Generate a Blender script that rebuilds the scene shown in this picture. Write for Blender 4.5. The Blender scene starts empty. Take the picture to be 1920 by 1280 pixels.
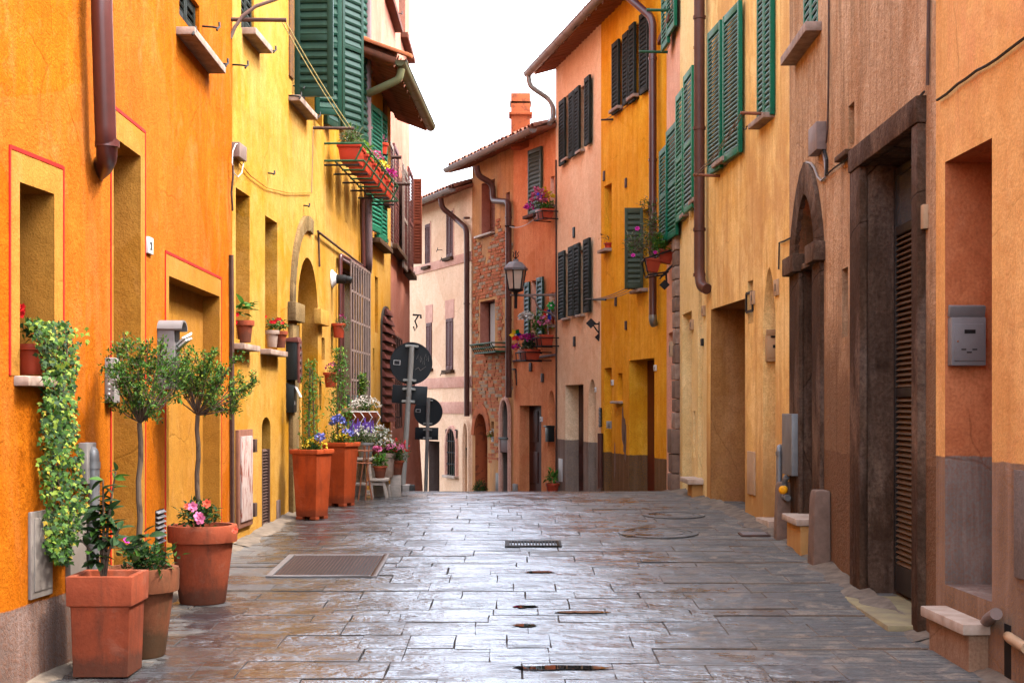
import bpy, bmesh, math, random
from mathutils import Vector, Matrix, noise
random.seed(11)
R = math.radians
scene = bpy.context.scene
COL = scene.collection

# ------------------------------------------------------------------ camera, sky, sun, exposure
FPX = 2666.7            # focal length in photograph pixels (50 mm on 36 mm, 1920 wide)
EYE = 1.36
cam = bpy.data.objects.new('camera', bpy.data.cameras.new('camera'))
COL.objects.link(cam)
cam.location = (0, 0, EYE)
cam.rotation_euler = (R(90), 0, 0)
cam.data.lens = 50; cam.data.sensor_width = 36
cam.data.shift_y = 122 / 1920
cam.data.clip_end = 2000
scene.camera = cam

SUN_EL, SUN_AZ = 56, 97      # azimuth clockwise from +Y (looking along the street)
world = bpy.data.worlds.new("World"); scene.world = world; world.use_nodes = True
wt = world.node_tree; wt.nodes.clear()
sky = wt.nodes.new('ShaderNodeTexSky'); sky.sky_type = 'NISHITA'; sky.sun_disc = False
sky.sun_elevation = R(SUN_EL); sky.sun_rotation = R(SUN_AZ)
sky.air_density = 1.0; sky.dust_density = 4.0; sky.ozone_density = 1.0; sky.altitude = 100
hs = wt.nodes.new('ShaderNodeHueSaturation'); hs.inputs['Saturation'].default_value = 0.5
bg = wt.nodes.new('ShaderNodeBackground'); bg.inputs[1].default_value = 0.15
wo = wt.nodes.new('ShaderNodeOutputWorld')
wt.links.new(sky.outputs[0], hs.inputs['Color']); wt.links.new(hs.outputs[0], bg.inputs[0]); wt.links.new(bg.outputs[0], wo.inputs[0])

sl = bpy.data.lights.new('sun', 'SUN'); sl.energy = 0.5; sl.angle = R(5); sl.color = (1, .93, .82)
so = bpy.data.objects.new('sun', sl); COL.objects.link(so)
sd = Vector((math.sin(R(SUN_AZ)) * math.cos(R(SUN_EL)), math.cos(R(SUN_AZ)) * math.cos(R(SUN_EL)), math.sin(R(SUN_EL))))
so.rotation_euler = sd.to_track_quat('Z', 'Y').to_euler(); so.location = (6, 0, 14)

scene.view_settings.view_transform = 'Standard'; scene.view_settings.look = 'None'
scene.view_settings.gamma = 1; scene.view_settings.use_curve_mapping = False
scene.view_settings.exposure = 3.42
scene.render.engine = 'CYCLES'
scene.cycles.max_bounces = 8; scene.cycles.diffuse_bounces = 5; scene.cycles.glossy_bounces = 4
scene.cycles.caustics_reflective = False; scene.cycles.caustics_refractive = False
scene.cycles.use_denoising = True

# ------------------------------------------------------------------ materials
MATS = {}
class NT:
    def __init__(s, name):
        s.m = bpy.data.materials.new(name); s.m.use_nodes = True
        s.t = s.m.node_tree; s.n = s.t.nodes; s.b = s.n['Principled BSDF']; MATS[name] = s.m
        s.tc = s.n.new('ShaderNodeTexCoord'); s.co = s.tc.outputs['Object']
    def link(s, a, b): s.t.links.new(a, b)
    def val(s, sock, v):
        if hasattr(v, 'links') or isinstance(v, bpy.types.NodeSocket): s.link(v, sock)
        else: sock.default_value = v
    def mapped(s, sc, co=None, loc=(0, 0, 0)):
        m = s.n.new('ShaderNodeMapping'); m.inputs['Scale'].default_value = sc; m.inputs['Location'].default_value = loc
        s.link(co or s.co, m.inputs[0]); return m.outputs[0]
    def noise(s, scale, detail=4, rough=.55, co=None, dist=0):
        n = s.n.new('ShaderNodeTexNoise'); n.inputs['Scale'].default_value = scale; n.inputs['Detail'].default_value = detail
        n.inputs['Roughness'].default_value = rough; n.inputs['Distortion'].default_value = dist
        s.link(co or s.co, n.inputs['Vector']); return n.outputs[0]
    def ramp(s, f, a, b, lo=0., hi=1.):
        m = s.n.new('ShaderNodeMapRange'); m.clamp = True
        for i, v in ((1, a), (2, b), (3, lo), (4, hi)): m.inputs[i].default_value = v
        s.link(f, m.inputs[0]); return m.outputs[0]
    def mix(s, f, a, b, mode='MIX'):
        m = s.n.new('ShaderNodeMix'); m.data_type = 'RGBA'; m.blend_type = mode
        s.val(m.inputs[0], f)
        for k, v in ((6, a), (7, b)):
            if isinstance(v, tuple): v = (*v[:3], 1)
            s.val(m.inputs[k], v)
        return m.outputs[2]
    def math(s, op, a, b=0., c=None):
        m = s.n.new('ShaderNodeMath'); m.operation = op
        s.val(m.inputs[0], a); s.val(m.inputs[1], b)
        if c is not None: s.val(m.inputs[2], c)
        return m.outputs[0]
    def sep(s, co=None):
        m = s.n.new('ShaderNodeSeparateXYZ'); s.link(co or s.co, m.inputs[0]); return m.outputs
    def bump(s, h, strength=.3, dist=.01, normal=None):
        b = s.n.new('ShaderNodeBump'); b.inputs['Strength'].default_value = strength; b.inputs['Distance'].default_value = dist
        s.link(h, b.inputs['Height'])
        if normal is not None: s.link(normal, b.inputs['Normal'])
        return b.outputs[0]
    def out(s, col=None, rough=None, normal=None, metal=None, spec=None):
        for k, v in (('Base Color', col), ('Roughness', rough), ('Normal', normal), ('Metallic', metal), ('Specular IOR Level', spec)):
            if v is None: continue
            if isinstance(v, tuple): v = (*v[:3], 1)
            s.val(s.b.inputs[k], v)
        return s.m

def plaster(name, c1, c2, streak=.3, streak_col=None, grain=.35, grain_scale=90, dado=None, stain=None, peel=None, seed=0., k=.56, crack=.35, dirt=None, patchy=.5, dirt_col=None):
    """painted render: blotches, patch repairs, rain streaks, hairline cracks, sandy grain; dado = (height, colour) is the painted plinth"""
    c1, c2 = tuple(x * k for x in c1), tuple(x * k * 1.07 for x in c2); sc = tuple(x * k * .92 for x in streak_col) if streak_col else tuple(x * .55 for x in c1)
    dk = tuple(x * y for x, y in zip(c1, (.62, .50, .45))); lt = tuple(min(.97, x * 1.12 + .06) for x in c2)
    t = NT(name); co = t.mapped((1, 1, 1), loc=(seed, seed * .7, seed * .3))
    col = t.mix(t.ramp(t.noise(1.3, 6, .62, co), .36, .66), c1, c2)
    # old repairs: large cells of slightly different coats
    vr = t.n.new('ShaderNodeTexVoronoi'); vr.inputs['Scale'].default_value = .9
    wob = t.n.new('ShaderNodeMix'); wob.data_type = 'VECTOR'; wob.inputs[0].default_value = .16
    nz = t.n.new('ShaderNodeTexNoise'); nz.inputs['Scale'].default_value = 2.4; nz.inputs['Detail'].default_value = 5; t.link(co, nz.inputs['Vector'])
    t.link(co, wob.inputs[4]); t.link(nz.outputs[1], wob.inputs[5]); t.link(wob.outputs[1], vr.inputs['Vector'])
    cell = t.sep(vr.outputs['Color'])[0]
    col = t.mix(t.ramp(cell, .62, .66, 0, .30 * patchy), col, lt); col = t.mix(t.ramp(cell, .30, .26, 0, .34 * patchy), col, dk)
    st = t.noise(1, 6, .68, t.mapped((8, 8, .5), loc=(seed, 0, seed)))
    col = t.mix(t.ramp(st, .47, .74, 0, min(1, streak * 1.25)), col, sc)
    st2 = t.noise(1, 5, .62, t.mapped((3.4, 3.4, .8), loc=(seed + 4, 0, 2)))
    col = t.mix(t.ramp(st2, .53, .72, 0, min(.8, streak * .9)), col, lt)
    fine = t.noise(grain_scale, 3, .7, co)
    col = t.mix(t.ramp(t.noise(10, 8, .80, co, .3), .46, .70, 0, .50), col, dk)
    col = t.mix(t.ramp(t.noise(3.1, 7, .70, t.mapped((1, 1, .7), loc=(seed + 2, 3, 1)), .5), .55, .72, 0, .38), col, lt)
    if stain:
        big = t.noise(1, 7, .66, t.mapped((1.6, 1.6, .7), loc=(seed + 9, 0, 5)), .6)
        col = t.mix(t.ramp(big, stain[1] - .04, stain[1] + .10, 0, stain[2]), col, stain[0])
    pm = None
    if peel:
        pn = t.noise(1, 7, .58, t.mapped((2.2, 2.2, 1.3), loc=(seed + 3, 1, 8)), .3)
        pm = t.ramp(pn, peel[1], peel[1] + .010); col = t.mix(pm, col, peel[0])
    if dado:
        z = t.sep()[2]; zz = t.math('ADD', z, t.ramp(t.noise(3, 4, .6, co), 0, 1, -.02, .02))
        dcol = t.mix(t.ramp(t.noise(2.5, 6, .68, co), .36, .66), tuple(x * .75 for x in dado[1]), tuple(x * .48 for x in dado[1]))
        dcol = t.mix(t.ramp(st, .48, .7, 0, .5), dcol, tuple(min(1, x * 1.5) for x in dado[1]))
        col = t.mix(t.ramp(zz, dado[0] - .004, dado[0] + .004, 1, 0), col, dcol)
    if dirt is not None:      # splash and damp stains with ragged upper edges
        z = t.sep()[2]; dn = t.noise(1, 7, .7, t.mapped((3.2, 3.2, 1.6), loc=(seed + 6, 2, 0)))
        m = t.ramp(t.math('SUBTRACT', t.math('MULTIPLY', dn, 2.2 if dirt_col else 1.5), t.math('SUBTRACT', z, dirt)), .6 if dirt_col else .35, 1.25 if dirt_col else .75, 0, .82 if dirt_col else .62)
        col = t.mix(m, col, dirt_col or tuple(x * y for x, y in zip(dado[1] if dado else c1, (.36, .34, .34))))
    ve = t.n.new('ShaderNodeTexVoronoi'); ve.feature = 'DISTANCE_TO_EDGE'; ve.inputs['Scale'].default_value = .8; t.link(wob.outputs[1], ve.inputs['Vector'])
    cm = t.math('MULTIPLY', t.ramp(ve.outputs['Distance'], .006, .001), t.ramp(t.noise(1.7, 2, .5, co), .5, .6, 0, crack)); 
    col = t.mix(cm, col, tuple(x * .3 for x in c1))
    col = t.mix(t.ramp(fine, .38, .72, 0, .55), col, tuple(x * .45 for x in c1))
    nb = t.bump(t.noise(5, 5, .55, co), .35, .035)
    nb = t.bump(cm, .5, -.01, nb)
    if pm is not None: nb = t.bump(pm, .6, -.008, nb)
    nb = t.bump(fine, grain, .014, nb)
    return t.out(col, .95, nb, spec=.03)

def simple(name, c, rough=.6, var=.25, scale=8, bump=.1, bscale=60, metal=0., c2=None, spec=.14, stretch=(1, 1, 1)):
    t = NT(name); co = t.mapped(stretch); c = tuple(x * .74 for x in c); c2 = c2 and tuple(x * .74 for x in c2)
    oi = t.n.new('ShaderNodeObjectInfo')
    c2 = c2 or tuple(x * (1 - var) for x in c)
    col = t.mix(t.ramp(t.noise(scale, 5, .6, co), .35, .7), c, c2)
    col = t.mix(t.math('MULTIPLY', oi.outputs['Random'], .18), col, tuple(x * .6 for x in c))
    return t.out(col, rough, t.bump(t.noise(bscale, 3, .6, co), bump, .004), metal, spec)

def worn(name, c, under, thr=.62, rough=.5, scale=9, stretch=(1, 1, 1), soft=.05, var=.25):
    """paint or clay with patches of another colour showing through"""
    t = NT(name); co = t.mapped(stretch); c = tuple(x * .74 for x in c); under = tuple(x * .74 for x in under)
    n = t.noise(scale, 6, .62, co, .4)
    col = t.mix(t.ramp(t.noise(scale * .4, 4, .6, co), .3, .7), c, tuple(x * (1 - var) for x in c))
    col = t.mix(t.ramp(n, thr, thr + soft), col, under)
    return t.out(col, rough, t.bump(t.noise(45, 4, .6, co), .2, .006), spec=.10)

def leaf_mat(name, c, c2, trans=.25):
    c, c2 = tuple(x * .8 for x in c), tuple(x * .8 for x in c2); t = NT(name); oi = t.n.new('ShaderNodeObjectInfo')
    col = t.mix(t.ramp(t.noise(9, 3, .6), .3, .7), c, c2)
    col = t.mix(t.math('MULTIPLY', oi.outputs['Random'], .35), col, tuple(x * .55 for x in c))
    t.out(col, .6, spec=.16)
    tr = t.n.new('ShaderNodeBsdfTranslucent'); t.link(col, tr.inputs[0])
    ms = t.n.new('ShaderNodeMixShader'); ms.inputs[0].default_value = trans
    o = t.n['Material Output']; t.link(t.b.outputs[0], ms.inputs[1]); t.link(tr.outputs[0], ms.inputs[2]); t.link(ms.outputs[0], o.inputs[0])
    return t.m

# plasters (base colours)
OCHRE = (.80, .50, .15)
plaster('plaster_orange', (.78, .190, .006), (.86, .26, .014), .32, (.64, .14, .006), .6, 75, dado=(.40, (.20, .145, .125)), seed=1, dirt=-.15, patchy=.35, k=.40)
plaster('plaster_ochre', (.76, .36, .06), (.72, .30, .035), .25, (.5, .22, .04), .35, 90, seed=2, k=.42)
plaster('plaster_yellow', (.82, .37, .022), (.86, .50, .13), .42, (.74, .38, .03), .25, 60, stain=((.50, .25, .04), .60, .55), seed=3, k=.42)
plaster('plaster_arch_stone', (.40, .27, .12), (.26, .16, .06), .5, (.09, .06, .03), .8, 40, stain=((.07, .05, .03), .52, .85), seed=4)
plaster('plaster_rose', (.56, .21, .14), (.60, .28, .20), .35, (.66, .25, .16), .25, 60, seed=5, k=.66)
plaster('plaster_pale_pink', (.95, .63, .40), (.98, .71, .48), .16, (.76, .44, .34), .15, 50, seed=6, k=0.80)
plaster('plaster_pale_rose_trim', (.82, .45, .33), (.86, .52, .40), .2, None, .15, 50, seed=6.5, k=0.72)
plaster('plaster_brown_ochre', (.62, .30, .115), (.44, .20, .075), .5, (.24, .12, .06), .5, 45, stain=((.30, .17, .10), .55, .7), seed=7, k=.86)
plaster('plaster_coral', (.90, .31, .12), (.92, .40, .18), .4, (.62, .15, .06), .2, 50, stain=((.60, .16, .07), .58, .6), seed=8, k=0.72)
plaster('plaster_salmon', (1.0, .66, .40), (1.0, .76, .50), .18, (.78, .36, .24), .18, 60, dado=(.76, (.235, .185, .165)), seed=9, k=0.80)
plaster('plaster_amber', (.92, .38, .016), (.97, .50, .04), .5, (.68, .20, .01), .25, 60, dado=(.62, (.12, .075, .055)), seed=10, k=0.74)
plaster('plaster_peach', (.92, .46, .30), (.96, .60, .42), .3, (.72, .26, .13), .2, 60, seed=11, k=0.76)
plaster('plaster_straw', (.90, .64, .27), (.94, .72, .36), .28, (.72, .42, .10), .2, 60, seed=12, k=0.78)
plaster('plaster_honey', (.90, .53, .16), (.94, .66, .28), .75, (.52, .26, .08), .3, 60, stain=((.46, .23, .09), .50, .7), seed=13, dirt=.6, dirt_col=(.30, .15, .055), k=0.80)
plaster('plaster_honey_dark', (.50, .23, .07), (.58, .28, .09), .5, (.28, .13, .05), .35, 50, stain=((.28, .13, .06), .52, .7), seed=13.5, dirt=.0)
plaster('roughcast_brown', (.56, .34, .185), (.74, .48, .28), .95, (.17, .085, .045), 1.0, 38, dado=(1.02, (.22, .11, .065)), stain=((.30, .14, .06), .54, .75), seed=14, dirt=1.75, dirt_col=(.12, .062, .035), k=.66)
plaster('stone_brown', (.085, .048, .030), (.16, .092, .058), .8, (.05, .03, .022), .5, 40, stain=((.24, .155, .105), .57, .6), seed=15, crack=.8)
plaster('plaster_tangerine', (.86, .42, .13), (.90, .52, .19), .45, (.60, .24, .09), .3, 60, dado=(1.085, (.25, .17, .13)), peel=((.40, .16, .08), .70), seed=16, dirt=-.1, stain=((.62, .26, .12), .56, .6), k=0.74)
plaster('plaster_terracotta', (.64, .20, .08), (.72, .27, .12), .3, (.5, .14, .06), .3, 60, dado=(1.085, (.235, .19, .165)), seed=17, k=0.66)
plaster('step_brown', (.36, .20, .12), (.42, .25, .15), .4, (.16, .09, .05), .4, 60, seed=22)
plaster('plaster_grey', (.30, .25, .22), (.25, .20, .17), .3, None, .3, 60, seed=18)
plaster('bare_render', (.36, .24, .18), (.30, .19, .14), .3, None, .6, 60, seed=19)
plaster('rubble', (.30, .17, .08), (.18, .09, .05), .4, (.08, .05, .03), 1, 22, stain=((.4, .12, .05), .55, .7), seed=20)
worn('brick_red', (.50, .14, .055), (.28, .085, .04), .54, .9, 9)
simple('mortar', (.42, .27, .17), .95, .4, 20, .5, 40)
# stone, clay
simple('marble', (.56, .45, .36), .6, .3, 7, .5, 30, c2=(.34, .23, .16))
simple('sill_stone', (.42, .31, .25), .8, .45, 9, .6, 40, c2=(.22, .14, .10))
simple('dust', (.21, .165, .125), .95, .4, 9, 1, 30, c2=(.09, .07, .055))
simple('kerb_stone', (.24, .155, .115), .85, .35, 12, .7, 40)
simple('cement', (.40, .33, .26), .9, .3, 7, .5, 50)
simple('cement_yellow', (.33, .27, .14), .9, .3, 6, .5, 50, c2=(.20, .16, .11))
def clay(name, c, lime, grime, damp=.07):
    t = NT(name); c = tuple(x * .74 for x in c); oi = t.n.new('ShaderNodeObjectInfo'); z = t.sep()[2]
    off = t.n.new('ShaderNodeVectorMath'); off.operation = 'ADD'; t.link(t.co, off.inputs[0]); t.link(oi.outputs['Random'], off.inputs[1]); co = off.outputs[0]
    col = t.mix(t.ramp(t.noise(3.2, 5, .65, co), .35, .68), c, tuple(x * .58 for x in c))
    col = t.mix(t.ramp(t.noise(1, 6, .7, t.mapped((9, 9, 2.2), co), .3), .50, .72, 0, .7), col, grime)
    col = t.mix(t.ramp(t.noise(5, 7, .7, co, .6), .55, .72, 0, .55), col, lime)
    col = t.mix(t.ramp(t.math('SUBTRACT', z, t.ramp(t.noise(7, 5, .7, co), .2, .8, 0, .12)), damp, damp - .06, 0, .7), col, grime)
    col = t.mix(t.ramp(t.noise(70, 3, .7, co), .5, .75, 0, .5), col, tuple(x * .5 for x in c))
    nb = t.bump(t.noise(4, 4, .6, co), .25, .02)
    return t.out(col, .8, t.bump(t.noise(50, 4, .65, co), .35, .006, nb), spec=.1)
clay('terracotta', (.34, .075, .033), (.24, .115, .08), (.045, .026, .018))
clay('terracotta_bright', (.54, .085, .020), (.40, .10, .045), (.13, .03, .014))
clay('terracotta_old', (.22, .075, .035), (.13, .075, .045), (.030, .026, .014), .12)
simple('plastic_terracotta', (.45, .065, .03), .4, .2, 5, .05)
simple('plastic_red', (.62, .06, .03), .35, .2, 5, .05)
worn('roof_tile', (.36, .15, .095), (.16, .085, .065), .50, .85, 7, soft=.25)
worn('roof_tile_orange', (.62, .19, .08), (.30, .16, .10), .55, .85, 9, soft=.2)
simple('soil', (.05, .034, .024), .95, .5, 40, 1, 90)
# timber and metal
simple('shutter_green', (.010, .058, .034), .42, .3, 6, .15, 40)
simple('shutter_deep_green', (.012, .042, .027), .45, .3, 6, .15, 40)
worn('shutter_leaf_green', (.015, .20, .09), (.03, .14, .08), .6, .45, 12, soft=.1)
worn('shutter_teal', (.010, .15, .080), (.02, .10, .065), .6, .45, 12, soft=.1)
simple('shutter_weathered_green', (.10, .20, .17), .5, .3, 6, .15, 40)
simple('shutter_olive', (.052, .066, .038), .5, .3, 6, .15, 40)
simple('shutter_black', (.022, .026, .021), .6, .3, 6, .15, 40, spec=.05)
simple('shutter_brown', (.135, .042, .034), .55, .3, 8, .15, 40)
simple('shutter_rust', (.22, .055, .025), .5, .3, 8, .15, 40)
simple('shutter_bare', (.26, .20, .16), .6, .3, 8, .15, 40)
simple('louvre_brown', (.14, .085, .05), .5, .3, 8, .15, 40)
simple('louvre_edge', (.035, .028, .024), .5, .3, 8, .1, 40)
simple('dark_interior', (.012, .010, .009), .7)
simple('door_wood', (.095, .028, .02), .5, .4, 12, .2, 50, stretch=(6, 6, .6))
simple('door_maroon', (.16, .030, .012), .5, .3, 10, .1, 40)
worn('hatch_peeling', (.52, .40, .36), (.24, .065, .04), .52, .7, 11, (5, 5, .7), .06)
simple('wood_rust', (.26, .11, .07), .8, .4, 12, .4, 40)
simple('wood_grey', (.42, .36, .31), .75, .35, 9, .4, 40, stretch=(1, 1, 4))
simple('blind_wood', (.23, .075, .04), .6, .3, 7, .2, 40)
simple('pipe_maroon', (.095, .024, .022), .35, .3, 6, .05, 30, spec=.5)
simple('pipe_brown', (.12, .048, .034), .4, .3, 6, .08, 30)
simple('pipe_lilac', (.20, .13, .13), .4, .35, 6, .08, 30)
worn('gutter_metal', (.27, .22, .19), (.19, .105, .065), .53, .38, 5, soft=.2)
worn('copper_green', (.20, .20, .10), (.24, .12, .07), .5, .4, 5, soft=.3)
simple('zinc', (.24, .24, .24), .45, .3, 8, .15, 40, metal=.4)
simple('galvanised', (.33, .33, .31), .42, .25, 10, .1, 40, metal=.6)
worn('pole_steel', (.27, .26, .24), (.20, .14, .10), .62, .5, 7, soft=.1)
simple('iron_black', (.018, .017, .017), .5, .3, 12, .3, 60)
simple('iron_brown', (.10, .055, .042), .6, .4, 12, .3, 60)
simple('iron_rust', (.28, .10, .05), .7, .4, 20, .4, 60)
simple('iron_green', (.028, .10, .045), .5, .4, 12, .2, 60)
simple('bar_grey', (.24, .17, .145), .5, .3, 12, .2, 60)
simple('sign_back', (.018, .022, .026), .38, .3, 5, .05, 20)
simple('paint_white', (.72, .71, .69), .5, .12, 8, .1, 40)
simple('paint_red', (.55, .018, .012), .7, .2, 6, .1, 40)
simple('plastic_grey', (.32, .29, .27), .45, .15, 6, .05, 40)
simple('mailbox_grey', (.20, .185, .185), .42, .25, 6, .1, 40)
simple('mailbox_tan', (.50, .30, .15), .5, .2, 6, .1, 40)
simple('mailbox_dark', (.016, .018, .017), .35, .2, 6, .1, 40)
simple('hatch_grey', (.27, .23, .20), .6, .3, 5, .2, 40)
simple('hatch_cream', (.55, .36, .21), .6, .3, 5, .2, 40)
simple('rubber', (.03, .03, .03), .7)
simple('cable_black', (.03, .028, .027), .6)
simple('cable_white', (.62, .58, .52), .6)
simple('line_yellow', (.60, .52, .22), .6)
simple('knob_yellow', (.85, .36, .01), .4)
simple('paper', (.75, .73, .70), .6, .2, 25)
simple('lamp_glass', (.60, .47, .36), .25, .2, 4, .02, spec=.5)
simple('curtain', (.55, .50, .44), .9, .2, 12, .2, 30, stretch=(6, 6, .3))
for nm, c in (('vane_red', (.75, .02, .02)), ('vane_blue', (.02, .07, .55)), ('vane_green', (.02, .35, .06)), ('vane_yellow', (.85, .5, .02)), ('vane_orange', (.85, .2, .02)),
              ('petal_pink', (.80, .22, .42)), ('petal_red', (.65, .015, .02)), ('petal_coral', (.85, .13, .07)), ('petal_white', (.80, .78, .72)),
              ('petal_magenta', (.55, .02, .28)), ('petal_violet', (.13, .06, .35)), ('petal_blue', (.22, .24, .62)), ('petal_yellow', (.80, .60, .05))):
    simple(nm, c, .55, .2, 14, .1)
leaf_mat('leaf_dark', (.020, .048, .016), (.032, .075, .022))
leaf_mat('leaf_mid', (.042, .105, .014), (.062, .15, .02))
leaf_mat('leaf_light', (.14, .23, .022), (.21, .27, .03))
leaf_mat('leaf_lime', (.24, .34, .04), (.32, .38, .06))
leaf_mat('leaf_yellow', (.48, .38, .04), (.55, .30, .03))
leaf_mat('leaf_fresh', (.065, .20, .025), (.10, .26, .04))
leaf_mat('leaf_grey', (.16, .19, .11), (.22, .24, .15))
leaf_mat('leaf_bronze', (.10, .075, .05), (.16, .10, .06))
worn('bark', (.15, .105, .075), (.07, .05, .038), .5, .9, 18, (1, 1, .4), .1)

# glass
t = NT('window_glass'); t.out((.05, .055, .06), .08, t.bump(t.noise(3, 2), .05, .01), spec=.6)
t = NT('puddle_water'); t.out((.016, .012, .010), .015, t.bump(t.noise(4, 2), .012, .01), spec=.6); t.b.inputs['Coat Weight'].default_value = 1; t.b.inputs['Coat Roughness'].default_value = .01

# wet paving: dark slate, wet and glossy down the middle, dry and dusty along the right-hand walls
def paving(name, joints=False):
    t = NT(name); geo = t.n.new('ShaderNodeNewGeometry'); co = geo.outputs['Position']; oi = t.n.new('ShaderNodeObjectInfo')
    x, y, z = t.sep(co)[:3]
    n1 = t.noise(1.1, 5, .6, co); n2 = t.noise(7, 5, .6, co, .4); n3 = t.noise(1, 5, .62, t.mapped((2.6, 26, 2.6), co), .35); fine = t.noise(60, 3, .65, co)
    xr = t.math('ADD', x, t.ramp(n1, .25, .75, -1.0, 1.0))
    xr = t.math('ADD', xr, t.ramp(n2, .3, .7, -.45, .45))
    dry = t.math('MAXIMUM', t.ramp(xr, .65, 1.8), t.ramp(xr, -1.95, -2.6, 0, .75))
    if joints:
        base = t.mix(t.ramp(n2, .35, .7), (.012, .011, .010), (.030, .024, .020)); dcol = t.mix(n2, (.15, .11, .08), (.09, .066, .05))
    else:
        base = t.mix(t.ramp(n2, .3, .7), (.009, .011, .014), (.028, .030, .034))
        sc_ = t.n.new('ShaderNodeValToRGB'); t.link(oi.outputs['Random'], sc_.inputs[0])
        for k_, (ps, cc_) in enumerate(((0, (.010, .012, .016)), (.3, (.045, .047, .050)), (.55, (.020, .023, .022)), (.8, (.038, .034, .031)), (1, (.013, .014, .017)))):
            e_ = sc_.color_ramp.elements[0] if k_ == 0 else sc_.color_ramp.elements[len(sc_.color_ramp.elements) - 1] if k_ == 4 else sc_.color_ramp.elements.new(ps)
            e_.position = ps; e_.color = (*cc_, 1)
        base = t.mix(.6, base, sc_.outputs[0])
        base = t.mix(t.ramp(n1, .60, .72, 0, .3), base, (.07, .040, .026))
        dcol = t.mix(t.ramp(n3, .3, .7), (.17, .155, .135), (.045, .046, .046))
        dcol = t.mix(t.math('MULTIPLY', oi.outputs['Random'], .55), dcol, (.06, .056, .054))
        dcol = t.mix(t.ramp(n2, .52, .66, 0, .7), dcol, (.22, .175, .135))
    col = t.mix(dry, base, dcol)
    col = t.mix(t.ramp(fine, .45, .75, 0, .5), col, (.02, .02, .02))
    wm = t.ramp(t.noise(1, 7, .72, t.mapped((1.9, 7.5, 1.9), co, (3, 1, 0)), .6), .50, .59); wm = t.math('MAXIMUM', wm, t.ramp(t.noise(1, 5, .7, t.mapped((7, 24, 7), co, (1, 5, 0)), .4), .56, .64, 0, .8))
    wet_r = t.math('ADD', t.ramp(wm, 0, 1, .035, .40), t.math('MULTIPLY', t.ramp(oi.outputs['Random'], .80, .86), .2)) if not joints else t.ramp(n2, .3, .7, .5, .8)
    rough = t.n.new('ShaderNodeMix'); t.link(dry, rough.inputs[0]); t.link(wet_r, rough.inputs[2]); rough.inputs[3].default_value = .8
    # riven slate: ragged ledges across the street, chips, grit
    wy = t.math('ADD', t.math('MULTIPLY', y, 15), t.math('MULTIPLY', t.noise(1, 5, .68, t.mapped((3.2, 6, 3.2), co), .3), 1.9))
    saw = t.math('MULTIPLY', t.math('FRACT', wy), t.ramp(t.noise(2.2, 4, .6, co), .38, .62, .35, 1.0))
    nb = t.bump(saw, 1, .017)
    nb = t.bump(t.noise(1, 5, .7, t.mapped((9, 34, 9), co), .4), 1, .0035, nb)
    nb = t.bump(fine, .3, .0020, nb)
    sp = t.ramp(dry, 0, 1, .3 if joints else 1.0, .1); t.val(t.b.inputs['Coat Weight'], t.math('MULTIPLY', t.ramp(dry, 0, .8, 0 if joints else 1, 0), t.ramp(wm, 0, 1, 1, .15))); t.b.inputs['Coat Roughness'].default_value = .08; t.link(nb, t.b.inputs['Coat Normal'])
    return t.out(col, rough.outputs[0], nb, spec=sp)
paving('wet_slate'); paving('joint_bed', True)

# ------------------------------------------------------------------ objects
W = {}
def link(o, parent=None, M=None):
    M = M or Matrix()
    COL.objects.link(o); W[o.name] = M
    if parent is not None:
        o.parent = parent; o.matrix_parent_inverse = Matrix(); o.matrix_basis = W[parent.name].inverted() @ M
    else: o.matrix_basis = M
    return o
def thing(name, label, cat, loc=(0, 0, 0), group=None, M=None):
    o = bpy.data.objects.new(name, None); o.empty_display_size = .1
    tag(o, label, cat, group); return link(o, None, M or Matrix.Translation(loc))
def tag(o, label=None, cat=None, group=None, kind=None):
    if label: o['label'] = label
    if cat: o['category'] = cat
    if group: o['group'] = group
    if kind: o['kind'] = kind
    return o
def copy_tree(o, M, parent=None):
    """copies a thing with its parts and their sub-parts, to a new world matrix"""
    D = M @ W[o.name].inverted()
    def rec(a, par):
        c = a.copy(); COL.objects.link(c); W[c.name] = D @ W[a.name]
        if par is not None: c.parent = par
        else: c.matrix_basis = W[c.name]
        for ch in [x for x in KIDS.get(a.name, [])]: rec(ch, c)
        if par is not None: KIDS.setdefault(par.name, []).append(c)
        return c
    return rec(o, parent)
KIDS = {}

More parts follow.
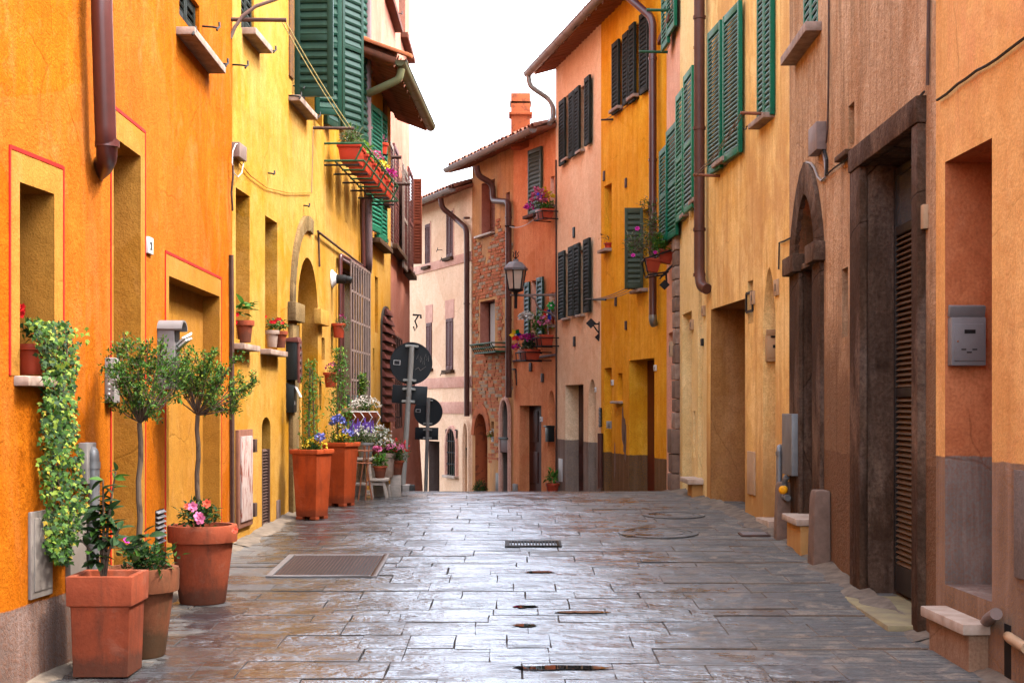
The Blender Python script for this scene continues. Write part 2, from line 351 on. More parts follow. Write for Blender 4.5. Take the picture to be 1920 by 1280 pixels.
class MB:
    """collects shapes for ONE mesh object"""
    def __init__(s): s.v = []; s.f = []; s.mi = []; s.mats = []; s.sm = []
    def mat(s, m):
        if m not in s.mats: s.mats.append(m)
        return s.mats.index(m)
    def add(s, vs, fs, m=None, smooth=False, T=None):
        k = len(s.v); i = s.mat(m)
        s.v += [tuple(T @ Vector(p)) if T else tuple(p) for p in vs]
        for f in fs: s.f.append(tuple(a + k for a in f)); s.mi.append(i); s.sm.append(smooth)
        return s
    def box(s, x0, x1, y0, y1, z0, z1, m=None, T=None):
        v = [(x, y, z) for z in (z0, z1) for y in (y0, y1) for x in (x0, x1)]
        return s.add(v, [(0, 2, 3, 1), (4, 5, 7, 6), (0, 1, 5, 4), (2, 6, 7, 3), (0, 4, 6, 2), (1, 3, 7, 5)], m, False, T)
    def tube(s, pts, r, n=8, m=None, T=None, cap=True, r2=None):
        pts = [Vector(p) for p in pts]; N = len(pts)
        rs = r if isinstance(r, (list, tuple)) else [r + ((r2 - r) * i / (N - 1) if r2 is not None else 0) for i in range(N)]
        vs = []; prev = None
        for i, p in enumerate(pts):
            d = ((pts[min(i + 1, N - 1)] - p).normalized() + (p - pts[max(i - 1, 0)]).normalized())
            d = d.normalized() if d.length > 1e-6 else Vector((0, 0, 1))
            if prev is None:
                a = Vector((0, 0, 1)) if abs(d.z) < .9 else Vector((1, 0, 0)); a = (a - d * a.dot(d)).normalized()
            else:
                a = prev - d * prev.dot(d); a = a.normalized() if a.length > 1e-5 else prev
            prev = a; b = d.cross(a)
            for k in range(n):
                t = 2 * math.pi * k / n; vs.append(p + (a * math.cos(t) + b * math.sin(t)) * rs[i])
        fs = [(i * n + k, i * n + (k + 1) % n, (i + 1) * n + (k + 1) % n, (i + 1) * n + k) for i in range(N - 1) for k in range(n)]
        if cap: fs += [tuple(range(n - 1, -1, -1)), tuple((N - 1) * n + k for k in range(n))]
        return s.add(vs, fs, m, True, T)
    def lathe(s, prof, n=20, m=None, T=None, cap=(True, True)):
        vs = [(r * math.cos(2 * math.pi * k / n), r * math.sin(2 * math.pi * k / n), z) for r, z in prof for k in range(n)]
        N = len(prof)
        fs = [(i * n + k, i * n + (k + 1) % n, (i + 1) * n + (k + 1) % n, (i + 1) * n + k) for i in range(N - 1) for k in range(n)]
        if cap[0]: fs.append(tuple(range(n - 1, -1, -1)))
        if cap[1]: fs.append(tuple((N - 1) * n + k for k in range(n)))
        return s.add(vs, fs, m, True, T)
    def loft(s, rings, m=None, T=None, cap=(True, True), smooth=False):
        n = len(rings[0]); vs = [p for r in rings for p in r]; N = len(rings)
        fs = [(i * n + k, i * n + (k + 1) % n, (i + 1) * n + (k + 1) % n, (i + 1) * n + k) for i in range(N - 1) for k in range(n)]
        if cap[0]: fs.append(tuple(range(n - 1, -1, -1)))
        if cap[1]: fs.append(tuple((N - 1) * n + k for k in range(n)))
        return s.add(vs, fs, m, smooth, T)
    def data(s, name, mat=None, bevel=0, sharp=35):
        me = bpy.data.meshes.new(name); me.from_pydata(s.v, [], s.f)
        for mm in (s.mats or [mat]): me.materials.append(MATS[mm or mat])
        me.polygons.foreach_set('material_index', s.mi); me.polygons.foreach_set('use_smooth', [x or bevel > 0 for x in s.sm])
        if bevel:
            bm = bmesh.new(); bm.from_mesh(me)
            bmesh.ops.remove_doubles(bm, verts=bm.verts, dist=1e-5)
            es = [e for e in bm.edges if len(e.link_faces) == 2 and e.calc_face_angle(0) > R(30)]
            bmesh.ops.bevel(bm, geom=es, offset=bevel, segments=2, affect='EDGES', profile=.6, clamp_overlap=True)
            bmesh.ops.recalc_face_normals(bm, faces=bm.faces)
            bm.to_mesh(me); bm.free()
        me.set_sharp_from_angle(angle=R(sharp)); me.update(); return me
    def build(s, name, mat=None, parent=None, M=None, bevel=0, kind=None, label=None, sharp=35):
        for i, mm in enumerate(s.mats):
            if mm is None: s.mats[i] = mat
        o = bpy.data.objects.new(name, s.data(name, mat, bevel, sharp))
        if kind: o['kind'] = kind
        if label: o['label'] = label
        link(o, parent, M)
        if parent is not None: KIDS.setdefault(parent.name, []).append(o)
        return o
    def world(s, name, mat, parent, bevel=0, **k):
        """vertices given in world space; the object keeps its origin at its parent's"""
        M = W[parent.name]; inv = M.inverted(); s.v = [tuple(inv @ Vector(p)) for p in s.v]
        return s.build(name, mat, parent, M.copy(), bevel, **k)
def inst(name, me, parent, M, kind=None):
    o = bpy.data.objects.new(name, me); link(o, parent, M)
    if kind: o['kind'] = kind
    KIDS.setdefault(parent.name, []).append(o); return o
def T3(x, y, z): return Matrix.Translation((x, y, z))
def RZ(a): return Matrix.Rotation(a, 4, 'Z')
def RX(a): return Matrix.Rotation(a, 4, 'X')
def RY(a): return Matrix.Rotation(a, 4, 'Y')
def SC(x, y, z): return Matrix.Diagonal((x, y, z, 1))

def P(px, py, Y):
    """the place seen at a photograph pixel, at depth Y"""
    return Vector(((px - 960) / FPX * Y, Y, EYE + (762 - py) / FPX * Y))

class Fac:
    """a facade plane, A near and B far (plan coordinates). Local frame: x along the wall, y INTO the wall, z up (world height)."""
    def __init__(s, A, B, side):
        s.A, s.B = Vector(A), Vector(B); d = (s.B - s.A); s.L = d.length; d.normalize(); s.d = d; s.side = side
        if side == 'L': into, U, O = Vector((-d.y, d.x)), d, s.A
        else: into, U, O = Vector((d.y, -d.x)), -d, s.B
        s.M = Matrix(((U.x, into.x, 0, O.x), (U.y, into.y, 0, O.y), (0, 0, 1, 0), (0, 0, 0, 1)))
        s.into, s.O, s.U = into, O, U
    def hit(s, px, py=762, out=0):
        k = (px - 960) / FPX; O = s.O - s.into * out
        Y = (O.dot(s.into)) / (k * s.into.x + s.into.y)
        return (Vector((k * Y, Y)) - O).dot(s.U), EYE + (762 - py) / FPX * Y
    def rect(s, pxa, pya, pxb, pyb, out=0):
        a, b = s.hit(pxa, pya, out), s.hit(pxb, pyb, out)
        return min(a[0], b[0]), max(a[0], b[0]), min(a[1], b[1]), max(a[1], b[1])
    def w(s, u, out, z): return s.M @ Vector((u, -out, z))
    def wp(s, px, py, out=0):
        """world point at a pixel, on the plane lying `out` metres in front of the wall"""
        u, z = s.hit(px, py, out); return s.w(u, out, z)

def arch_pts(o, n=14):
    """the curve from (u0, spring) over the top to (u1, spring)"""
    u0, u1, zs, z1 = o['u0'], o['u1'], o['zs'], o['z1']; c = (u0 + u1) / 2; hw = (u1 - u0) / 2; h = z1 - zs
    out = []
    for i in range(n + 1):
        a = math.pi * i / n; ca = -math.cos(a)
        out.append((c + hw * ca, zs + h * ((1 - abs(ca) ** 1.7) ** .75 if o['arch'] == 'point' else math.sin(a))))
    return out

def OP(f, pxa, pya, pxb, pyb, d=.2, rev=None, back=None, arch=None, rise=None):
    u0, u1, z0, z1 = f.rect(pxa, pya, pxb, pyb)
    o = dict(u0=u0, u1=u1, z0=z0, z1=z1, d=d, rev=rev, back=back, arch=arch)
    if arch: o['zs'] = z1 - (rise if rise else (u1 - u0) / 2)
    return o

def wall_mesh(f, ops, mat, zt, zb=-7., u0=0., u1=None, depth=5., close=True):
    """facade with true openings, reveals, and the closed body behind it"""
    b = MB(); u1 = f.L if u1 is None else u1
    us = sorted({u0, u1, *[max(u0, min(u1, o[k])) for o in ops for k in ('u0', 'u1')]})
    zs = sorted({zb, zt, *[max(zb, min(zt, o[k])) for o in ops for k in ('z0', 'z1')]})
    for i in range(len(us) - 1):
        for j in range(len(zs) - 1):
            cu, cz = (us[i] + us[i + 1]) / 2, (zs[j] + zs[j + 1]) / 2
            if us[i + 1] - us[i] < 1e-6 or any(o['u0'] < cu < o['u1'] and o['z0'] < cz < o['z1'] for o in ops): continue
            b.add([(us[i], 0, zs[j]), (us[i + 1], 0, zs[j]), (us[i + 1], 0, zs[j + 1]), (us[i], 0, zs[j + 1])], [(0, 1, 2, 3)], mat)
    for o in ops:
        a0, a1, z0, z1, d = o['u0'], o['u1'], o['z0'], o['z1'], o['d']; rv, bk = o['rev'] or mat, o['back'] or o['rev'] or mat
        if o['arch']:
            c = arch_pts(o); m = len(c) // 2
            b.add([(a0, 0, z1)] + [(u, 0, z) for u, z in c[:m + 1]], [(0, k + 2, k + 1)[::-1] for k in range(m)], mat)
            b.add([(a1, 0, z1)] + [(u, 0, z) for u, z in c[m:]], [(0, k + 2, k + 1)[::-1] for k in range(len(c) - 1 - m)], mat)
            ring = [(a0, z0)] + c + [(a1, z0)]
        else: ring = [(a0, z0), (a0, z1), (a1, z1), (a1, z0)]
        n = len(ring)
        b.add([(u, 0, z) for u, z in ring] + [(u, d, z) for u, z in ring], [(k, (k + 1) % n, n + (k + 1) % n, n + k) for k in range(n)], rv)
        b.add([(u, d, z) for u, z in ring], [tuple(range(n - 1, -1, -1))], bk)
    if close:
        e = .004
        b.add([(u0, 0, zb), (u0, 0, zt), (u0 + e, depth, zt), (u0 + e, depth, zb)], [(0, 1, 2, 3)], mat)
        b.add([(u1, 0, zb), (u1, 0, zt), (u1 - e, depth, zt), (u1 - e, depth, zb)], [(3, 2, 1, 0)], mat)
        b.add([(u0 + e, depth, zb), (u0 + e, depth, zt), (u1 - e, depth, zt), (u1 - e, depth, zb)], [(0, 1, 2, 3)], mat)
        b.add([(u0, 0, zt), (u1, 0, zt), (u1 - e, depth, zt), (u0 + e, depth, zt)], [(0, 1, 2, 3)], mat)
    return b

def house(name, label, f):
    p = f.w(0, 0, 0); g = ground_z(p.y)
    return thing(name, label, 'house', (p.x, p.y, g))
def fbox(name, par, f, r, o0, o1, mat, bevel=.004, label=None):
    """box on a facade: r = (u0,u1,z0,z1), from o0 to o1 metres in front of the wall. The object origin is at its own centre."""
    c = ((r[0] + r[1]) / 2, -(o0 + o1) / 2, (r[2] + r[3]) / 2); hw, ht, hh = (r[1] - r[0]) / 2, abs(o1 - o0) / 2, (r[3] - r[2]) / 2
    return MB().box(-hw, hw, -ht, ht, -hh, hh).build(name, mat, par, f.M @ T3(*c), bevel, label=label)
def fring(b, f_in, r, w, o0, o1, m=None, sides='tlrb'):
    u0, u1, z0, z1 = r; y0, y1 = -o1, -o0
    if 't' in sides: b.box(u0 - w, u1 + w, y0, y1, z1, z1 + w, m)
    if 'b' in sides: b.box(u0 - w, u1 + w, y0, y1, z0 - w, z0, m)
    if 'l' in sides: b.box(u0 - w, u0, y0, y1, z0, z1, m)
    if 'r' in sides: b.box(u1, u1 + w, y0, y1, z0, z1, m)
def sill(par, f, pxa, pya, pxb, pyb, th=.05, out=.10, mat='sill_stone', name='window_sill'):
    """sill whose front top edge runs between two pixels"""
    a, b = f.hit(pxa, pya), f.hit(pxb, pyb); z = (a[1] + b[1]) / 2
    return fbox(name, par, f, (min(a[0], b[0]), max(a[0], b[0]), z - th, z), -.02, out, mat, .008)

SLAT = {}
def slat_data(mat):
    if mat not in SLAT:
        b = MB(); b.box(-.5, .5, -.026, .026, -.005, .005, None, RX(R(42))); SLAT[mat] = b.data('slat', mat)
    return SLAT[mat]
def shutter(par, M, w, h, mat, single=True, n=None, slat_mat=None, name='shutter', mid=True, th=.042, stile=.055, rail=.08):
    """louvred leaf; local x = width 0..w, z = height 0..h, y = thickness. Its slats are sub-parts, or one joined part when tiny."""
    b = MB(); e = th / 2; stile = min(stile, w * .17)
    b.box(0, stile, -e, e, 0, h); b.box(w - stile, w, -e, e, 0, h)
    b.box(stile, w - stile, -e * .9, e * .9, 0, rail); b.box(stile, w - stile, -e * .9, e * .9, h - rail, h)
    bays = [(rail, h - rail)]
    if mid and h > 1.1:
        c = h * .46; b.box(stile, w - stile, -e * .9, e * .9, c, c + rail * .8); bays = [(rail, c), (c + rail * .8, h - rail)]
    o = b.build(name, mat, par, M, .004)
    n = n or int(h / .062)
    sm = slat_mat or mat; jb = MB()
    for z0, z1 in bays:
        k = max(2, round(n * (z1 - z0) / h))
        for i in range(k):
            z = z0 + (z1 - z0) * (i + .5) / k
            if single: inst('slat', slat_data(sm), o, M @ T3(w / 2, 0, z) @ SC((w - 2 * stile), min(1, (th - .004) / .038), (z1 - z0) / k * 1.25 / .0348))
            else: jb.box(-(w / 2 - stile), w / 2 - stile, -.02, .02, -.005, .005, None, T3(w / 2, 0, z) @ SC(1, 1, (z1 - z0) / k * 1.2 / .0268) @ RX(R(42)))
    if not single: jb.build('slat_bank', sm, o, M, kind='stuff')
    return o
def fshutter(par, f, pxa, pya, pxb, pyb, mat, out=.06, single=True, tilt=0, **k):
    """leaf lying against (or held slightly off) the facade"""
    u0, u1, z0, z1 = f.rect(pxa, pya, pxb, pyb, out)
    M = f.M @ T3(u0, -out, z0) @ RZ(tilt)
    return shutter(par, M, u1 - u0, z1 - z0, mat, single, **k)

# ground profile along the street: it climbs to a crest about 19 m away, then falls
GT = [(-60, -1.45), (0, -1.39), (5, -1.37), (7, -1.35), (9, -1.30), (11, -1.22), (13, -1.14), (15, -1.075), (17, -1.045), (18.5, -1.10), (20, -1.19), (21.5, -1.31), (23.5, -1.56), (26, -2.0), (30, -2.75), (40, -4.5), (60, -6.3), (100, -6.8), (400, -6.8)]
def _g(y):
    for (a, p), (b, q) in zip(GT, GT[1:]):
        if y <= b: return p + (q - p) * max(0, (y - a)) / (b - a)
    return GT[-1][1]
def ground_z(y, x=0): return EYE + sum(_g(y + d) * w for d, w in ((-1.2, .15), (-.6, .2), (0, .3), (.6, .2), (1.2, .15)))

# ------------------------------------------------------------------ ground and paving (setting)
gb = MB(); gx = [-60, -12, -5, -2.7, 0, 2.7, 5, 12, 60]; gy = [-60, -30, -15, -5, 0] + [1 + .5 * i for i in range(90)] + [50, 60, 75, 100, 180, 400]
gb.add([(x, y, ground_z(y) - .007) for y in gy for x in gx], [(j * 9 + i, j * 9 + i + 1, (j + 1) * 9 + i + 1, (j + 1) * 9 + i) for j in range(len(gy) - 1) for i in range(8)], 'joint_bed', True)
street = gb.build('street', 'joint_bed', sharp=80); tag(street, kind='structure')

def stone_mesh(w, d, seed):
    rnd = random.Random(seed); b = MB()
    out = []
    def side(x0, y0, x1, y1, n):
        for i in range(n):
            t = i / n; j = .003 if i == 0 else .014 if abs(x1 - x0) > abs(y1 - y0) else .006
            out.append((x0 + (x1 - x0) * t + rnd.uniform(-j, j), y0 + (y1 - y0) * t + rnd.uniform(-j, j)))
    nx = max(2, round(w / .28)); side(-w/2, -d/2, w/2, -d/2, nx); side(w/2, -d/2, w/2, d/2, 2); side(w/2, d/2, -w/2, d/2, nx); side(-w/2, d/2, -w/2, -d/2, 2)
    n = len(out); rings = []
    for ins, z in ((0, -.05), (0, -.004), (.005, .0)):
        rings.append([(x - math.copysign(min(ins, abs(x)), x), y - math.copysign(min(ins, abs(y)), y), z + (rnd.uniform(-.0006, .0006) if ins > .02 else 0)) for x, y in out])
    b.loft(rings, 'joint_bed', None, (False, False), False); b.add(rings[-1], [tuple(range(n))], 'wet_slate')
    return b
far = MB(); sd0 = random.Random(5); y = 5.2; n_st = 0
while y < 22.4:
    d = sd0.uniform(.20, .42); x = -2.5 + sd0.uniform(-.3, 0); skew = sd0.uniform(-.035, .035)
    while x < 2.45:
        w = sd0.choice((.26, .34, .4, .46, .52, .6, .7, .85)) * sd0.uniform(.85, 1.15); 
        if x + w > 2.6: w = max(.3, 2.6 - x)
        yc = y + d / 2; sl_ = math.atan2(ground_z(yc + .3) - ground_z(yc - .3), .6)
        M = T3(x + w / 2, yc + skew * (x + w / 2), ground_z(yc) + sd0.uniform(.0, .004)) @ RX(sl_ + sd0.uniform(-.006, .010)) @ RY(sd0.uniform(-.004, .004)) @ RZ(sd0.uniform(-.012, .012))
        M = M @ T3(0, sd0.uniform(-.022, .022), 0); sb = stone_mesh(w + .002, d - .004 + sd0.uniform(-.015, .035), n_st); n_st += 1
        if n_st <= 300: inst('paving_stone', sb.data('paving_stone', 'wet_slate', sharp=20), street, M)
        else:
            for fc, mi in zip(sb.f, sb.mi): far.add([sb.v[i] for i in fc], [tuple(range(len(fc)))], sb.mats[mi], False, M)
        x += w
    y += d

far.build('far_paving', 'wet_slate', street, kind='stuff')
# ------------------------------------------------------------------ roofs, gutters, pipes
def tile_data(up, mat):
    b = MB(); n = 7; L = .52; s = 1 if up else -1
    for r, sg in ((.088, 1), (.074, -1)):
        pass
    ro = [[(( .088 - .010 * k) * math.cos(math.pi * i / n), -L / 2 + L * k, s * (.088 - .010 * k) * math.sin(math.pi * i / n)) for i in range(n + 1)] +
          [(( .073 - .010 * k) * math.cos(math.pi * i / n), -L / 2 + L * k, s * (.073 - .010 * k) * math.sin(math.pi * i / n)) for i in range(n, -1, -1)] for k in (0, 1)]
    b.loft(ro, None, None, (True, True), False)
    return b.data('tile', mat, sharp=40)
def eave(par, f, zw, u0=None, u1=None, over=.42, mat='roof_tile', gut='gutter_metal', pitch=16, depth=2.6, step=.185, gz=0, ext=0):
    u0 = 0 if u0 is None else u0; u1 = f.L if u1 is None else u1; tp = math.tan(R(pitch))
    b = MB(); n = int((u1 - u0) / step)
    rows = []
    prof = []
    for i in range(n * 4 + 1):
        u = u0 + (u1 - u0) * i / (n * 4); prof.append((u, .05 * abs(math.sin(math.pi * i / 4)) ))
    for y, z in ((-over + .12, zw - (over - .12) * tp + .09), (depth, zw + depth * tp + .09), (depth * 2, zw + .09)):
        rows.append([(u, y, z + w) for u, w in prof])
    m = len(prof)
    b.add([p for r_ in rows for p in r_], [(k * m + i, k * m + i + 1, (k + 1) * m + i + 1, (k + 1) * m + i) for k in range(2) for i in range(m - 1)], mat, True)
    b.add([(u0, -over + .12, zw - (over - .12) * tp + .05), (u1, -over + .12, zw - (over - .12) * tp + .05), (u1, depth, zw + depth * tp + .05), (u0, depth, zw + depth * tp + .05)], [(0, 3, 2, 1)], mat)
    roof = b.build('roof', mat, par, f.M.copy(), label=None)
    if mat not in TD: TD[mat] = (tile_data(False, mat), tile_data(True, mat))
    rnd = random.Random(int(zw * 100))
    for i in range(n + 1):
        u = u0 + (u1 - u0) * i / n
        for up, du, dz in ((0, 0, .03), (1, .5 * step, .065)):
            if u + du > u1 + .01: continue
            yc = -over + .24; M = f.M @ T3(u + du + rnd.uniform(-.008, .008), yc + rnd.uniform(-.02, .02), zw + yc * tp + dz) @ RX(R(pitch)) @ RZ(rnd.uniform(-.03, .03))
            inst('tile', TD[mat][up], roof, M)
    gb_ = MB(); zg = zw - over * tp + .015 + gz; yg = -over - .062; rr = .078
    k = 9; vs = []
    L = [u0 - ext, u1 + ext]
    for u in L:
        for r_ in (rr, rr - .006):
            vs += [(u, yg + r_ * math.cos(math.pi * (1 + i / k)), zg + r_ * math.sin(math.pi * (1 + i / k))) for i in range(k + 1)]
    q = k + 1; fs = []
    for i in range(k): fs += [(i, i + 1, 2 * q + i + 1, 2 * q + i), (q + i + 1, q + i, 3 * q + i, 3 * q + i + 1)]
    gb_.add(vs, fs, None, True)
    for j in (0, 2 * q): gb_.add([vs[j + i] for i in range(q)], [tuple(range(q)) if j else tuple(range(q - 1, -1, -1))])
    for u in L: pass
    gb_.tube([(L[0], yg - rr, zg + .004), (L[1], yg - rr, zg + .004)], .011, 6)
    g = gb_.build('gutter', gut, par, f.M.copy(), sharp=50)
    u = u0 + .3; band = MB()
    for i in range(13): pass
    ang = [math.pi * (1 + i / 10) for i in range(11)]
    band.loft([[(x, (rr + .004) * math.cos(a), (rr + .004) * math.sin(a)) for a in ang] + [(x, (rr - .002) * math.cos(a), (rr - .002) * math.sin(a)) for a in ang[::-1]] for x in (-.012, .012)])
    bd = band.data('gutter_strap', gut)
    while u < u1: inst('gutter_strap', bd, g, f.M @ T3(u, yg, zg)); u += .62
    return roof, f, yg, zg
TD = {}
def pipe(par, pts, r, mat, name='downpipe', collars=(), n=12):
    b = MB()
    # soften the bends
    pts = [Vector(p) for p in pts]; q = [pts[0]]
    for i in range(1, len(pts) - 1):
        a, c = (pts[i - 1] - pts[i]), (pts[i + 1] - pts[i]); t = min(r * 2.2, a.length * .45, c.length * .45)
        for s in range(5):
            k = s / 4; p0, p2 = pts[i] + a.normalized() * t, pts[i] + c.normalized() * t
            q.append(p0 * (1 - k) ** 2 + pts[i] * 2 * k * (1 - k) + p2 * k * k)
    q.append(pts[-1])
    b.tube(q, r, n)
    for c in collars:
        c = Vector(c); b.tube([c - Vector((0, 0, .018)), c + Vector((0, 0, .018))], r * 1.16, n)
    return b.world(name, mat, par)
def cable(par, pts, r=.006, mat='cable_black', name='cable'):
    return MB().tube(pts, r, 5).world(name, mat, par)
def sag(a, b, dip, n=10): return [a.lerp(b, i / n) - Vector((0, 0, dip * 4 * (i / n) * (1 - i / n))) for i in range(n + 1)]
def holder(par, f, px, py, mat='iron_black', s=1.):
    """wrought shutter stay standing out from the wall"""
    u, z = f.hit(px, py); b = MB()
    b.tube([(0, .02, -.005), (0, -.08 * s, -.012), (0, -.12 * s, -.02)], .008, 6); b.tube([(-.05 * s, -.12 * s, -.05 * s), (-.03 * s, -.125 * s, -.025 * s), (0, -.12 * s, -.02), (.03 * s, -.125 * s, -.005), (.045 * s, -.12 * s, .035 * s)], .009, 6)
    return b.build('shutter_stay', mat, par, f.M @ T3(u, 0, z), .002)
def plate(f, pxa, pya, pxb, pyb, label, out=.018, mat='paint_white', digit=None):
    u0, u1, z0, z1 = f.rect(pxa, pya, pxb, pyb); p = f.w((u0 + u1) / 2, 0, z0)
    t = thing('house_number', label, 'house number', p, 'house number tiles on the walls')
    fbox('tile_plate', t, f, (u0, u1, z0, z1), 0, out, mat, .003)
    w, h = (u1 - u0), (z1 - z0)
    b = MB(); c = f.M @ T3((u0 + u1) / 2, -out - .002, (z0 + z1) / 2); a = min(h * .22, w * .5)
    b.box(-w * .10, w * .10, -.001, .001, -a, a)
    if digit: b.box(-w * .26, -w * .06, -.001, .001, a * .45, a * .75); b.box(-w * .24, w * .24, -.001, .001, -a * 1.15, -a)
    b.build('numeral', 'iron_black', t, c)
    return t
def grille(par, f, r, nv, nh, out, mat, rb=.009, name='window_grille'):
    b = MB(); u0, u1, z0, z1 = r
    for i in range(nv + 1):
        u = u0 + (u1 - u0) * i / nv; b.tube([(u, -out, z0), (u, -out, z1)], rb, 6)
    for j in range(nh + 1):
        z = z0 + (z1 - z0) * j / nh; b.box(u0 - .01, u1 + .01, -out - .004, -out + .004, z - .014, z + .014)
    return b.build(name, mat, par, f.M.copy())
def window_unit(par, f, o, frame='shutter_brown', glass='window_glass', mull=1, back=.03):
    """frame and panes standing in the back of an opening"""
    u0, u1, z0, z1 = o['u0'], o['u1'], o['z0'], o['z1']; y = o['d'] - back; b = MB(); w = .045
    b.box(u0, u0 + w, y - .03, y, z0, z1); b.box(u1 - w, u1, y - .03, y, z0, z1); b.box(u0 + w, u1 - w, y - .03, y, z1 - w, z1); b.box(u0 + w, u1 - w, y - .03, y, z0, z0 + w)
    for i in range(1, mull + 1):
        c = u0 + (u1 - u0) * i / (mull + 1); b.box(c - w * .5, c + w * .5, y - .034, y, z0 + w, z1 - w)
    fr = b.build('window', frame, par, f.M.copy(), .004)
    MB().box(u0 + w, u1 - w, y - .012, y - .006, z0 + w, z1 - w).build('pane', glass, fr, f.M.copy())
    return fr
def panel_door(par, f, o, mat, rows=3, back=.01, name='door'):
    u0, u1, z0, z1 = o['u0'], o['u1'], o['z0'], o['z1']; y = o['d'] - back; b = MB(); e = .002
    b.box(u0 + e, u1 - e, y - .04, y - .003, z0, z1 - e)
    d = b.build(name, mat, par, f.M.copy()); w = (u1 - u0)
    zz = max(z0, ground_z(f.w(u0, 0, 0).y)); h = (z1 - zz)
    for j in range(rows):
        a, c = zz + h * (j + .12) / rows, zz + h * (j + .88) / rows
        for i in range(2):
            l, r_ = u0 + w * (i + .16) / 2, u0 + w * (i + .84) / 2
            MB().box(l, r_, y - .058, y - .0405, a, c).build('door_panel', mat, d, f.M.copy(), .010)
    return d
def band(par, f, r, th, mat, o=.004, name='painted_line'):
    return fbox(name, par, f, r, -.002, o, mat, 0)

# ------------------------------------------------------------------ the facades
XL1, XL1b, XL2 = (-2.94, 1.0), (-2.28, 7.6), (-2.36, 12.0)
fA = Fac(XL1, XL1b, 'L'); fB = Fac(XL1b, XL2, 'L')
fY = Fac(XL2, (-2.04, 19.6), 'L')
fW = Fac((-2.04, 19.6), (-1.937, 22.7), 'L')
fP = Fac((-2.1, 19.8), (-2.1, 29.2), 'L')
f9 = Fac((2.567, 1.0), (2.385, 8.0), 'R')
f8 = Fac((2.385, 8.0), (2.476, 12.7), 'R')
f7 = Fac((2.476, 12.7), (2.217, 16.2), 'R')
f6 = Fac((2.217, 16.2), (2.185, 18.5), 'R')
f5 = Fac((2.185, 18.5), (2.175, 20.0), 'R')
f4 = Fac((2.175, 20.0), (1.465, 23.4), 'R')
f3 = Fac((1.465, 23.4), (.815, 26.5), 'R')
f2 = Fac((.815, 26.5), (.03, 28.46), 'R')
f1 = Fac((.03, 28.46), (-.86, 30.7), 'R')
f0 = Fac((-.86, 30.7), (-4.5, 39.4), 'R')
def to_ground(o, f, dz=-.25):
    o['z0'] = ground_z(f.w((o['u0'] + o['u1']) / 2, 0, 0).y) + dz; return o

def verge(f, y0, y1, w, hgt, seed, name='dirt_verge', mat='dust'):
    """ragged bank of mortar crumbs and dust where wall meets paving"""
    rnd = random.Random(seed); b = MB(); n = int((y1 - y0) / .09); rows = []
    for i in range(n + 1):
        y = y0 + (y1 - y0) * i / n; u = (y - f.O.y) / f.U.y; k = .55 + .9 * abs(noise.noise(Vector((y * 1.9, seed, 0)))) + rnd.uniform(-.12, .12); z = ground_z(y)
        rows.append([f.w(u, o * w * k, z + q + (rnd.uniform(-.004, .004) if 0 < o < 1 else 0)) for o, q in ((-.1, hgt * k), (.25, hgt * .6 * k), (.6, .012), (1, -.004))])
    b.add([p for r_ in rows for p in r_], [(i * 4 + j, i * 4 + j + 1, i * 4 + 5 + j, i * 4 + 4 + j) for i in range(n) for j in range(3)], mat, True)
    tag(b.build(name, mat), kind='structure')
for a in ((f9, 4.5, 8.0, .16, .05, 1), (f8, 8.0, 12.7, .24, .05, 2), (f7, 12.7, 16.2, .30, .06, 3), (f6, 16.2, 18.5, .3, .06, 4), (f5, 18.5, 20, .2, .05, 5), (fA, 5.2, 7.6, .12, .03, 6), (fB, 7.6, 12.0, .16, .04, 7), (fY, 12.0, 19.6, .26, .05, 8)): verge(*a)

# ---- left, nearest: orange house -------------------------------------------------
h = house('orange_house', 'bright orange rendered house with ochre door surrounds edged in red, behind the three front pots', fA)
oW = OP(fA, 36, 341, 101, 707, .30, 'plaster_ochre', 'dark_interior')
wall_mesh(fA, [oW], 'plaster_orange', 6.2).build('wall', None, h, fA.M.copy())
oD = to_ground(OP(fB, 212, 270, 263, 1000, .30, 'plaster_ochre', 'plaster_ochre'), fB)
oE = to_ground(OP(fB, 316, 520, 411, 1000, .13, 'plaster_ochre', 'plaster_ochre'), fB)
oD['z1'] = fB.hit(263, 293)[1]; oE['z1'] = fB.hit(411, 556)[1]
oS = OP(fB, 336, -40, 374, 76, .16, None, 'dark_interior')
wall_mesh(fB, [oD, oE, oS], 'plaster_orange', 6.2).build('wall', None, h, fB.M.copy())
def surround(par, f, o, outer, to_floor=True, line=.016):
    """flat painted band round an opening, with a thin red border"""
    u0, u1, zt, z0 = outer; b = MB(); y = -.003
    zb = o['z0']
    for a, c in ((u0, o['u0']), (o['u1'], u1)): b.box(a, c, y, .002, zb, zt)
    b.box(o['u0'], o['u1'], y, .002, o['z1'], zt)
    b.build('door_surround' if to_floor else 'window_surround', 'plaster_ochre', par, f.M.copy())
    b = MB(); y = -.006
    b.box(u0 - line, u0, y, .002, zb, zt + line); b.box(u1, u1 + line, y, .002, zb, zt + line); b.box(u0, u1, y, .002, zt, zt + line * 1.2)
    b.build('red_border', 'paint_red', par, f.M.copy())
a, c = fA.hit(19, 281), fA.hit(117, 318); surround(h, fA, oW, (a[0], c[0], c[1], 0), False)
a, c = fB.hit(208, 200), fB.hit(271, 250); surround(h, fB, oD, (a[0], c[0], c[1], 0))
a, c = fB.hit(310, 480), fB.hit(414, 524); surround(h, fB, oE, (a[0], c[0], c[1], 0))
u0, u1, z0, z1 = fA.rect(26, 704, 84, 721); fbox('window_sill', h, fA, (u0, u1, z1 - .05, z1), -.2, .075, 'sill_stone', .015)
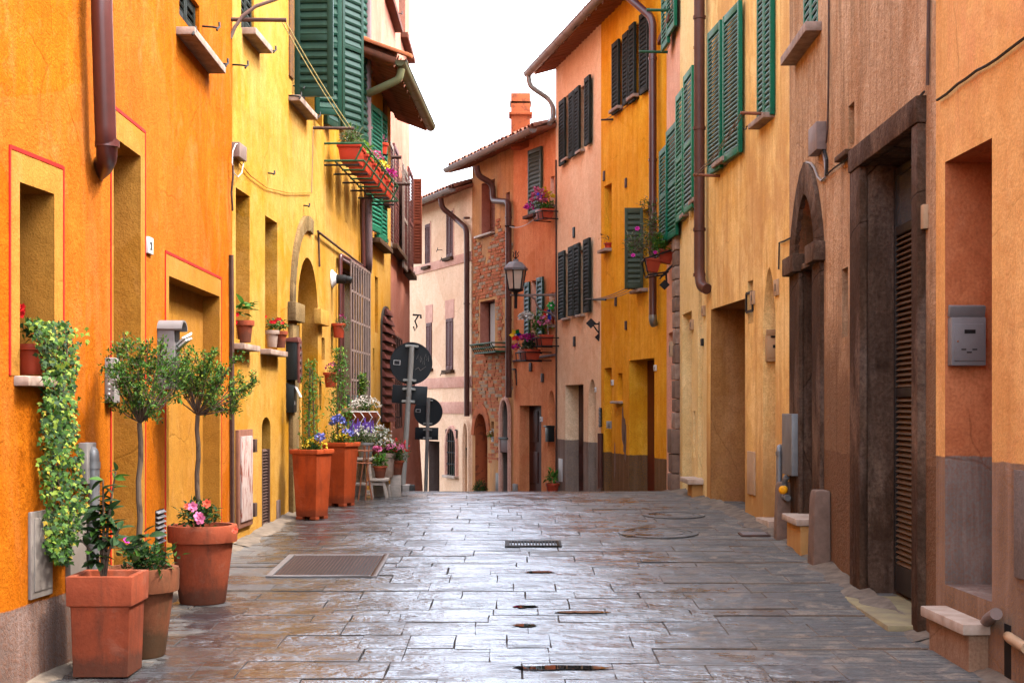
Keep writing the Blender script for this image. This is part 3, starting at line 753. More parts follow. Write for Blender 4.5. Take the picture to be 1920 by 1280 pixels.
pipe(h, [fB.wp(192, -90, .10), fB.wp(190, 0, .10), fB.wp(198, 255, .10), fB.wp(201, 295, .09), fB.wp(193, 312, .03), fB.wp(178, 325, -.04)], .056, 'pipe_maroon', collars=[fB.wp(201, 270, .10)], n=18)
# shuttered window over the wide door
u0, u1, z0, z1 = fB.rect(336, -40, 374, 76)
for k in range(2):
    shutter(h, fB.M @ T3(u0 + (u1 - u0) * k / 2, .05, z0 + .01), (u1 - u0) / 2 - .004, z1 - z0, 'shutter_black', True, mid=False)
sill(h, fB, 330, 60, 392, 116, .055, .13)
holder(h, fB, 331, 56); holder(h, fB, 379, 48); holder(h, fB, 396, 116)
fbox('meter_hatch', h, fA, fA.rect(52, 960, 93, 1112), 0, .018, 'hatch_grey', .006)
fbox('hatch_door', h, fA, fA.rect(57, 972, 90, 1100), .016, .024, 'hatch_grey', .004)
fbox('gas_hatch', h, fA, fA.rect(122, 968, 160, 1085), 0, .03, 'hatch_grey', .006)
fbox('meter_box', h, fA, fA.rect(146, 830, 164, 905), 0, .05, 'plastic_grey', .006)
pipe(h, [fA.wp(168, 848, .02), fA.wp(175, 846, .06), fA.wp(176, 870, .06), fA.wp(176, 1090, .06)], .03, 'zinc', 'gas_pipe', collars=[fA.wp(176, 872, .06)])
# louvred air vent by the floor
r_ = fB.rect(291, 957, 306, 1016); vb = fbox('air_vent', h, fB, r_, -.002, .004, 'dark_interior', 0)
for i in range(7):
    z = r_[2] + (r_[3] - r_[2]) * (i + .5) / 7
    MB().box(-(r_[1] - r_[0]) / 2, (r_[1] - r_[0]) / 2, -.012, .012, -.003, .003, None, RX(R(35))).build('vent_slat', 'mailbox_grey', vb, fB.M @ T3((r_[0] + r_[1]) / 2, -.012, z))
plate(fB, 273.5, 443, 282.5, 478, 'white house number tile with a black 1 beside the narrow ochre doorway', digit=True)
# intercom
t = thing('intercom', 'pale grey slim intercom box on the orange wall left of the small tree', 'intercom', fB.wp(200, 755))
fbox('box', t, fB, fB.rect(196, 670, 207, 755), 0, .055, 'plastic_grey', .008)
u0, u1, z0, z1 = fB.rect(197.5, 714, 206, 750, .055)
for i in range(4): fbox('button', t, fB, (u0 + .05, u1 - .01, z0 + (z1 - z0) * (i + .2) / 4, z0 + (z1 - z0) * (i + .6) / 4), .054, .060, 'paint_white', .001)
# tube letterbox with papers
t = thing('letterbox', 'dark arched metal letterbox stuffed with papers on the orange wall', 'mailbox', fB.wp(300, 740))
u0, u1, z0, z1 = fB.rect(288, 618, 312, 730); b = MB(); w = .085; uc = (u0 + u1) / 2
pr = [(-w, 0)] + [(-w * math.cos(math.pi * i / 8), z1 - z0 + w * .7 * math.sin(math.pi * i / 8)) for i in range(9)] + [(w, 0)]
b.loft([[(x, y, z) for x, z in pr] for y in (0, -.11)], None, None, (True, True))
b.build('case', 'mailbox_grey', t, fB.M @ T3(uc, 0, z0), .004)
b = MB(); b.loft([[(x * 1.12, y, z + .012) for x, z in pr[1:-1]] + [(x * 1.02, y, z) for x, z in pr[1:-1][::-1]] for y in (0, -.16)]); b.build('hood', 'mailbox_grey', t, fB.M @ T3(uc, 0, z0))
MB().box(-w * .8, w * .8, -.003, .003, -.05, .03).build('slot', 'dark_interior', t, fB.M @ T3(uc, -.111, z1 - .02))
for i, (a_, tx, tz) in enumerate(((-.5, 0, 0), (-.75, .02, .01), (-.35, .01, -.02))):
    MB().box(-.045, .045, -.004 - .002 * i, .004, -.12, .05).build('paper', 'paper', t, fB.M @ T3(uc + tx, -.15, z1 - .06 + tz) @ RX(.9) @ RY(a_))

# ---- left: yellow house ----------------------------------------------------------
h = house('yellow_house', 'long sunlit yellow house with green shutters and an arched niche behind the clay planters', fY)
ops = []
oa = OP(fY, 442, 345, 468, 640, .28); oa['z1'] = fY.hit(468, 368)[1]; ops.append(oa)
ob = OP(fY, 497, 395, 520, 657, .28); ob['z1'] = fY.hit(520, 418)[1]; ops.append(ob)
onb = to_ground(OP(fY, 558, 472, 596, 900, .32, None, 'plaster_yellow', 'round', .62), fY); ops.append(onb)
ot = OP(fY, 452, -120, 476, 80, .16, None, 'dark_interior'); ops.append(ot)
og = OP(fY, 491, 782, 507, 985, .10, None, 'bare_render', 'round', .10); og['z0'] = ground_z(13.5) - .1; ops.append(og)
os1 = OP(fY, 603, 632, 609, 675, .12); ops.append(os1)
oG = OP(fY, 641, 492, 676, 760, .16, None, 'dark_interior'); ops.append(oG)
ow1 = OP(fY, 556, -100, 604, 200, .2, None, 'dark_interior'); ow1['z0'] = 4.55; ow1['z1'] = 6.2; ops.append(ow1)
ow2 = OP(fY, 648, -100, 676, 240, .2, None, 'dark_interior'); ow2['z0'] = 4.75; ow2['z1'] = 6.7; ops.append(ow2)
wall_mesh(fY, ops, 'plaster_yellow', 7.4).build('wall', None, h, fY.M.copy())
# top window with dark shutters
u0, u1, z0, z1 = fY.rect(452, -120, 476, 72)
for k in range(2): shutter(h, fY.M @ T3(u0 + (u1 - u0) * k / 2, .04, z0), (u1 - u0) / 2 - .004, z1 - z0, 'shutter_black', True, mid=False)
sill(h, fY, 454, 48, 487, 92, .06, .12); holder(h, fY, 491, 92); holder(h, fY, 401 + 35, 120)
# big open shutters: first window
def perp(par, f, Y, py0, py1, w, mat, ang=0, out=.02, dirn=1, **k):
    """leaf swung out across the street; its lower edge at pixel row py1"""
    u = (Y - f.O.y) / f.U.y; p = f.w(u, out, 0); z0 = EYE + (762 - py1) / FPX * Y; z1 = EYE + (762 - py0) / FPX * Y
    M = T3(p.x, p.y, z0) @ RZ(ang if dirn > 0 else math.pi + ang)
    return shutter(par, M, w, z1 - z0, mat, **k)
perp(h, fY, 14.6, -45, 182, .40, 'shutter_deep_green', -.05, n=15, rail=.09, mid=True, stile=.06)
perp(h, fY, 15.75, -60, 214, .30, 'shutter_green', .35, n=16)
sill(h, fY, 541, 178, 575, 215, .06, .12); holder(h, fY, 549, 160); holder(h, fY, 541, 178); holder(h, fY, 578, 215)
def leaf_at(par, f, pxh, py0, py1, w, ang, mat, **k):
    u, z0 = f.hit(pxh, py1, .03); z1 = f.hit(pxh, py0, .03)[1]
    return shutter(par, f.M @ T3(u, -.03, z0) @ RZ(-ang), w, z1 - z0, mat, **k)
leaf_at(h, fY, 640, -90, 240, .46, .45, 'shutter_deep_green', n=24); leaf_at(h, fY, 672, -60, 262, .40, .25, 'shutter_green', n=24); leaf_at(h, fY, 611, -90, 232, .40, .22, 'shutter_deep_green', n=22)
# pale frame strip beside the big shutter
fbox('window_surround', h, fY, fY.rect(541, -100, 548, 150), -.002, .02, 'plaster_amber', .003)
# iron arms for a washing line
for px0, py, px1 in ((433, 37, 537), (587, 240, 664)):
    Y = fY.wp(px0, py).y; a = fY.wp(px0, py); e = P(px1, py + 1, Y); MB().tube([a, e], .018, 8).world('line_arm', 'iron_brown', h)
c0 = fY.wp(432, 72); MB().tube([c0, P(440, 52, c0.y), P(455, 30, c0.y), P(480, 12, c0.y), P(520, -2, c0.y)], .016, 8).world('curved_bracket', 'bar_grey', h)
Y1, Y2 = fY.wp(433, 37).y, fY.wp(587, 240).y
for dx in (0, 7): cable(h, sag(P(534 - dx, 38, Y1), P(658 - dx, 240, Y2), .03), .005, 'line_yellow', 'washing_line')
# sagging wire and its junction box
t0 = fY.wp(441, 292, .03)
fbox('junction_box', h, fY, fY.rect(434, 266, 448, 304), 0, .07, 'bar_grey', .008)
cable(h, [fY.wp(441, 295, .02), fY.wp(470, 330, .02), fY.wp(500, 352, .02), fY.wp(540, 362, .02), fY.wp(584, 362, .02)], .005, 'plaster_ochre')
cable(h, [fY.wp(584, 362, .02), fY.wp(586, 300, .02), fY.wp(587, 242, .02)], .004, 'bar_grey')
b = [fY.wp(434 + 22 * math.sin(i / 9 * 6.3) * .5 + 12, 300 + 32 * math.cos(i / 9 * 6.3), .05) for i in range(10)]; cable(h, b, .005, 'cable_white')
cable(h, [fY.wp(436, 300, .05), fY.wp(437, 330, .05), fY.wp(434, 360, .04), fY.wp(436, 395, .03)], .009, 'iron_brown')
cable(h, [fY.wp(433.5, 478, .03), fY.wp(434.5, 600, .03), fY.wp(435, 760, .03), fY.wp(436, 985, .03)], .020, 'iron_brown', 'conduit')
for px, py in ((502, 323), (569, 384)): holder(h, fY, px, py, s=.5)
# sills of the two narrow windows
sill(h, fY, 437, 641, 468, 651, .05, .10); sill(h, fY, 488, 653, 521, 660, .05, .10)
# arched niche: old stone pillar, outer arch ring, imposts
b = MB(); pts = []
oo = dict(u0=fY.hit(543, 0)[0], u1=fY.hit(606, 0)[0], zs=fY.hit(548, 570)[1], z1=fY.hit(575, 404)[1], arch='round'); w = .22
cv = arch_pts(oo, 14); half = cv[:9]
for (p, q) in zip(half, half[1:]):
    c = ((oo['u0'] + oo['u1']) / 2, oo['zs']); ins = lambda v: (v[0] + (c[0] - v[0]) * .16, v[1] + (c[1] - v[1]) * .16)
    k = 1 - .07; p2, q2 = ins(p), ins(q)
    MB().loft([[(p[0], y, p[1]), (q[0], y, q[1]), (q2[0], y, q2[1]), (p2[0], y, p2[1])] for y in (-.035, .01)], None, None).build('arch_stone', 'plaster_arch_stone', h, fY.M.copy(), .008)
fbox('pillar', h, fY, (*fY.rect(541, 600, 552, 700)[:2], ground_z(14.5) - .1, fY.hit(545, 608)[1]), 0, .05, 'plaster_arch_stone', .01)
for r_, m in ((fY.rect(539, 565, 557, 606), 'plaster_arch_stone'), (fY.rect(588, 578, 604, 612), 'plaster_yellow')): fbox('impost', h, fY, r_, 0, .085, m, .01)
fbox('impost', h, fY, (onb['u0'] + .002, onb['u1'] - .002, *fY.rect(558, 582, 558, 614)[2:]), -.318, -.26, 'plaster_yellow', .01)
fbox('pillar', h, fY, (onb['u0'] + .002, onb['u0'] + .08, ground_z(15) - .1, fY.hit(552, 600)[1]), -.2, .03, 'plaster_yellow', .01)
# letterboxes, intercom
t = thing('letterbox', 'black ornate house-shaped letterbox on the yellow wall, the upper of two', 'mailbox', fY.wp(537, 715))
Yb = fY.wp(537, 690).y; p0, p1 = P(521, 712, Yb), P(545, 640, Yb); x0 = fY.wp(521, 700).x - .02
M = T3(x0, Yb, p0.z); hh = p1.z - p0.z
b = MB(); b.box(0, .145, -.02, .20, 0, hh); b.build('case', 'mailbox_dark', t, M, .004)
b = MB(); b.loft([[(-.01, y, hh), (.165, y, hh - .01), (.15, y, hh + .045), (.0, y, hh + .03)] for y in (-.035, .22)]); b.build('lid', 'shutter_brown', t, M, .003)
b = MB(); b.loft([[(.146, .0, -.03), (.146, .2, -.03), (.146, .2, hh), (.146, .1, hh + .05), (.146, .0, hh)], [(.162, .0, -.03), (.162, .2, -.03), (.162, .2, hh), (.162, .1, hh + .05), (.162, .0, hh)]]); b.build('ornate_front', 'shutter_brown', t, M, .003)
for i in range(5): MB().lathe([(.0, 0), (.028, 0), (.022, .010), (.0, .014)], 8).build('rosette', 'iron_brown', t, M @ T3(.162, .1, .03 + i * hh / 5) @ RY(R(90)))
t = thing('letterbox', 'plain black letterbox with a folded paper, below the ornate one', 'mailbox', fY.wp(533, 774))
p0, p1 = P(522, 773, Yb), P(540, 714, Yb); M = T3(x0, Yb, p0.z); hh = p1.z - p0.z
b = MB(); b.loft([[(0, y, 0), (.115, y, 0), (.115, y, hh - .05), (0, y, hh)] for y in (-.02, .18)]); b.build('case', 'mailbox_dark', t, M, .004)
MB().box(-.005, .005, -.05, .05, -.08, .04).build('paper', 'paper', t, M @ T3(.14, .05, hh - .09) @ RY(-.45))
MB().box(-.002, .002, -.03, .03, -.02, .02).build('name_label', 'paper', t, M @ T3(.117, .05, hh * .3))
t = thing('intercom', 'brown intercom panel with a column of name buttons inside the arched niche', 'intercom', fY.wp(560, 717))
M = fY.M @ T3(onb['u0'] + .19, onb['d'], fY.hit(560, 717)[1]); hh = fY.hit(560, 653)[1] - fY.hit(560, 717)[1]
yb = fY.wp(560, 690).y; M = T3(P(553, 700, yb + .25).x, yb + .25, P(553, 716, yb + .25).z)
MB().box(0, .075, 0, .03, 0, .34).build('panel', 'iron_brown', t, M, .003)
MB().box(-.06, .0, .01, .05, 0.0, .34).build('bracket', 'iron_brown', t, M)
for i in range(6): MB().box(.010, .035, -.004, .001, .13 + i * .033, .148 + i * .033).build('name_button', 'paint_white', t, M)
# lower hatch, tall grille
fbox('old_hatch_frame', h, fY, fY.rect(441, 806, 468, 982), 0, .03, 'wood_rust', .006)
r_ = fY.rect(444, 818, 465, 972); fbox('old_hatch', h, fY, r_, .028, .045, 'hatch_peeling', .006, label='white painted hatch with the paint peeling to rust')
for py in (835, 955): fbox('hinge', h, fY, fY.rect(466, py - 12, 470, py + 12), .02, .06, 'iron_brown', .003)
u0, u1 = og['u0'] + .01, og['u1'] - .01; z0, z1 = ground_z(13.4), fY.hit(500, 842)[1]; n = 26
gr = MB().box(u0, u0 + .03, .0, .04, z0, z1).box(u1 - .03, u1, .0, .04, z0, z1).build('vent_grille', 'iron_brown', h, fY.M.copy())
sd_ = MB().box(-.5, .5, -.018, .018, -.006, .006, None, RX(R(35))).data('grille_slat', 'iron_brown')
for i in range(n): inst('grille_slat', sd_, gr, fY.M @ T3((u0 + u1) / 2, .03, z0 + (z1 - z0) * (i + .5) / n) @ SC(u1 - u0 - .06, 1, 1))
fbox('floor_vent', h, fY, fY.rect(518, 938, 524, 972), -.01, .012, 'bar_grey', .003)
# spotlight
t = thing('spotlight', 'small black wall spotlight with a round white base beside the barred window', 'lamp', fY.wp(622, 523))
M = T3(*fY.wp(622, 523)) @ RZ(math.atan2(-fY.into.y, -fY.into.x)) 
MB().lathe([(.0, 0), (.11, 0), (.11, .012), (.085, .03), (.06, .06), (.0, .06)], 20).build('wall_base', 'paint_white', t, M @ RY(R(90)))
MB().tube([(.05, 0, 0), (.17, 0, -.005)], .055, 14).tube([(.16, 0, 0), (.24, 0, -.02)], .043, 14).build('lamp_head', 'iron_black', t, M, .003)
# barred window with its brown pipe frame
r_ = (oG['u0'] - .05, oG['u1'] + .05, oG['z0'] - .05, oG['z1'] + .02); grille(h, fY, r_, 8, 5, .12, 'bar_grey', .013)
fbox('grille_edge', h, fY, (r_[1] - .01, r_[1] + .05, r_[2], r_[3]), .02, .11, 'bar_grey', .004)
window_unit(h, fY, oG, 'shutter_brown')
sill(h, fY, 640, 766, 677, 764, .05, .12)
pipe(h, [fY.wp(638, 770, .05), fY.wp(638, 610, .05), fY.wp(638, 478, .05), fY.wp(660, 490, .05), fY.wp(687, 508, .05)], .026, 'pipe_maroon', 'conduit')
pipe(h, [fY.wp(596, 434, .04), fY.wp(640, 468, .04), fY.wp(688, 504, .04)], .014, 'iron_brown', 'conduit', collars=[])
cable(h, [fY.wp(597, 436, .02), fY.wp(598, 470, .02), fY.wp(599, 500, .02)], .012, 'iron_brown')
pipe(h, [fY.wp(641, 486, .06), fY.wp(665, 500, .06), fY.wp(687, 514, .06)], .02, 'pipe_lilac', 'conduit')
# downpipes at the far end
pipe(h, [fY.wp(688, -160, .10), fY.wp(688, 180, .10), fY.wp(691, 495, .10), fY.wp(689, 512, .03)], .055, 'pipe_lilac', collars=[fY.wp(689, 135, .10), fY.wp(690, 240, .1), fY.wp(690, 375, .1)])
pipe(h, [fY.wp(679, 370, .05), fY.wp(681, 500, .05)], .032, 'pipe_maroon', 'conduit')

# ---- left: low yellow wing with the tiled eave -----------------------------------
h = house('yellow_wing', 'low yellow wing under a projecting tiled eave, with teal shutters and an arched brown louvre', fW)
od = OP(fW, 703, 517, 708.5, 625, .12); oz = OP(fW, 699, 652, 702, 694, .1); oq = OP(fW, 697, 200, 718, 452, .15, None, 'dark_interior')
ZW = 6.14
wall_mesh(fW, [od, oz, oq], 'plaster_yellow', ZW, depth=3.).build('wall', None, h, fW.M.copy())
fshutter(h, fW, 694, 193, 705, 440, 'shutter_teal', .05, True, -.12, n=30); fshutter(h, fW, 708, 203, 718, 455, 'shutter_teal', .05, True, -.08, n=30)
sill(h, fW, 695, 442, 720, 470, .07, .14, 'terracotta_old'); holder(h, fW, 712, 452)
fbox('painted_strip', h, fW, (fW.hit(718, 0)[0], fW.hit(724, 0)[0], fW.hit(720, 270)[1], ZW - .03), -.002, .02, 'plaster_amber', .003)
eave(h, fW, ZW - .02, -.75, fW.L + .65, .52, 'roof_tile', 'copper_green', 20, 1.6, .17)
for k in range(3): MB().box(-.10, .10, -.42, .40, -.02, .025).build('verge_tile', 'roof_tile_orange', h, fW.M @ T3(-.80, -.10 + .55 * k - .25, ZW + .07 + .20 * k - .09) @ RX(R(20)) @ RY(.12 * (k - 1)), .01)
ga = fW.w(-.62, .585, ZW - .28); pipe(h, [ga, fW.w(-.62, .56, ZW - .42), fW.w(-.55, .30, ZW - .52), fW.w(-.4, .06, ZW - .58), fW.w(-.4, .06, ZW - .75)], .052, 'copper_green', 'gutter_outlet')
# arched louvre of brown boards
u0, u1, z0, z1 = fW.rect(713, 574, 731, 780); z1 = fW.hit(722, 574)[1]; z0 = fW.hit(722, 790)[1]
o_ = dict(u0=u0, u1=u1, zs=z1 - .35, z1=z1, arch='round'); ring = [(u0, z0)] + arch_pts(o_, 10) + [(u1, z0)]
lv = MB().loft([[(u, y, z) for u, z in ring] for y in (0, -.03)], None, None, (True, True)).build('arched_louvre', 'louvre_edge', h, fW.M.copy())
n = 13
for i in range(n):
    za, zc = z0 + (z1 - .02 - z0) * i / n, z0 + (z1 - .02 - z0) * (i + .8) / n
    k = 1 if zc < o_['zs'] else math.sqrt(max(.02, 1 - ((zc - o_['zs']) / .35) ** 2)); c = (u0 + u1) / 2; hw = (u1 - u0) / 2 * k
    MB().loft([[(c - hw, -.03, za), (c + hw, -.03, za), (c + hw, -.03, zc), (c - hw, -.03, zc)], [(c - hw, -.10, za), (c + hw, -.10, za), (c + hw, -.05, zc), (c - hw, -.05, zc)]], None, None).build('louvre_board', 'shutter_brown', lv, fW.M.copy(), .004)
b = MB().tube([fW.w(u1 - .1, .1, z0 + .32), fW.w(u1 - .1, .18, z0 + .32), fW.w(u1 - .1, .18, z0 + .06), fW.w(u1 - .1, .1, z0 + .06)], .012, 6); b.world('handle', 'iron_black', lv)

# ---- left: tall rose house -------------------------------------------------------
h = house('rose_house', 'tall rose pink house with brown louvred shutters, rising behind the tiled eave', fP)
ops = [OP(fP, 729, 262, 737, 468, .15, None, 'dark_interior'), OP(fP, 757, 312, 764, 508, .15, None, 'dark_interior')]
og2 = OP(fP, 737, 630, 748, 800, .12, None, 'dark_interior'); ops.append(og2)
for px0, py0, px1, py1 in ((720, -120, 734, 15), (748, -60, 760, 84)): ops.append(OP(fP, px0, py0, px1, py1, .15, None, 'dark_interior'))
wall_mesh(fP, ops, 'plaster_rose', 10.2).build('wall', None, h, fP.M.copy())
fshutter(h, fP, 728, 258, 736, 468, 'shutter_bare', .05, False, 0, slat_mat='shutter_brown'); fshutter(h, fP, 738, 268, 746, 474, 'shutter_brown', .05, False)
fshutter(h, fP, 756, 308, 763, 510, 'shutter_bare', .12, False, slat_mat='shutter_brown'); fshutter(h, fP, 766, 312, 773.5, 512, 'shutter_brown', .15, False)
perp(h, fP, 28.9, 335, 495, .17, 'shutter_rust', -.15, .10, single=False, n=30)
sill(h, fP, 728, 462, 748, 478, .08, .16, 'terracotta_old'); sill(h, fP, 756, 508, 767, 515, .08, .16, 'terracotta_old')
sill(h, fP, 721, 12, 741, 28, .10, .14, 'terracotta'); sill(h, fP, 751, 78, 766, 94, .10, .14, 'terracotta')
for px, py in ((745, 475), (737, 468), (766, 512), (741, 24), (764, 66), (765, 92)): holder(h, fP, px, py)
grille(h, fP, (og2['u0'], og2['u1'], og2['z0'], og2['z1']), 3, 2, .05, 'iron_brown', .016)
fbox('window_surround', h, fP, (og2['u0'] - .1, og2['u1'] + .1, og2['z1'], og2['z1'] + .1), 0, .04, 'plaster_rose', .01)
b = MB(); zt, zb = 2.6, ground_z(28) - .5; L = fP.L
b.loft([[(L - 1.6, .01, z), (L + .003, .01, z), (L + .003, -o, z), (L - 1.6, -o * .2, z)] for z, o in ((zb, .34), (zt - 1.2, .16), (zt, .01))], 'plaster_rose')
b.build('battered_base', 'plaster_rose', h, fP.M.copy())
for px0, py, px1 in ((727, 295, 753), (731, 345, 769)):
    Y = fP.wp(px0, py).y; MB().tube([fP.wp(px0, py), P(px1, py, Y)], .03, 8).world('line_arm', 'iron_brown', h)
ya, yb = fP.wp(727, 295).y, fP.wp(731, 345).y
for dx in (0, 6): cable(h, sag(P(752 - dx, 296, ya), P(768 - dx, 345, yb), .05), .008, 'cable_white', 'washing_line')
q = Vector((-2.06, 29.15, 0)); zq = P(783, 600, 29.2).z
b = MB(); b.tube([P(774, 590, 29.1), P(789, 591, 29.1), P(789, 597, 29.1)], .02, 6); b.tube([P(775, 612, 29.1), P(778, 620, 29.1), P(782, 612, 29.1), P(778, 602, 29.1), P(784, 592, 29.1)], .016, 6); b.world('wrought_bracket', 'iron_black', h)

# ---- right, nearest: tangerine house ---------------------------------------------
h = house('tangerine_house', 'weathered tangerine house with a deep doorway and grey painted base at the street edge', f9)
o9 = OP(f9, 1772, 300, 1860, 1128, .42, 'plaster_terracotta', 'plaster_terracotta'); o9['z1'] = (f9.hit(1772, 305)[1] + f9.hit(1860, 258)[1]) / 2
wall_mesh(f9, [o9], 'plaster_tangerine', 6.0).build('wall', None, h, f9.M.copy())
zs_ = (f9.hit(1742, 1121)[1] + f9.hit(1851, 1168)[1]) / 2
b = MB(); u0, u1 = f9.hit(1776, 0)[0], f9.hit(1853, 0)[0]
st = fbox('door_step', h, f9, (u0 - .03, u1 + .03, zs_ - .055, zs_), -.41, .14, 'marble', .008)
fbox('step_base', h, f9, (u0, u1, ground_z(7.5) - .2, zs_ - .055), -.40, .10, 'step_brown', .006)
def wire_run(f, pts, out=.015): return [f.wp(x, y, out) for x, y in pts]
cable(h, wire_run(f9, [(1757, 188), (1775, 176), (1795, 158), (1812, 147), (1830, 133), (1848, 124), (1870, 110), (1893, 92), (1925, 68)], .02), .008, 'cable_black')
pipe(h, [f9.wp(1848, 1168, -.03), f9.wp(1853, 1160, .05), f9.wp(1868, 1150, .08)], .03, 'bar_grey', 'waste_pipe')
pipe(h, [f9.wp(1890, 1190, -.04), f9.wp(1894, 1196, .04), f9.wp(1925, 1215, .05)], .026, 'hatch_cream', 'waste_pipe')
fbox('wall_hatch', h, f9, f9.rect(1905, 880, 1950, 1095), 0, .012, 'plaster_grey', .003)
fbox('pipe_chase', h, f9, (f9.hit(1896, 0)[0], f9.hit(1884, 0)[0], ground_z(6.8) - .1, f9.hit(1890, 1170)[1]), -.02, .003, 'dark_interior', 0)
# mailbox on the far jamb of the doorway
t = thing('letterbox', 'grey metal letterbox with an open flap on the terracotta door jamb', 'mailbox', f9.wp(1808, 686))
jm = f9.M @ T3(o9['u0'], 0, 0)     # the far jamb: x = 0, facing +U (the camera)
a, c = f9.w(o9['u0'], 0, 0), f9.w(o9['u0'], -.42, 0)
Yj = a.y; zb_, zt_ = EYE + (762 - 686) / FPX * Yj, EYE + (762 - 596) / FPX * Yj; W_ = 64 / FPX * Yj; x0 = (1776 - 960) / FPX * Yj
MJ = T3(x0, Yj - .005, zb_); hh = zt_ - zb_; D = .075
t_case = MB().box(0, W_, -D, 0, 0, hh).build('case', 'mailbox_grey', t, MJ, .006)
MB().box(W_ * .07, W_ * .93, -D - .006, -D, hh * .10, hh * .86).build('door', 'mailbox_grey', t, MJ, .003)
b = MB(); b.box(W_ * .08, W_ * .92, -D * .8, -D * .5, hh - .004, hh + .002); b.build('letter_slot', 'dark_interior', t, MJ)
b = MB(); b.box(-.004, W_ + .004, -.035, .0, 0, .062, None, RX(.30)); b.build('flap', 'mailbox_grey', t, MJ @ T3(0, -.01, hh + .01), .003)
MB().box(W_ * .36, W_ * .68, -D - .008, -D - .005, hh * .66, hh * .74).build('name_window', 'dark_interior', t, MJ)
for x_, z_ in ((.27, .32), (.43, .26), (.59, .32)): MB().box(W_ * x_, W_ * (x_ + .14), -D - .008, -D - .005, hh * z_, hh * (z_ + .025)).build('vent_slot', 'dark_interior', t, MJ)
MB().lathe([(0, 0), (.006, 0), (.005, .004), (0, .004)], 8).build('keyhole', 'iron_rust', t, MJ @ T3(W_ * .17, -D - .006, hh * .5) @ RX(R(90)))

# ---- right: brown roughcast house ------------------------------------------------
h = house('roughcast_house', 'brown roughcast house with a dark stone portal and a pointed stone arch', f8)
od = to_ground(OP(f8, 1625, 330, 1724, 1100, .235, 'stone_brown', 'stone_brown'), f8); od['z1'] = (f8.hit(1612, 320)[1] + f8.hit(1724, 240)[1]) / 2
oa = to_ground(OP(f8, 1505, 490, 1530, 900, .26, 'stone_brown', 'stone_brown'), f8); oa['z1'] = f8.hit(1515, 478)[1]
ol = OP(f8, 1497, 378, 1533, 492, .16, 'rubble', 'rubble', 'point', .42); ol['z0'] = f8.hit(1515, 490)[1]
osl = OP(f8, 1591, 200, 1602, 270, .14); os2 = OP(f8, 1578.5, 505, 1590, 630, .14)
owt = OP(f8, 1506, -120, 1534, 62, .15, None, 'dark_interior')
wall_mesh(f8, [od, oa, ol, osl, os2, owt], 'roughcast_brown', 6.4).build('wall', None, h, f8.M.copy())
# stone portal
u0, u1 = f8.hit(1606, 0)[0], f8.hit(1736, 0)[0]; zt = (f8.hit(1606, 283)[1] + f8.hit(1735, 180)[1]) / 2; zg = ground_z(9.5) - .2
fbox('portal_jamb', h, f8, (u0, od['u0'], zg, od['z1']), -.02, .05, 'stone_brown', .012)
fbox('portal_jamb', h, f8, (od['u1'], u1, zg, od['z1']), -.02, .05, 'stone_brown', .012)
fbox('portal_lintel', h, f8, (u0 - .01, u1 + .01, od['z1'], zt), -.02, .06, 'stone_brown', .012)
fbox('threshold', h, f8, (od['u0'] - .1, od['u1'] + .05, ground_z(9.3) - .06, ground_z(9.3) + .010), -.23, .20, 'cement_yellow', .02)
# louvred double door standing in the back of the portal
zb, zt = ground_z(9.3) + .04, od['z1'] - .03; dw = (od['u1'] - od['u0'] - .02) / 2
for k in range(2):
    ua = od['u0'] + .01 + k * dw; M = f8.M @ T3(ua, od['d'] - .035, zb); b = MB(); e = .02; H = zt - zb; w = dw - .006
    zf = f8.hit(1690, 402)[1] - zb; zm = f8.hit(1700, 742)[1] - zb; r = .045
    b.box(0, r, -e, e, 0, H); b.box(w - r, w, -e, e, 0, H)
    for za, zc in ((0, .18), (zm, zm + .06), (zf - .03, zf + .03), (H - .05, H)): b.box(r, w - r, -e * .9, e * .9, za, zc)
    dr = b.build('louvred_door', 'louvre_edge', h, M, .003)
    MB().box(r, w - r, -.004, .004, zf + .03, H - .05).build('pane', 'window_glass', dr, M)
    for za, zc in ((.18, zm), (zm + .06, zf - .03)):
        n = int((zc - za) / .036)
        for i in range(n): inst('slat', slat_data('louvre_brown'), dr, M @ T3(w / 2, 0, za + (zc - za) * (i + .5) / n) @ SC(w - 2 * r, .8, .75))
# pointed arch: stone frame blocks, impost, jambs
cc = dict(u0=f8.hit(1487, 0)[0], u1=f8.hit(1545, 0)[0], zs=f8.hit(1487, 480)[1], z1=f8.hit(1514, 304)[1], arch='point')
if cc['u0'] > cc['u1']: cc['u0'], cc['u1'] = cc['u1'], cc['u0']
if ol['u0'] < cc['u0'] + .04: cc['u0'] = ol['u0'] - .12
ci = dict(u0=ol['u0'], u1=ol['u1'], zs=ol['zs'], z1=ol['z1'], arch='point'); po, pi = arch_pts(cc, 12), arch_pts(ci, 12)
po = [(cc['u0'], ol['z0'])] + po + [(cc['u1'], ol['z0'])]; pi = [(ci['u0'], ol['z0'])] + pi + [(ci['u1'], ol['z0'])]
for i in range(0, len(po) - 1):
    p, q, p2, q2 = po[i], po[i + 1], pi[i], pi[i + 1]
    MB().loft([[(p[0], y, p[1]), (q[0], y, q[1]), (q2[0], y, q2[1]), (p2[0], y, p2[1])] for y in (-.035, .01)]).build('arch_stone', 'stone_brown', h, f8.M.copy(), .004)
zi0, zi1 = f8.hit(1480, 522)[1], f8.hit(1480, 490)[1]
fbox('impost', h, f8, (cc['u0'] - .05, oa['u0'] + .02, zi0, zi1), -.02, .09, 'stone_brown', .01)
fbox('impost', h, f8, (oa['u1'] - .02, cc['u1'] + .05, zi0, zi1), -.02, .09, 'stone_brown', .01)
fbox('arch_transom', h, f8, (oa['u0'] + .003, oa['u1'] - .003, zi0 + .01, ol['z0'] - .003), -.15, .02, 'stone_brown', .01)
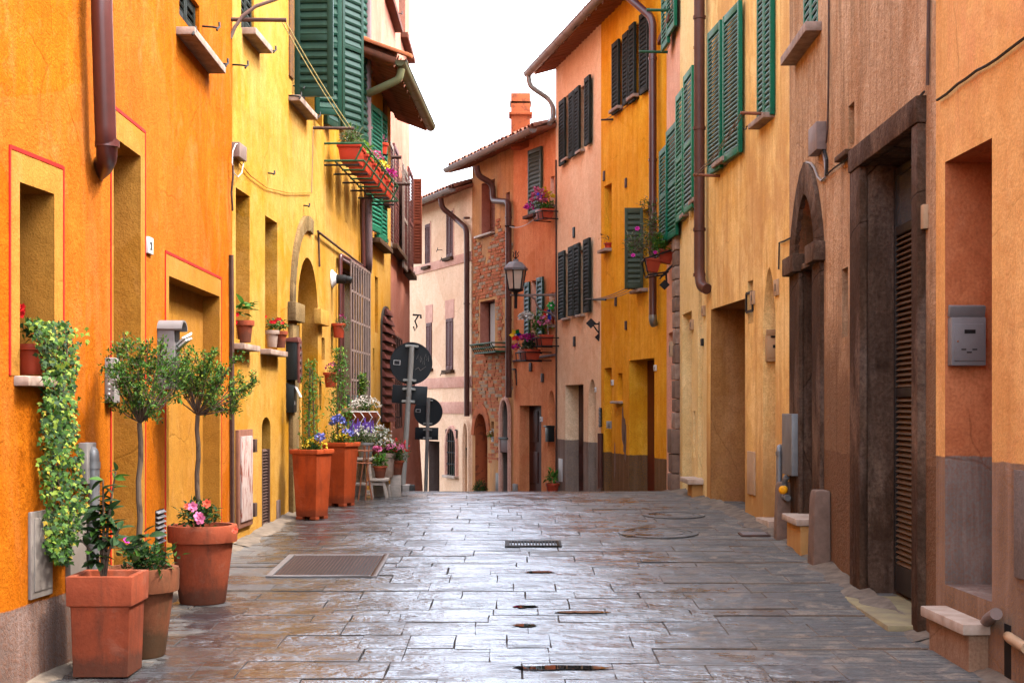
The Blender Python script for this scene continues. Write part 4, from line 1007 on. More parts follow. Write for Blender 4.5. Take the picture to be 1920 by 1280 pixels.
zg = ground_z(12.2) - .2
fbox('arch_jamb', h, f8, (cc['u0'], oa['u0'], zg, zi0), -.02, .035, 'stone_brown', .01)
fbox('arch_jamb', h, f8, (oa['u1'], cc['u1'], zg, zi0), -.02, .035, 'stone_brown', .01)
fbox('back_plaster', h, f8, (oa['u0'] + .002, oa['u0'] + (oa['u1'] - oa['u0']) * .5, zg, zi0 - .02), -.255, -.235, 'stone_brown', .004)
# step between two kerb stones
zs1 = f8.hit(1500, 960)[1]; us0, us1 = f8.hit(1490, 0)[0], f8.hit(1532, 0)[0]; us0, us1 = oa['u0'] - .05, oa['u1'] + .05
fbox('door_step', h, f8, (us0, us1, zs1 - .055, zs1), -.24, .17, 'marble', .012)
fbox('step_base', h, f8, (us0 + .03, us1 - .02, ground_z(12.0) - .15, zs1 - .056), -.2, .13, 'plaster_honey', .006)
def kerb(f, px, pyt, label, w=.16, o=.17):
    u, z = f.hit(px, pyt); zg_ = ground_z(f.w(u, 0, 0).y) - .08; p = f.w(u, o / 2, 0)
    b = MB(); hw = w / 2; H = z - zg_
    b.loft([[(-hw * k, -o * k, zz), (hw * k, -o * k, zz), (hw * k, -.002, zz), (-hw * k, -.002, zz)] for zz, k in ((0, 1.1), (H * .9, .98), (H, .9))])
    o_ = b.build('guard_stone', 'kerb_stone', None, f.M @ T3(u, 0, zg_), .02); tag(o_, label, 'guard stone', 'guard stones beside the arched doorway')
kerb(f8, 1487, 903, 'squat brown guard stone on the far side of the arched doorway step', .14, .15)
kerb(f8, 1553, 918, 'tall brown guard stone on the near side of the arched doorway step', .22, .13)
# window with green shutters high up
u0, u1, z0, z1 = f8.rect(1506, -120, 1534, 56)
for k in range(2): shutter(h, f8.M @ T3(u0 + (u1 - u0) * k / 2, .02, z0), (u1 - u0) / 2 - .004, z1 - z0, 'shutter_teal', True, mid=False, slat_mat='shutter_weathered_green')
sill(h, f8, 1491, 93, 1541, 56, .075, .13)
fbox('junction_box', h, f8, f8.rect(1534, 243, 1550, 280), 0, .08, 'bar_grey', .008)
cable(h, wire_run(f8, [(1554, -60), (1554, 100), (1552, 240), (1549, 268)]), .008, 'iron_brown')
cable(h, wire_run(f8, [(1540, 278), (1546, 300), (1548, 320), (1547, 332), (1540, 339), (1533, 332), (1527, 315), (1520, 306), (1512, 304)]), .009, 'plastic_grey')
cable(h, wire_run(f8, [(1545, 280), (1550, 300), (1549, 330)]), .012, 'cable_black')
cable(h, wire_run(f8, [(1549, 328), (1565, 314), (1586, 300), (1600, 292), (1640, 262), (1680, 228), (1733, 172)], .02), .007, 'cable_black')
sill(h, f8, 1582, 298, 1603, 276, .04, .07, 'terracotta_old')
cable(h, wire_run(f8, [(1742, -40), (1740, 80), (1739, 160)]), .010, 'iron_brown')
plate(f8, 1533, 487, 1542, 516, 'cream house number tile on the brown roughcast beside the pointed arch', .03, 'hatch_cream')
plate(f8, 1727, 390, 1741, 428, 'cream house number tile beside the dark stone portal with the louvred door', .03, 'hatch_cream')
# gas pipes and meter panel at the foot
fbox('meter_panel', h, f8, f8.rect(1466, 775, 1484, 892, .09), 0, .09, 'zinc', .006)
pipe(h, [f7.wp(1466, 838, .03), f7.wp(1461, 838, .10), f7.wp(1461, 925, .10), f7.wp(1470, 930, .11), f7.wp(1477, 933, .12)], .028, 'zinc', 'gas_pipe', collars=[f7.wp(1461, 850, .10), f7.wp(1461, 912, .10)])
pipe(h, [f7.wp(1476, 893, .12), f7.wp(1473, 897, .13), f7.wp(1471, 905, .13), f7.wp(1471, 925, .13)], .026, 'zinc', 'gas_pipe')
p = f7.wp(1469, 918, .20); MB().lathe([(0, -.02), (.036, -.02), (.038, .02), (.02, .035), (0, .035)], 14).build('gas_knob', 'knob_yellow', h, T3(*p) @ RX(R(90)) @ RY(-.5), .003)

# ---- right: honey house ----------------------------------------------------------
h = house('honey_house', 'honey coloured house with tall teal shutters and a wide leaning doorway recess', f7)
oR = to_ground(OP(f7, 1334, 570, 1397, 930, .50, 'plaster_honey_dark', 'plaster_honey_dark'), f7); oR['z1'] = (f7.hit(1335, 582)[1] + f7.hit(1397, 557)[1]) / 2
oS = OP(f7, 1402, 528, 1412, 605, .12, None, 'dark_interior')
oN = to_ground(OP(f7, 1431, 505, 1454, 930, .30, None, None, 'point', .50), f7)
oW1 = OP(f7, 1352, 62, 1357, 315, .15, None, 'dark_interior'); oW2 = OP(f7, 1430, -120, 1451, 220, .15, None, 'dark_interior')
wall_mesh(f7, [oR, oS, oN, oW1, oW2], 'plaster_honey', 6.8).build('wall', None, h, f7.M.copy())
# batter of the jamb: the doorway widens towards the ground
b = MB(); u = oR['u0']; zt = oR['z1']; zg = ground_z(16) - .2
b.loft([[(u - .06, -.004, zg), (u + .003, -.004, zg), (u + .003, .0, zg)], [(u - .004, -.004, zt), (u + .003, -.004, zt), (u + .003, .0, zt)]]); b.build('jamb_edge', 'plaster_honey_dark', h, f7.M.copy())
fshutter(h, f7, 1329, 64, 1351, 314, 'shutter_teal', .07, True, .02, mid=False, n=34, slat_mat='shutter_weathered_green'); fshutter(h, f7, 1358, 33, 1385, 285, 'shutter_teal', .07, True, .03, mid=False, n=34, slat_mat='shutter_weathered_green')
u0, u1, z0, z1 = f7.rect(1428, -120, 1455, 214)
for k in range(2): shutter(h, f7.M @ T3(u0 + (u1 - u0) * k / 2, -.03, z0), (u1 - u0) / 2 - .004, z1 - z0, 'shutter_teal', True, mid=False, n=34, slat_mat='shutter_weathered_green')
sill(h, f7, 1352, 312, 1373, 288, .05, .11); sill(h, f7, 1423, 236, 1453, 208, .05, .11)
for px0, py, px1 in ((1449, 214, 1388), (1350, 330, 1300)):
    Y = f7.wp(px0, py).y; MB().tube([f7.wp(px0, py), P(px1, py - 2, Y)], .016, 8).world('line_arm', 'iron_rust', h)
ya, yb = f7.wp(1449, 214).y, f7.wp(1350, 330).y
for dx in (0, 5): cable(h, sag(P(1389 + dx, 212, ya), P(1301 + dx, 328, yb), .06), .005, 'bar_grey', 'washing_line')
Y = f7.wp(1420, 237).y; cable(h, [P(1421, 237, Y), P(1400, 237, Y), P(1399, 242, Y), P(1395, 243, Y), P(1392, 239, Y)], .007, 'iron_black', 'hook')
cable(h, wire_run(f7, [(1460, 505), (1461, 455), (1470, 452), (1482, 446)]), .008, 'cable_black')
grille(h, f7, (oS['u0'] - .02, oS['u1'] + .02, oS['z0'] + .12, oS['z1'] - .12), 1, 1, .01, 'iron_black', .012)
fbox('wall_hatch', h, f7, f7.rect(1404, 845, 1417, 928), 0, .02, 'hatch_cream', .004)
fbox('door_step', h, f7, (oN['u0'] - .02, oN['u1'] + .02, ground_z(13.4) - .1, ground_z(13.4) + .07), -.29, .07, 'marble', .01)
plate(f7, 1409.5, 547, 1416, 570, 'small house number tile beside the barred slit of the honey house', .02, 'hatch_cream')
plate(f7, 1454, 525, 1461, 553, 'small house number tile at the right of the pointed niche on the honey house', .02, 'hatch_cream')
t = thing('letterbox', 'tan metal letterbox hung in the pointed niche of the honey house', 'mailbox', f7.wp(1445, 680))
a = f7.w(oN['u0'], 0, 0); Yj = a.y; x0 = (1434 - 960) / FPX * Yj; zb_ = EYE + (762 - 678) / FPX * Yj; hh = 50 / FPX * Yj; W_ = .22; MJ = T3(x0, Yj - .01, zb_)
MB().box(0, W_, -.08, 0, 0, hh).build('case', 'mailbox_tan', t, MJ, .012)
MB().box(.012, W_ - .01, -.088, -.081, .035, hh - .04).build('door', 'mailbox_tan', t, MJ, .004)
MB().box(.04, W_, -.092, -.081, hh - .028, hh - .012).build('letter_slot', 'dark_interior', t, MJ)
MB().box(.06, .09, -.091, -.0885, hh * .5, hh * .5 + .03).build('name_label', 'iron_black', t, MJ)
MB().box(-.002, W_, -.02, 0, hh + .003, hh + .06, None, RX(.25)).build('flap', 'mailbox_tan', t, MJ, .004)

# ---- right: straw house ----------------------------------------------------------
h = house('straw_house', 'pale straw yellow house between the brown downpipe and the peach house', f6)
oW = OP(f6, 1303, 90, 1312, 365, .14); oD6 = to_ground(OP(f6, 1279.5, 590, 1297, 920, .32), f6); oD6['z1'] = f6.hit(1297, 582)[1]
oS6 = OP(f6, 1300, 770, 1304, 857, .10); oA6 = to_ground(OP(f6, 1309, 470, 1317, 900, .2, None, None, 'point', 1.0), f6)
oSh = OP(f6, 1281, 150, 1284, 400, .12, None, 'dark_interior')
wall_mesh(f6, [oW, oD6, oS6, oA6, oSh], 'plaster_straw', 7.2).build('wall', None, h, f6.M.copy())
fshutter(h, f6, 1283.5, 145, 1297, 388, 'shutter_leaf_green', .07, True, .03, n=28, slat_mat='shutter_weathered_green'); fshutter(h, f6, 1269, 182, 1279.5, 408, 'shutter_leaf_green', .07, True, .03, n=28)
sill(h, f6, 1302, 380, 1311, 368, .05, .08); sill(h, f6, 1283, 408, 1292, 396, .05, .08)
b = MB(); a, c = f6.hit(1301, 0)[0], f6.hit(1315, 0)[0]; band(h, f6, (a, c, f6.hit(1309, 78)[1], f6.hit(1309, 78)[1] + .03), 0, 'plaster_honey', .008, 'window_moulding')
pipe(h, [f7.w(f7.hit(1327, 0)[0] - .03, .09, 9), f7.w(f7.hit(1327, 0)[0] - .03, .09, f7.hit(1327, 515)[1]), f7.w(f7.hit(1330, 0)[0] + .0, .09, f7.hit(1330, 537)[1]), f7.w(f7.hit(1333, 0)[0] + .03, .05, f7.hit(1331, 543)[1])], .062, 'pipe_brown', collars=[f7.w(f7.hit(1327, 0)[0] - .03, .09, f7.hit(1327, y)[1]) for y in (32, 240, 430, 515)])
fbox('bench_slab', h, f6, (oA6['u0'] - .3, oA6['u1'] + .1, ground_z(17) + .16, ground_z(17) + .22), -.1, .18, 'marble', .01)
fbox('bench_base', h, f6, (oA6['u0'] - .05, oA6['u1'] + .02, ground_z(17) - .2, ground_z(17) + .158), -.1, .12, 'plaster_honey', .01)
plate(f6, 1297.5, 600, 1301, 618, 'house number tile at the straw house doorway', .03, 'hatch_cream')
plate(f6, 1319.5, 574, 1323, 592, 'house number tile on the straw house beside the brown downpipe', .03, 'hatch_cream')
fbox('bell_plate', h, f6, f6.rect(1318, 635, 1320, 648), 0, .03, 'iron_black', .002)

# ---- right: peach house ----------------------------------------------------------
h = house('peach_house', 'narrow peach house with deep teal shutters and a flower rack', f5)
oD5 = to_ground(OP(f5, 1253, 625, 1262, 900, .25), f5); oW5 = OP(f5, 1246, 250, 1250, 440, .12, None, 'dark_interior'); oW5b = OP(f5, 1250, -60, 1258, 80, .12, None, 'dark_interior')
wall_mesh(f5, [oD5, oW5, oW5b], 'plaster_peach', 7.5).build('wall', None, h, f5.M.copy())
fshutter(h, f5, 1238, 285, 1247, 448, 'shutter_teal', .14, True, .05, n=24); fshutter(h, f5, 1251, 248, 1264, 440, 'shutter_teal', .10, True, .05, n=24)
fshutter(h, f5, 1242, -60, 1250, 80, 'shutter_teal', .12, True, .05, n=20); fshutter(h, f5, 1251, -80, 1262, 48, 'shutter_teal', .10, True, .05, n=20)
sill(h, f5, 1248, 84, 1270, 15, .08, .12, 'terracotta'); sill(h, f5, 1246, 455, 1266, 440, .06, .12, 'terracotta')
for px0, py, px1 in ((1268, 20, 1212), (1252, 98, 1198)):
    Y = f5.wp(px0, py).y; MB().tube([f5.wp(px0, py), P(px1, py - 1, Y)], .02, 8).world('line_arm', 'iron_green', h)
# rubble pilaster of old stone
zg = ground_z(18.4) - .2; z = zg; rnd = random.Random(4)
uu = f5.hit(1270.5, 0)[0], f5.hit(1274.5, 0)[0]
while z < f5.hit(1270, 470)[1]:
    hh = rnd.uniform(.16, .34); big = .05 if z < zg + .95 else 0
    fbox('pilaster_stone', h, f5, (max(uu[0] - .1 - big - rnd.uniform(0, .04), 0), uu[1] + rnd.uniform(0, .03), z, z + hh - .012), -.02, .05 + big + rnd.uniform(0, .02), 'kerb_stone' if rnd.random() < .6 else 'sill_stone', .015); z += hh
plate(f5, 1267, 640, 1269.5, 668, 'house number tile on the old stone pilaster', .09, 'hatch_cream')

# ---- right: amber house ----------------------------------------------------------
h = house('amber_house', 'amber house with black shutters, peeling plaster patches and a maroon door', f4)
oL = to_ground(OP(f4, 1133, 690, 1147, 900, .2), f4); oWs = OP(f4, 1158, 700, 1167, 751, .15)
oM = to_ground(OP(f4, 1180, 672, 1227, 900, .29, None, 'door_maroon'), f4); oM['z1'] = f4.hit(1205, 673)[1]
oV = OP(f4, 1133, 350, 1147, 468, .2)
oU1 = OP(f4, 1162, 85, 1169, 205, .14); oU2 = OP(f4, 1192, 50, 1199, 185, .14)
oB = OP(f4, 1205, 395, 1222, 538, .15, None, 'dark_interior')
wall_mesh(f4, [oL, oWs, oM, oV, oU1, oU2, oB], 'plaster_amber', 7.72).build('wall', None, h, f4.M.copy())
eave(h, f4, 7.70, 0, f4.L, .42)
for a, c, e, g in ((1148.5, 84, 1161, 208), (1168.5, 66, 1179, 192), (1180.5, 50, 1191, 188), (1200, 30, 1216, 168)): fshutter(h, f4, a, c, e, g, 'shutter_black', .05, True, 0, n=18, mid=False)
sill(h, f4, 1152, 210, 1168, 196, .05, .1); sill(h, f4, 1185, 186, 1199, 174, .05, .1)
# single leaf swung open towards the street
Y = f4.wp(1207, 470).y; z0 = EYE + (762 - 541) / FPX * Y; z1 = EYE + (762 - 391) / FPX * Y; p = P(1171, 540, Y - .06); q = f4.wp(1206, 540, .03); ang = math.atan2(q.y - p.y, q.x - p.x)
shutter(h, T3(p.x, p.y, z0) @ RZ(ang), (q.xy - p.xy).length, z1 - z0, 'shutter_olive', True, n=15, mid=False, stile=.05)
sill(h, f4, 1194, 545, 1215, 540, .05, .12); sill(h, f4, 1133, 470, 1147, 465, .05, .12); sill(h, f4, 1155, 753, 1168, 750, .04, .1, 'marble')
pipe(h, [f4.w(f4.L - .75, .5, 7.50), f4.w(f4.L - .72, .42, 7.35), f4.wp(1224, 35, .10), f4.wp(1224, 560, .10), f4.wp(1224, 592, .10)], .055, 'pipe_maroon', collars=[f4.wp(1224, y, .10) for y in (110, 300, 420)])
pipe(h, [f4.wp(1224, 590, .10), f4.wp(1224, 600, .10), f4.wp(1226, 607, .06)], .058, 'galvanised', 'pipe_shoe')
for px0, py, px1 in ((1130, 224, 1153), ): pass
Ya = f4.wp(1200, 542).y; Yb = f4.wp(1140, 558).y
MB().tube([P(1171, 540, Ya), P(1218, 540, Ya)], .018, 6).world('line_arm', 'iron_black', h); MB().tube([f3.wp(1112, 561), f4.wp(1136, 562, .15)], .016, 6).world('line_arm', 'iron_black', h)
for k in range(4): cable(h, sag(P(1172 + 10 * k, 541, Ya - .02 * k), P(1098 + 12 * k, 560, Yb + .6), .05), .006, 'bar_grey', 'washing_line')
Yu, Yv = f4.wp(1196, 175).y, f4.wp(1140, 224).y
MB().tube([f4.wp(1197, 175), P(1213, 176, Yu)], .016, 6).world('line_arm', 'iron_black', h); MB().tube([f4.wp(1150, 224), P(1128, 225, Yv)], .016, 6).world('line_arm', 'iron_black', h)
for k in range(3): cable(h, sag(P(1189 + 6 * k, 176, Yu), P(1135 + 6 * k, 224, Yv), .05), .006, 'bar_grey', 'washing_line')
plate(f4, 1147.5, 712, 1151, 722, 'house number tile left of the small sill window on the amber house', .02)
plate(f4, 1227.5, 684, 1231.5, 695, 'house number tile at the upper right of the maroon door', .02)
plate(f3, 1116.2, 726, 1118.6, 735, 'house number tile beside the tall arched recess of the salmon house', .02)
fbox('door_step', h, f4, (oL['u0'] - .05, oL['u1'] + .05, -.1, ground_z(22.7) + .08), -.2, .12, 'marble', .01)
t = thing('intercom', 'grey framed intercom in the narrow amber doorway', 'intercom', f4.wp(1142, 803))
fbox('case', t, f4, f4.rect(1139, 789, 1146.5, 803), -.05, .02, 'plastic_grey', .004); fbox('speaker_panel', t, f4, f4.rect(1140.5, 791, 1145, 801), .0, .024, 'mailbox_grey', .002)
pipe(h, [f4.wp(1125.5, 812, .05), f4.wp(1125.5, 915, .05)], .045, 'pipe_brown', 'conduit')
t = thing('rail_ornament', 'dark cast iron plaque with scrolls at the left edge of the amber house', 'plaque', f4.wp(1127, 800))
b = MB(); u, z = f4.hit(1128, 764); z2 = f4.hit(1128, 800)[1]; b.box(u - .03, u + .03, -.03, 0, z2, z)
b.build('plate', 'iron_black', t, f4.M.copy(), .008)
for k in range(5): MB().lathe([(0, 0), (.045, 0), (.03, .015), (0, .02)], 8).build('scroll', 'mailbox_grey', t, f4.M @ T3(u, -.03, z2 + (z - z2) * (k + .5) / 5) @ RX(R(90)))
for px, py in ((1134, 330), (1175, 343), (1175, 610), (1156, 565)): fbox('anchor_plate', h, f4, f4.rect(px - 2, py - 8, px + 1, py + 8), 0, .02, 'iron_brown', .003)
# patches where the amber coat has fallen off
def patch(par, f, px, py, w, hgt, seed, mat='bare_render', name='bare_patch'):
    rnd = random.Random(seed); u, z = f.hit(px, py); n = 18; b = MB()
    ring = []
    for i in range(n):
        a = 2 * math.pi * i / n; r = rnd.uniform(.65, 1.1); ring.append((w * r * math.cos(a) * (.7 + .3 * math.sin(a + seed)), -.004, hgt * r * math.sin(a)))
    b.add(ring, [tuple(range(n))]); b.v += [(0, 0, 0)][:0]
    return b.build(name, mat, par, f.M @ T3(u, 0, z))
patch(h, f4, 1168, 798, .15, .30, 2); patch(h, f4, 1173, 832, .12, .32, 5); patch(h, f4, 1153, 862, .09, .32, 9)

# ---- right: salmon house ---------------------------------------------------------
h = house('salmon_house', 'pale salmon house with rows of black shutters, a grey base and a long gutter', f3)
oD3 = to_ground(OP(f3, 1060, 722, 1094, 900, .30, None, 'door_wood'), f3); oA3 = to_ground(OP(f3, 1103, 711, 1118, 900, .28, None, None, 'round', .5), f3)
ops = [oD3, oA3]
for a, c, e, g in ((1060, 182, 1068, 296), (1088, 166, 1096, 282), (1060, 478, 1068, 592), (1088, 470, 1096, 586)): ops.append(OP(f3, a, c, e, g, .13))
wall_mesh(f3, ops, 'plaster_salmon', 7.72).build('wall', None, h, f3.M.copy())
_, _, yg, zg = eave(h, f3, 7.70, -0, f3.L, .42, ext=.25)
for a, c, e, g in ((1049, 192, 1060, 305), (1067.5, 177, 1076, 292), (1077.5, 168, 1087, 286), (1097, 148, 1106.5, 268),
                   (1048, 474, 1059, 597), (1066.5, 464, 1076, 591), (1077, 459, 1087, 590), (1095, 450, 1106, 584)):
    fshutter(h, f3, a, c, e, g, 'shutter_black', .06, True, 0, n=19, mid=False)
for a, c, e, g in ((1060, 302, 1071, 292), (1087, 287, 1097, 278), (1060, 598, 1070, 594), (1087, 591, 1097, 588)): sill(h, f3, a, c, e, g, .04, .09, 'marble')
panel_door(h, f3, oD3, 'door_wood', 4)
p = f3.w(0 - .2, -yg, zg - .06)
gq = f3.w(-.16, -yg, zg - .05)
pipe(h, [gq, gq - Vector((-.02, 0, .2)), P(1030, 186, 26.6), P(1037, 200, 26.5), P(1037, 222, 26.45), P(1030, 232, 26.3)], .05, 'galvanised', 'gutter_outlet')
fbox('grille_panel', h, f3, f3.rect(1049, 859, 1055, 903), 0, .02, 'paint_white', .004)
for px, py in ((1077, 436), (1078, 640)): fbox('anchor_plate', h, f3, f3.rect(px - 1.5, py - 9, px + 1.5, py + 9), 0, .025, 'iron_black', .003)
cable(h, wire_run(f3, [(1042.5, 300), (1043, 500), (1043, 700), (1043, 900)]), .02, 'iron_brown', 'conduit')
b = MB(); Yq = f3.wp(1124, 615).y; b.tube([f3.wp(1124, 603), f3.wp(1124, 634)], .018, 6); b.tube([f3.wp(1124, 607), P(1106, 608, Yq)], .014, 6); b.tube([f3.wp(1124, 625), P(1118, 618, Yq), P(1114, 612, Yq), P(1109, 609, Yq)], .012, 6); b.box(-.06, .06, -.02, .02, -.06, .06, None, T3(*P(1108, 606, Yq)) @ RY(.78)); b.box(-.05, .05, -.02, .02, -.05, .05, None, T3(*f3.wp(1123, 632)) @ RY(.78)); b.world('wrought_bracket', 'iron_black', h)

# ---- far right: coral house ------------------------------------------------------
h = house('coral_house', 'deep coral house with olive shutters, window flowers and a panelled brown door', f2)
oD2 = to_ground(OP(f2, 974, 760, 1015, 900, .26), f2); oN2 = to_ground(OP(f2, 1027, 732, 1041, 900, .22, None, None, 'round', .45), f2)
oV2 = OP(f2, 1032, 332, 1039.5, 385, .15, 'plaster_peach'); oV3 = OP(f2, 1030, 550, 1039.5, 610, .15, 'plaster_peach', 'dark_interior'); oW2 = OP(f2, 996, 527, 1007, 645, .12, 'plaster_peach')
oT2 = OP(f2, 1006, 285, 1013, 398, .12, None, 'dark_interior')
wall_mesh(f2, [oD2, oN2, oV2, oV3, oW2, oT2], 'plaster_coral', 6.62).build('wall', None, h, f2.M.copy())
eave(h, f2, 6.60, 0, f2.L, .40, ext=.0)
panel_door(h, f2, oD2, 'door_wood', 3)
fshutter(h, f2, 991, 283, 1013, 401, 'shutter_olive', .07, True, .05, n=16, mid=False)
fshutter(h, f2, 984, 530, 993, 650, 'shutter_deep_green', .07, True, 0, n=15, mid=False); fshutter(h, f2, 1007, 521, 1018.5, 640, 'shutter_deep_green', .07, True, 0, n=15, mid=False)
sill(h, f2, 990, 405, 1012, 400, .06, .12, 'terracotta'); sill(h, f2, 1029, 388, 1041, 382, .05, .12); sill(h, f2, 1028, 612, 1041, 607, .05, .12)
cable(h, wire_run(f2, [(962, 677), (1000, 671), (1041, 665)]), .022, 'pipe_lilac', 'ledge_pipe')
for a, c in ((996, 688), (1018, 708)): fbox('anchor_plate', h, f2, f2.rect(a - 2, c - 8, a + 2, c + 8), 0, .03, 'iron_brown', .005)
MB().tube([f2.wp(968, 692), f2.wp(969, 722)], .02, 6).tube([f2.wp(960, 692), f2.wp(968, 692)], .015, 6).world('wrought_bracket', 'iron_black', h)
cable(h, sag(P(955, 425, 28.3), P(1010, 402, 26.9), .1), .008, 'paint_white', 'washing_line'); MB().tube([f2.wp(964, 425), P(948, 424, 28.2)], .02, 6).world('line_arm', 'iron_black', h)
pipe(h, [f1.w(f1.L - 1.0, .42, 6.3), f1.w(f1.L - 1.0, .38, 6.1), f1.w(f1.L - .95, .08, 5.95), f1.w(f1.L - .95, .08, 5.6), f1.w(f1.L - .02, .10, 5.45), f1.w(f1.L - .02, .10, 5.2), f1.w(f1.L - .02, .10, f1.hit(958, 745)[1])], .062, 'pipe_brown', collars=[f1.w(f1.L - .02, .1, f1.hit(958, y)[1]) for y in (410, 600)])
t = thing('letterbox', 'black wall letterbox beside the arched niche of the coral house', 'mailbox', f2.wp(1036, 828))
fbox('case', t, f2, f2.rect(1033, 800, 1040, 828), 0, .12, 'mailbox_dark', .01); fbox('lid', t, f2, f2.rect(1032.5, 797, 1040.5, 801), 0, .15, 'mailbox_dark', .01)
plate(f2, 1014.8, 781, 1018, 790, 'house number tile right of the panelled brown door', .03)
fbox('floor_hatch', h, f2, f2.rect(963.5, 906, 971, 924), 0, .03, 'hatch_grey', .003)
fbox('paper_notice', h, f2, f2.rect(1006, 830, 1010, 854), -.215, -.2, 'paper', 0)
# chimney on its roof
c_ = f2.w(f2.L * .55, -1.4, 0); s0 = P(976, 240, c_.y); t_ = MB(); w = .19
MB().box(-w, w, -w, w, 0, 1.05).build('chimney', 'brick_red', h, T3((976 - 960) / FPX * c_.y, c_.y, P(0, 250, c_.y).z - .3), .01)
ch = bpy.data.objects['chimney']; Mc = W['chimney']
MB().box(-w - .04, w + .04, -w - .04, w + .04, .62, .68).build('ledge', 'brick_red', ch, Mc, .006)
zc = P(0, 198, c_.y).z - Mc.translation.z
MB().loft([[(-k, -k, z), (k, -k, z), (k, k, z), (-k, k, z)] for z, k in ((1.05, w * .9), (zc, w * .62))]).build('flue', 'terracotta_old', ch, Mc)
MB().box(-w - .02, w + .02, -w, w, zc, zc + .05).build('cap', 'terracotta_old', ch, Mc, .005)

# ---- far right: brick house ------------------------------------------------------
h = house('brick_house', 'old house whose ochre plaster has worn back to red brick, with a brick arched doorway', f1)
oB1 = OP(f1, 903, 345, 928, 440, .26, 'plaster_rose', 'dark_interior'); oB2 = OP(f1, 900, 566, 928, 652, .26, 'plaster_rose', 'dark_interior')
oA1 = to_ground(OP(f1, 891, 776, 914, 900, .30, 'brick_red', 'brick_red', 'round', .45), f1); oA2 = to_ground(OP(f1, 940, 747, 957, 900, .25, 'plaster_grey', 'plaster_grey', 'round', .35), f1)
oP1 = OP(f1, 949, 362, 956, 415, .12, 'plaster_rose'); oP2 = OP(f1, 947, 567, 955, 640, .10, 'plaster_rose'); oP3 = OP(f1, 921, 790, 926, 828, .12, None, 'dark_interior')
ops1 = [oB1, oB2, oA1, oA2, oP1, oP2, oP3]
wall_mesh(f1, ops1, 'plaster_brown_ochre', 6.62).build('wall', None, h, f1.M.copy())
eave(h, f1, 6.60, -.35, f1.L, .40, ext=.02)
# exposed bricks
b = MB(); rnd = random.Random(3); z = ground_z(29.5) - .1; row = 0
while z < 5.6:
    u = rnd.uniform(-.2, 0) + .12 * (row % 2)
    while u < f1.L:
        w = rnd.uniform(.15, .25); uc, zc = u + w / 2, z + .028
        nz = noise.noise(Vector((uc * 1.1, 3.3, zc * .55))) + .5 * noise.noise(Vector((uc * 3, 1.3, zc * 2)))
        want = .55 * math.exp(-((zc - 4.0) / 1.0) ** 2) + .62 * math.exp(-((zc - 1.9) / .85) ** 2) + .26 - .8 * max(0, zc - 4.6)
        if nz + want > 0 and 0 < u and u + w < f1.L and not any(o['u0'] - .03 < uc + s * w / 2 < o['u1'] + .03 and o['z0'] < zc < o['z1'] + .06 for o in ops1 for s in (-1, 0, 1)):
            d = rnd.uniform(.004, .022); b.box(u + .008, u + w - .008, -d, .01, z, z + rnd.uniform(.05, .06), None if rnd.random() < .75 else 'mortar')
        u += w
    z += .072; row += 1
b.build('brick_facing', 'brick_red', h, f1.M.copy(), kind='stuff')
for o in (oA1,):
    c = arch_pts(o, 16); cx, cz = (o['u0'] + o['u1']) / 2, o['zs']
    for p, q in zip(c, c[1:]):
        e = lambda v, k: (cx + (v[0] - cx) * k, cz + (v[1] - cz) * k)
        p1, q1, p2, q2 = e(p, 1.03), e(q, 1.03), e(p, 1.5), e(q, 1.5)
        MB().loft([[(p1[0], y, p1[1]), (q1[0], y, q1[1]), (q2[0], y, q2[1]), (p2[0], y, p2[1])] for y in (-.03, .01)]).build('arch_brick', 'brick_red', h, f1.M.copy(), .008)
for o, m in ((oA2, 'plaster_pale_rose_trim'),):
    ring = [(o['u0'], o['z0'])] + arch_pts(o, 12) + [(o['u1'], o['z0'])]; MB().tube([(u, -.01, z) for u, z in ring], .05, 6).build('arch_moulding', m, h, f1.M.copy())
# bricks of the blocked doorway
bb = MB(); z = ground_z(30.2); i = 0
bd = MB().box(-.5, .5, -.012, .012, -.03, .03).data('brick', 'brick_red')
while z < oA1['z1'] - .1:
    k = 1 if z < oA1['zs'] else math.sqrt(max(.05, 1 - ((z - oA1['zs']) / .45) ** 2)); L_ = (oA1['u1'] - oA1['u0']) * k * .96; c = (oA1['u0'] + oA1['u1']) / 2
    for j in range(2): inst('brick', bd, h, f1.M @ T3(c + (j - .5) * L_ * .5, oA1['d'] - .012 + .004 * ((i + j) % 3), z + .03) @ SC(L_ * .48, 1, 1))
    z += .075; i += 1
MB().box(oB1['u0'], oB1['u1'], .20, .235, oB1['z0'], oB1['z1']).build('roller_blind', 'blind_wood', h, f1.M.copy())
bl = [o for o in KIDS[h.name] if o.name.startswith('roller_blind')][0]; n = 22; sdd = MB().box(-.5, .5, -.010, .0, -.012, .012).data('blind_slat', 'blind_wood')
for i in range(n): inst('blind_slat', sdd, bl, f1.M @ T3((oB1['u0'] + oB1['u1']) / 2, .20, oB1['z0'] + (oB1['z1'] - oB1['z0']) * (i + .5) / n) @ SC(oB1['u1'] - oB1['u0'] - .01, 1, (oB1['z1'] - oB1['z0']) / n / .028))
sill(h, f1, 896, 444, 928, 434, .045, .1, 'marble'); wu = window_unit(h, f1, oB2, 'door_wood', mull=1)
for k in range(2):
    u0 = oB2['u0'] + .08 + k * (oB2['u1'] - oB2['u0'] - .1) / 2; w = (oB2['u1'] - oB2['u0']) / 2 - .13; pts = [(u0 + w * i / 12, .222 + .008 * math.sin(i * 2.1)) for i in range(13)]
    MB().add([(u, y - .02, z) for z in (oB2['z0'] + .05, oB2['z1'] - .05) for u, y in pts], [(i, i + 1, 14 + i, 13 + i) for i in range(12)], None, True).build('curtain', 'curtain', wu, f1.M.copy())
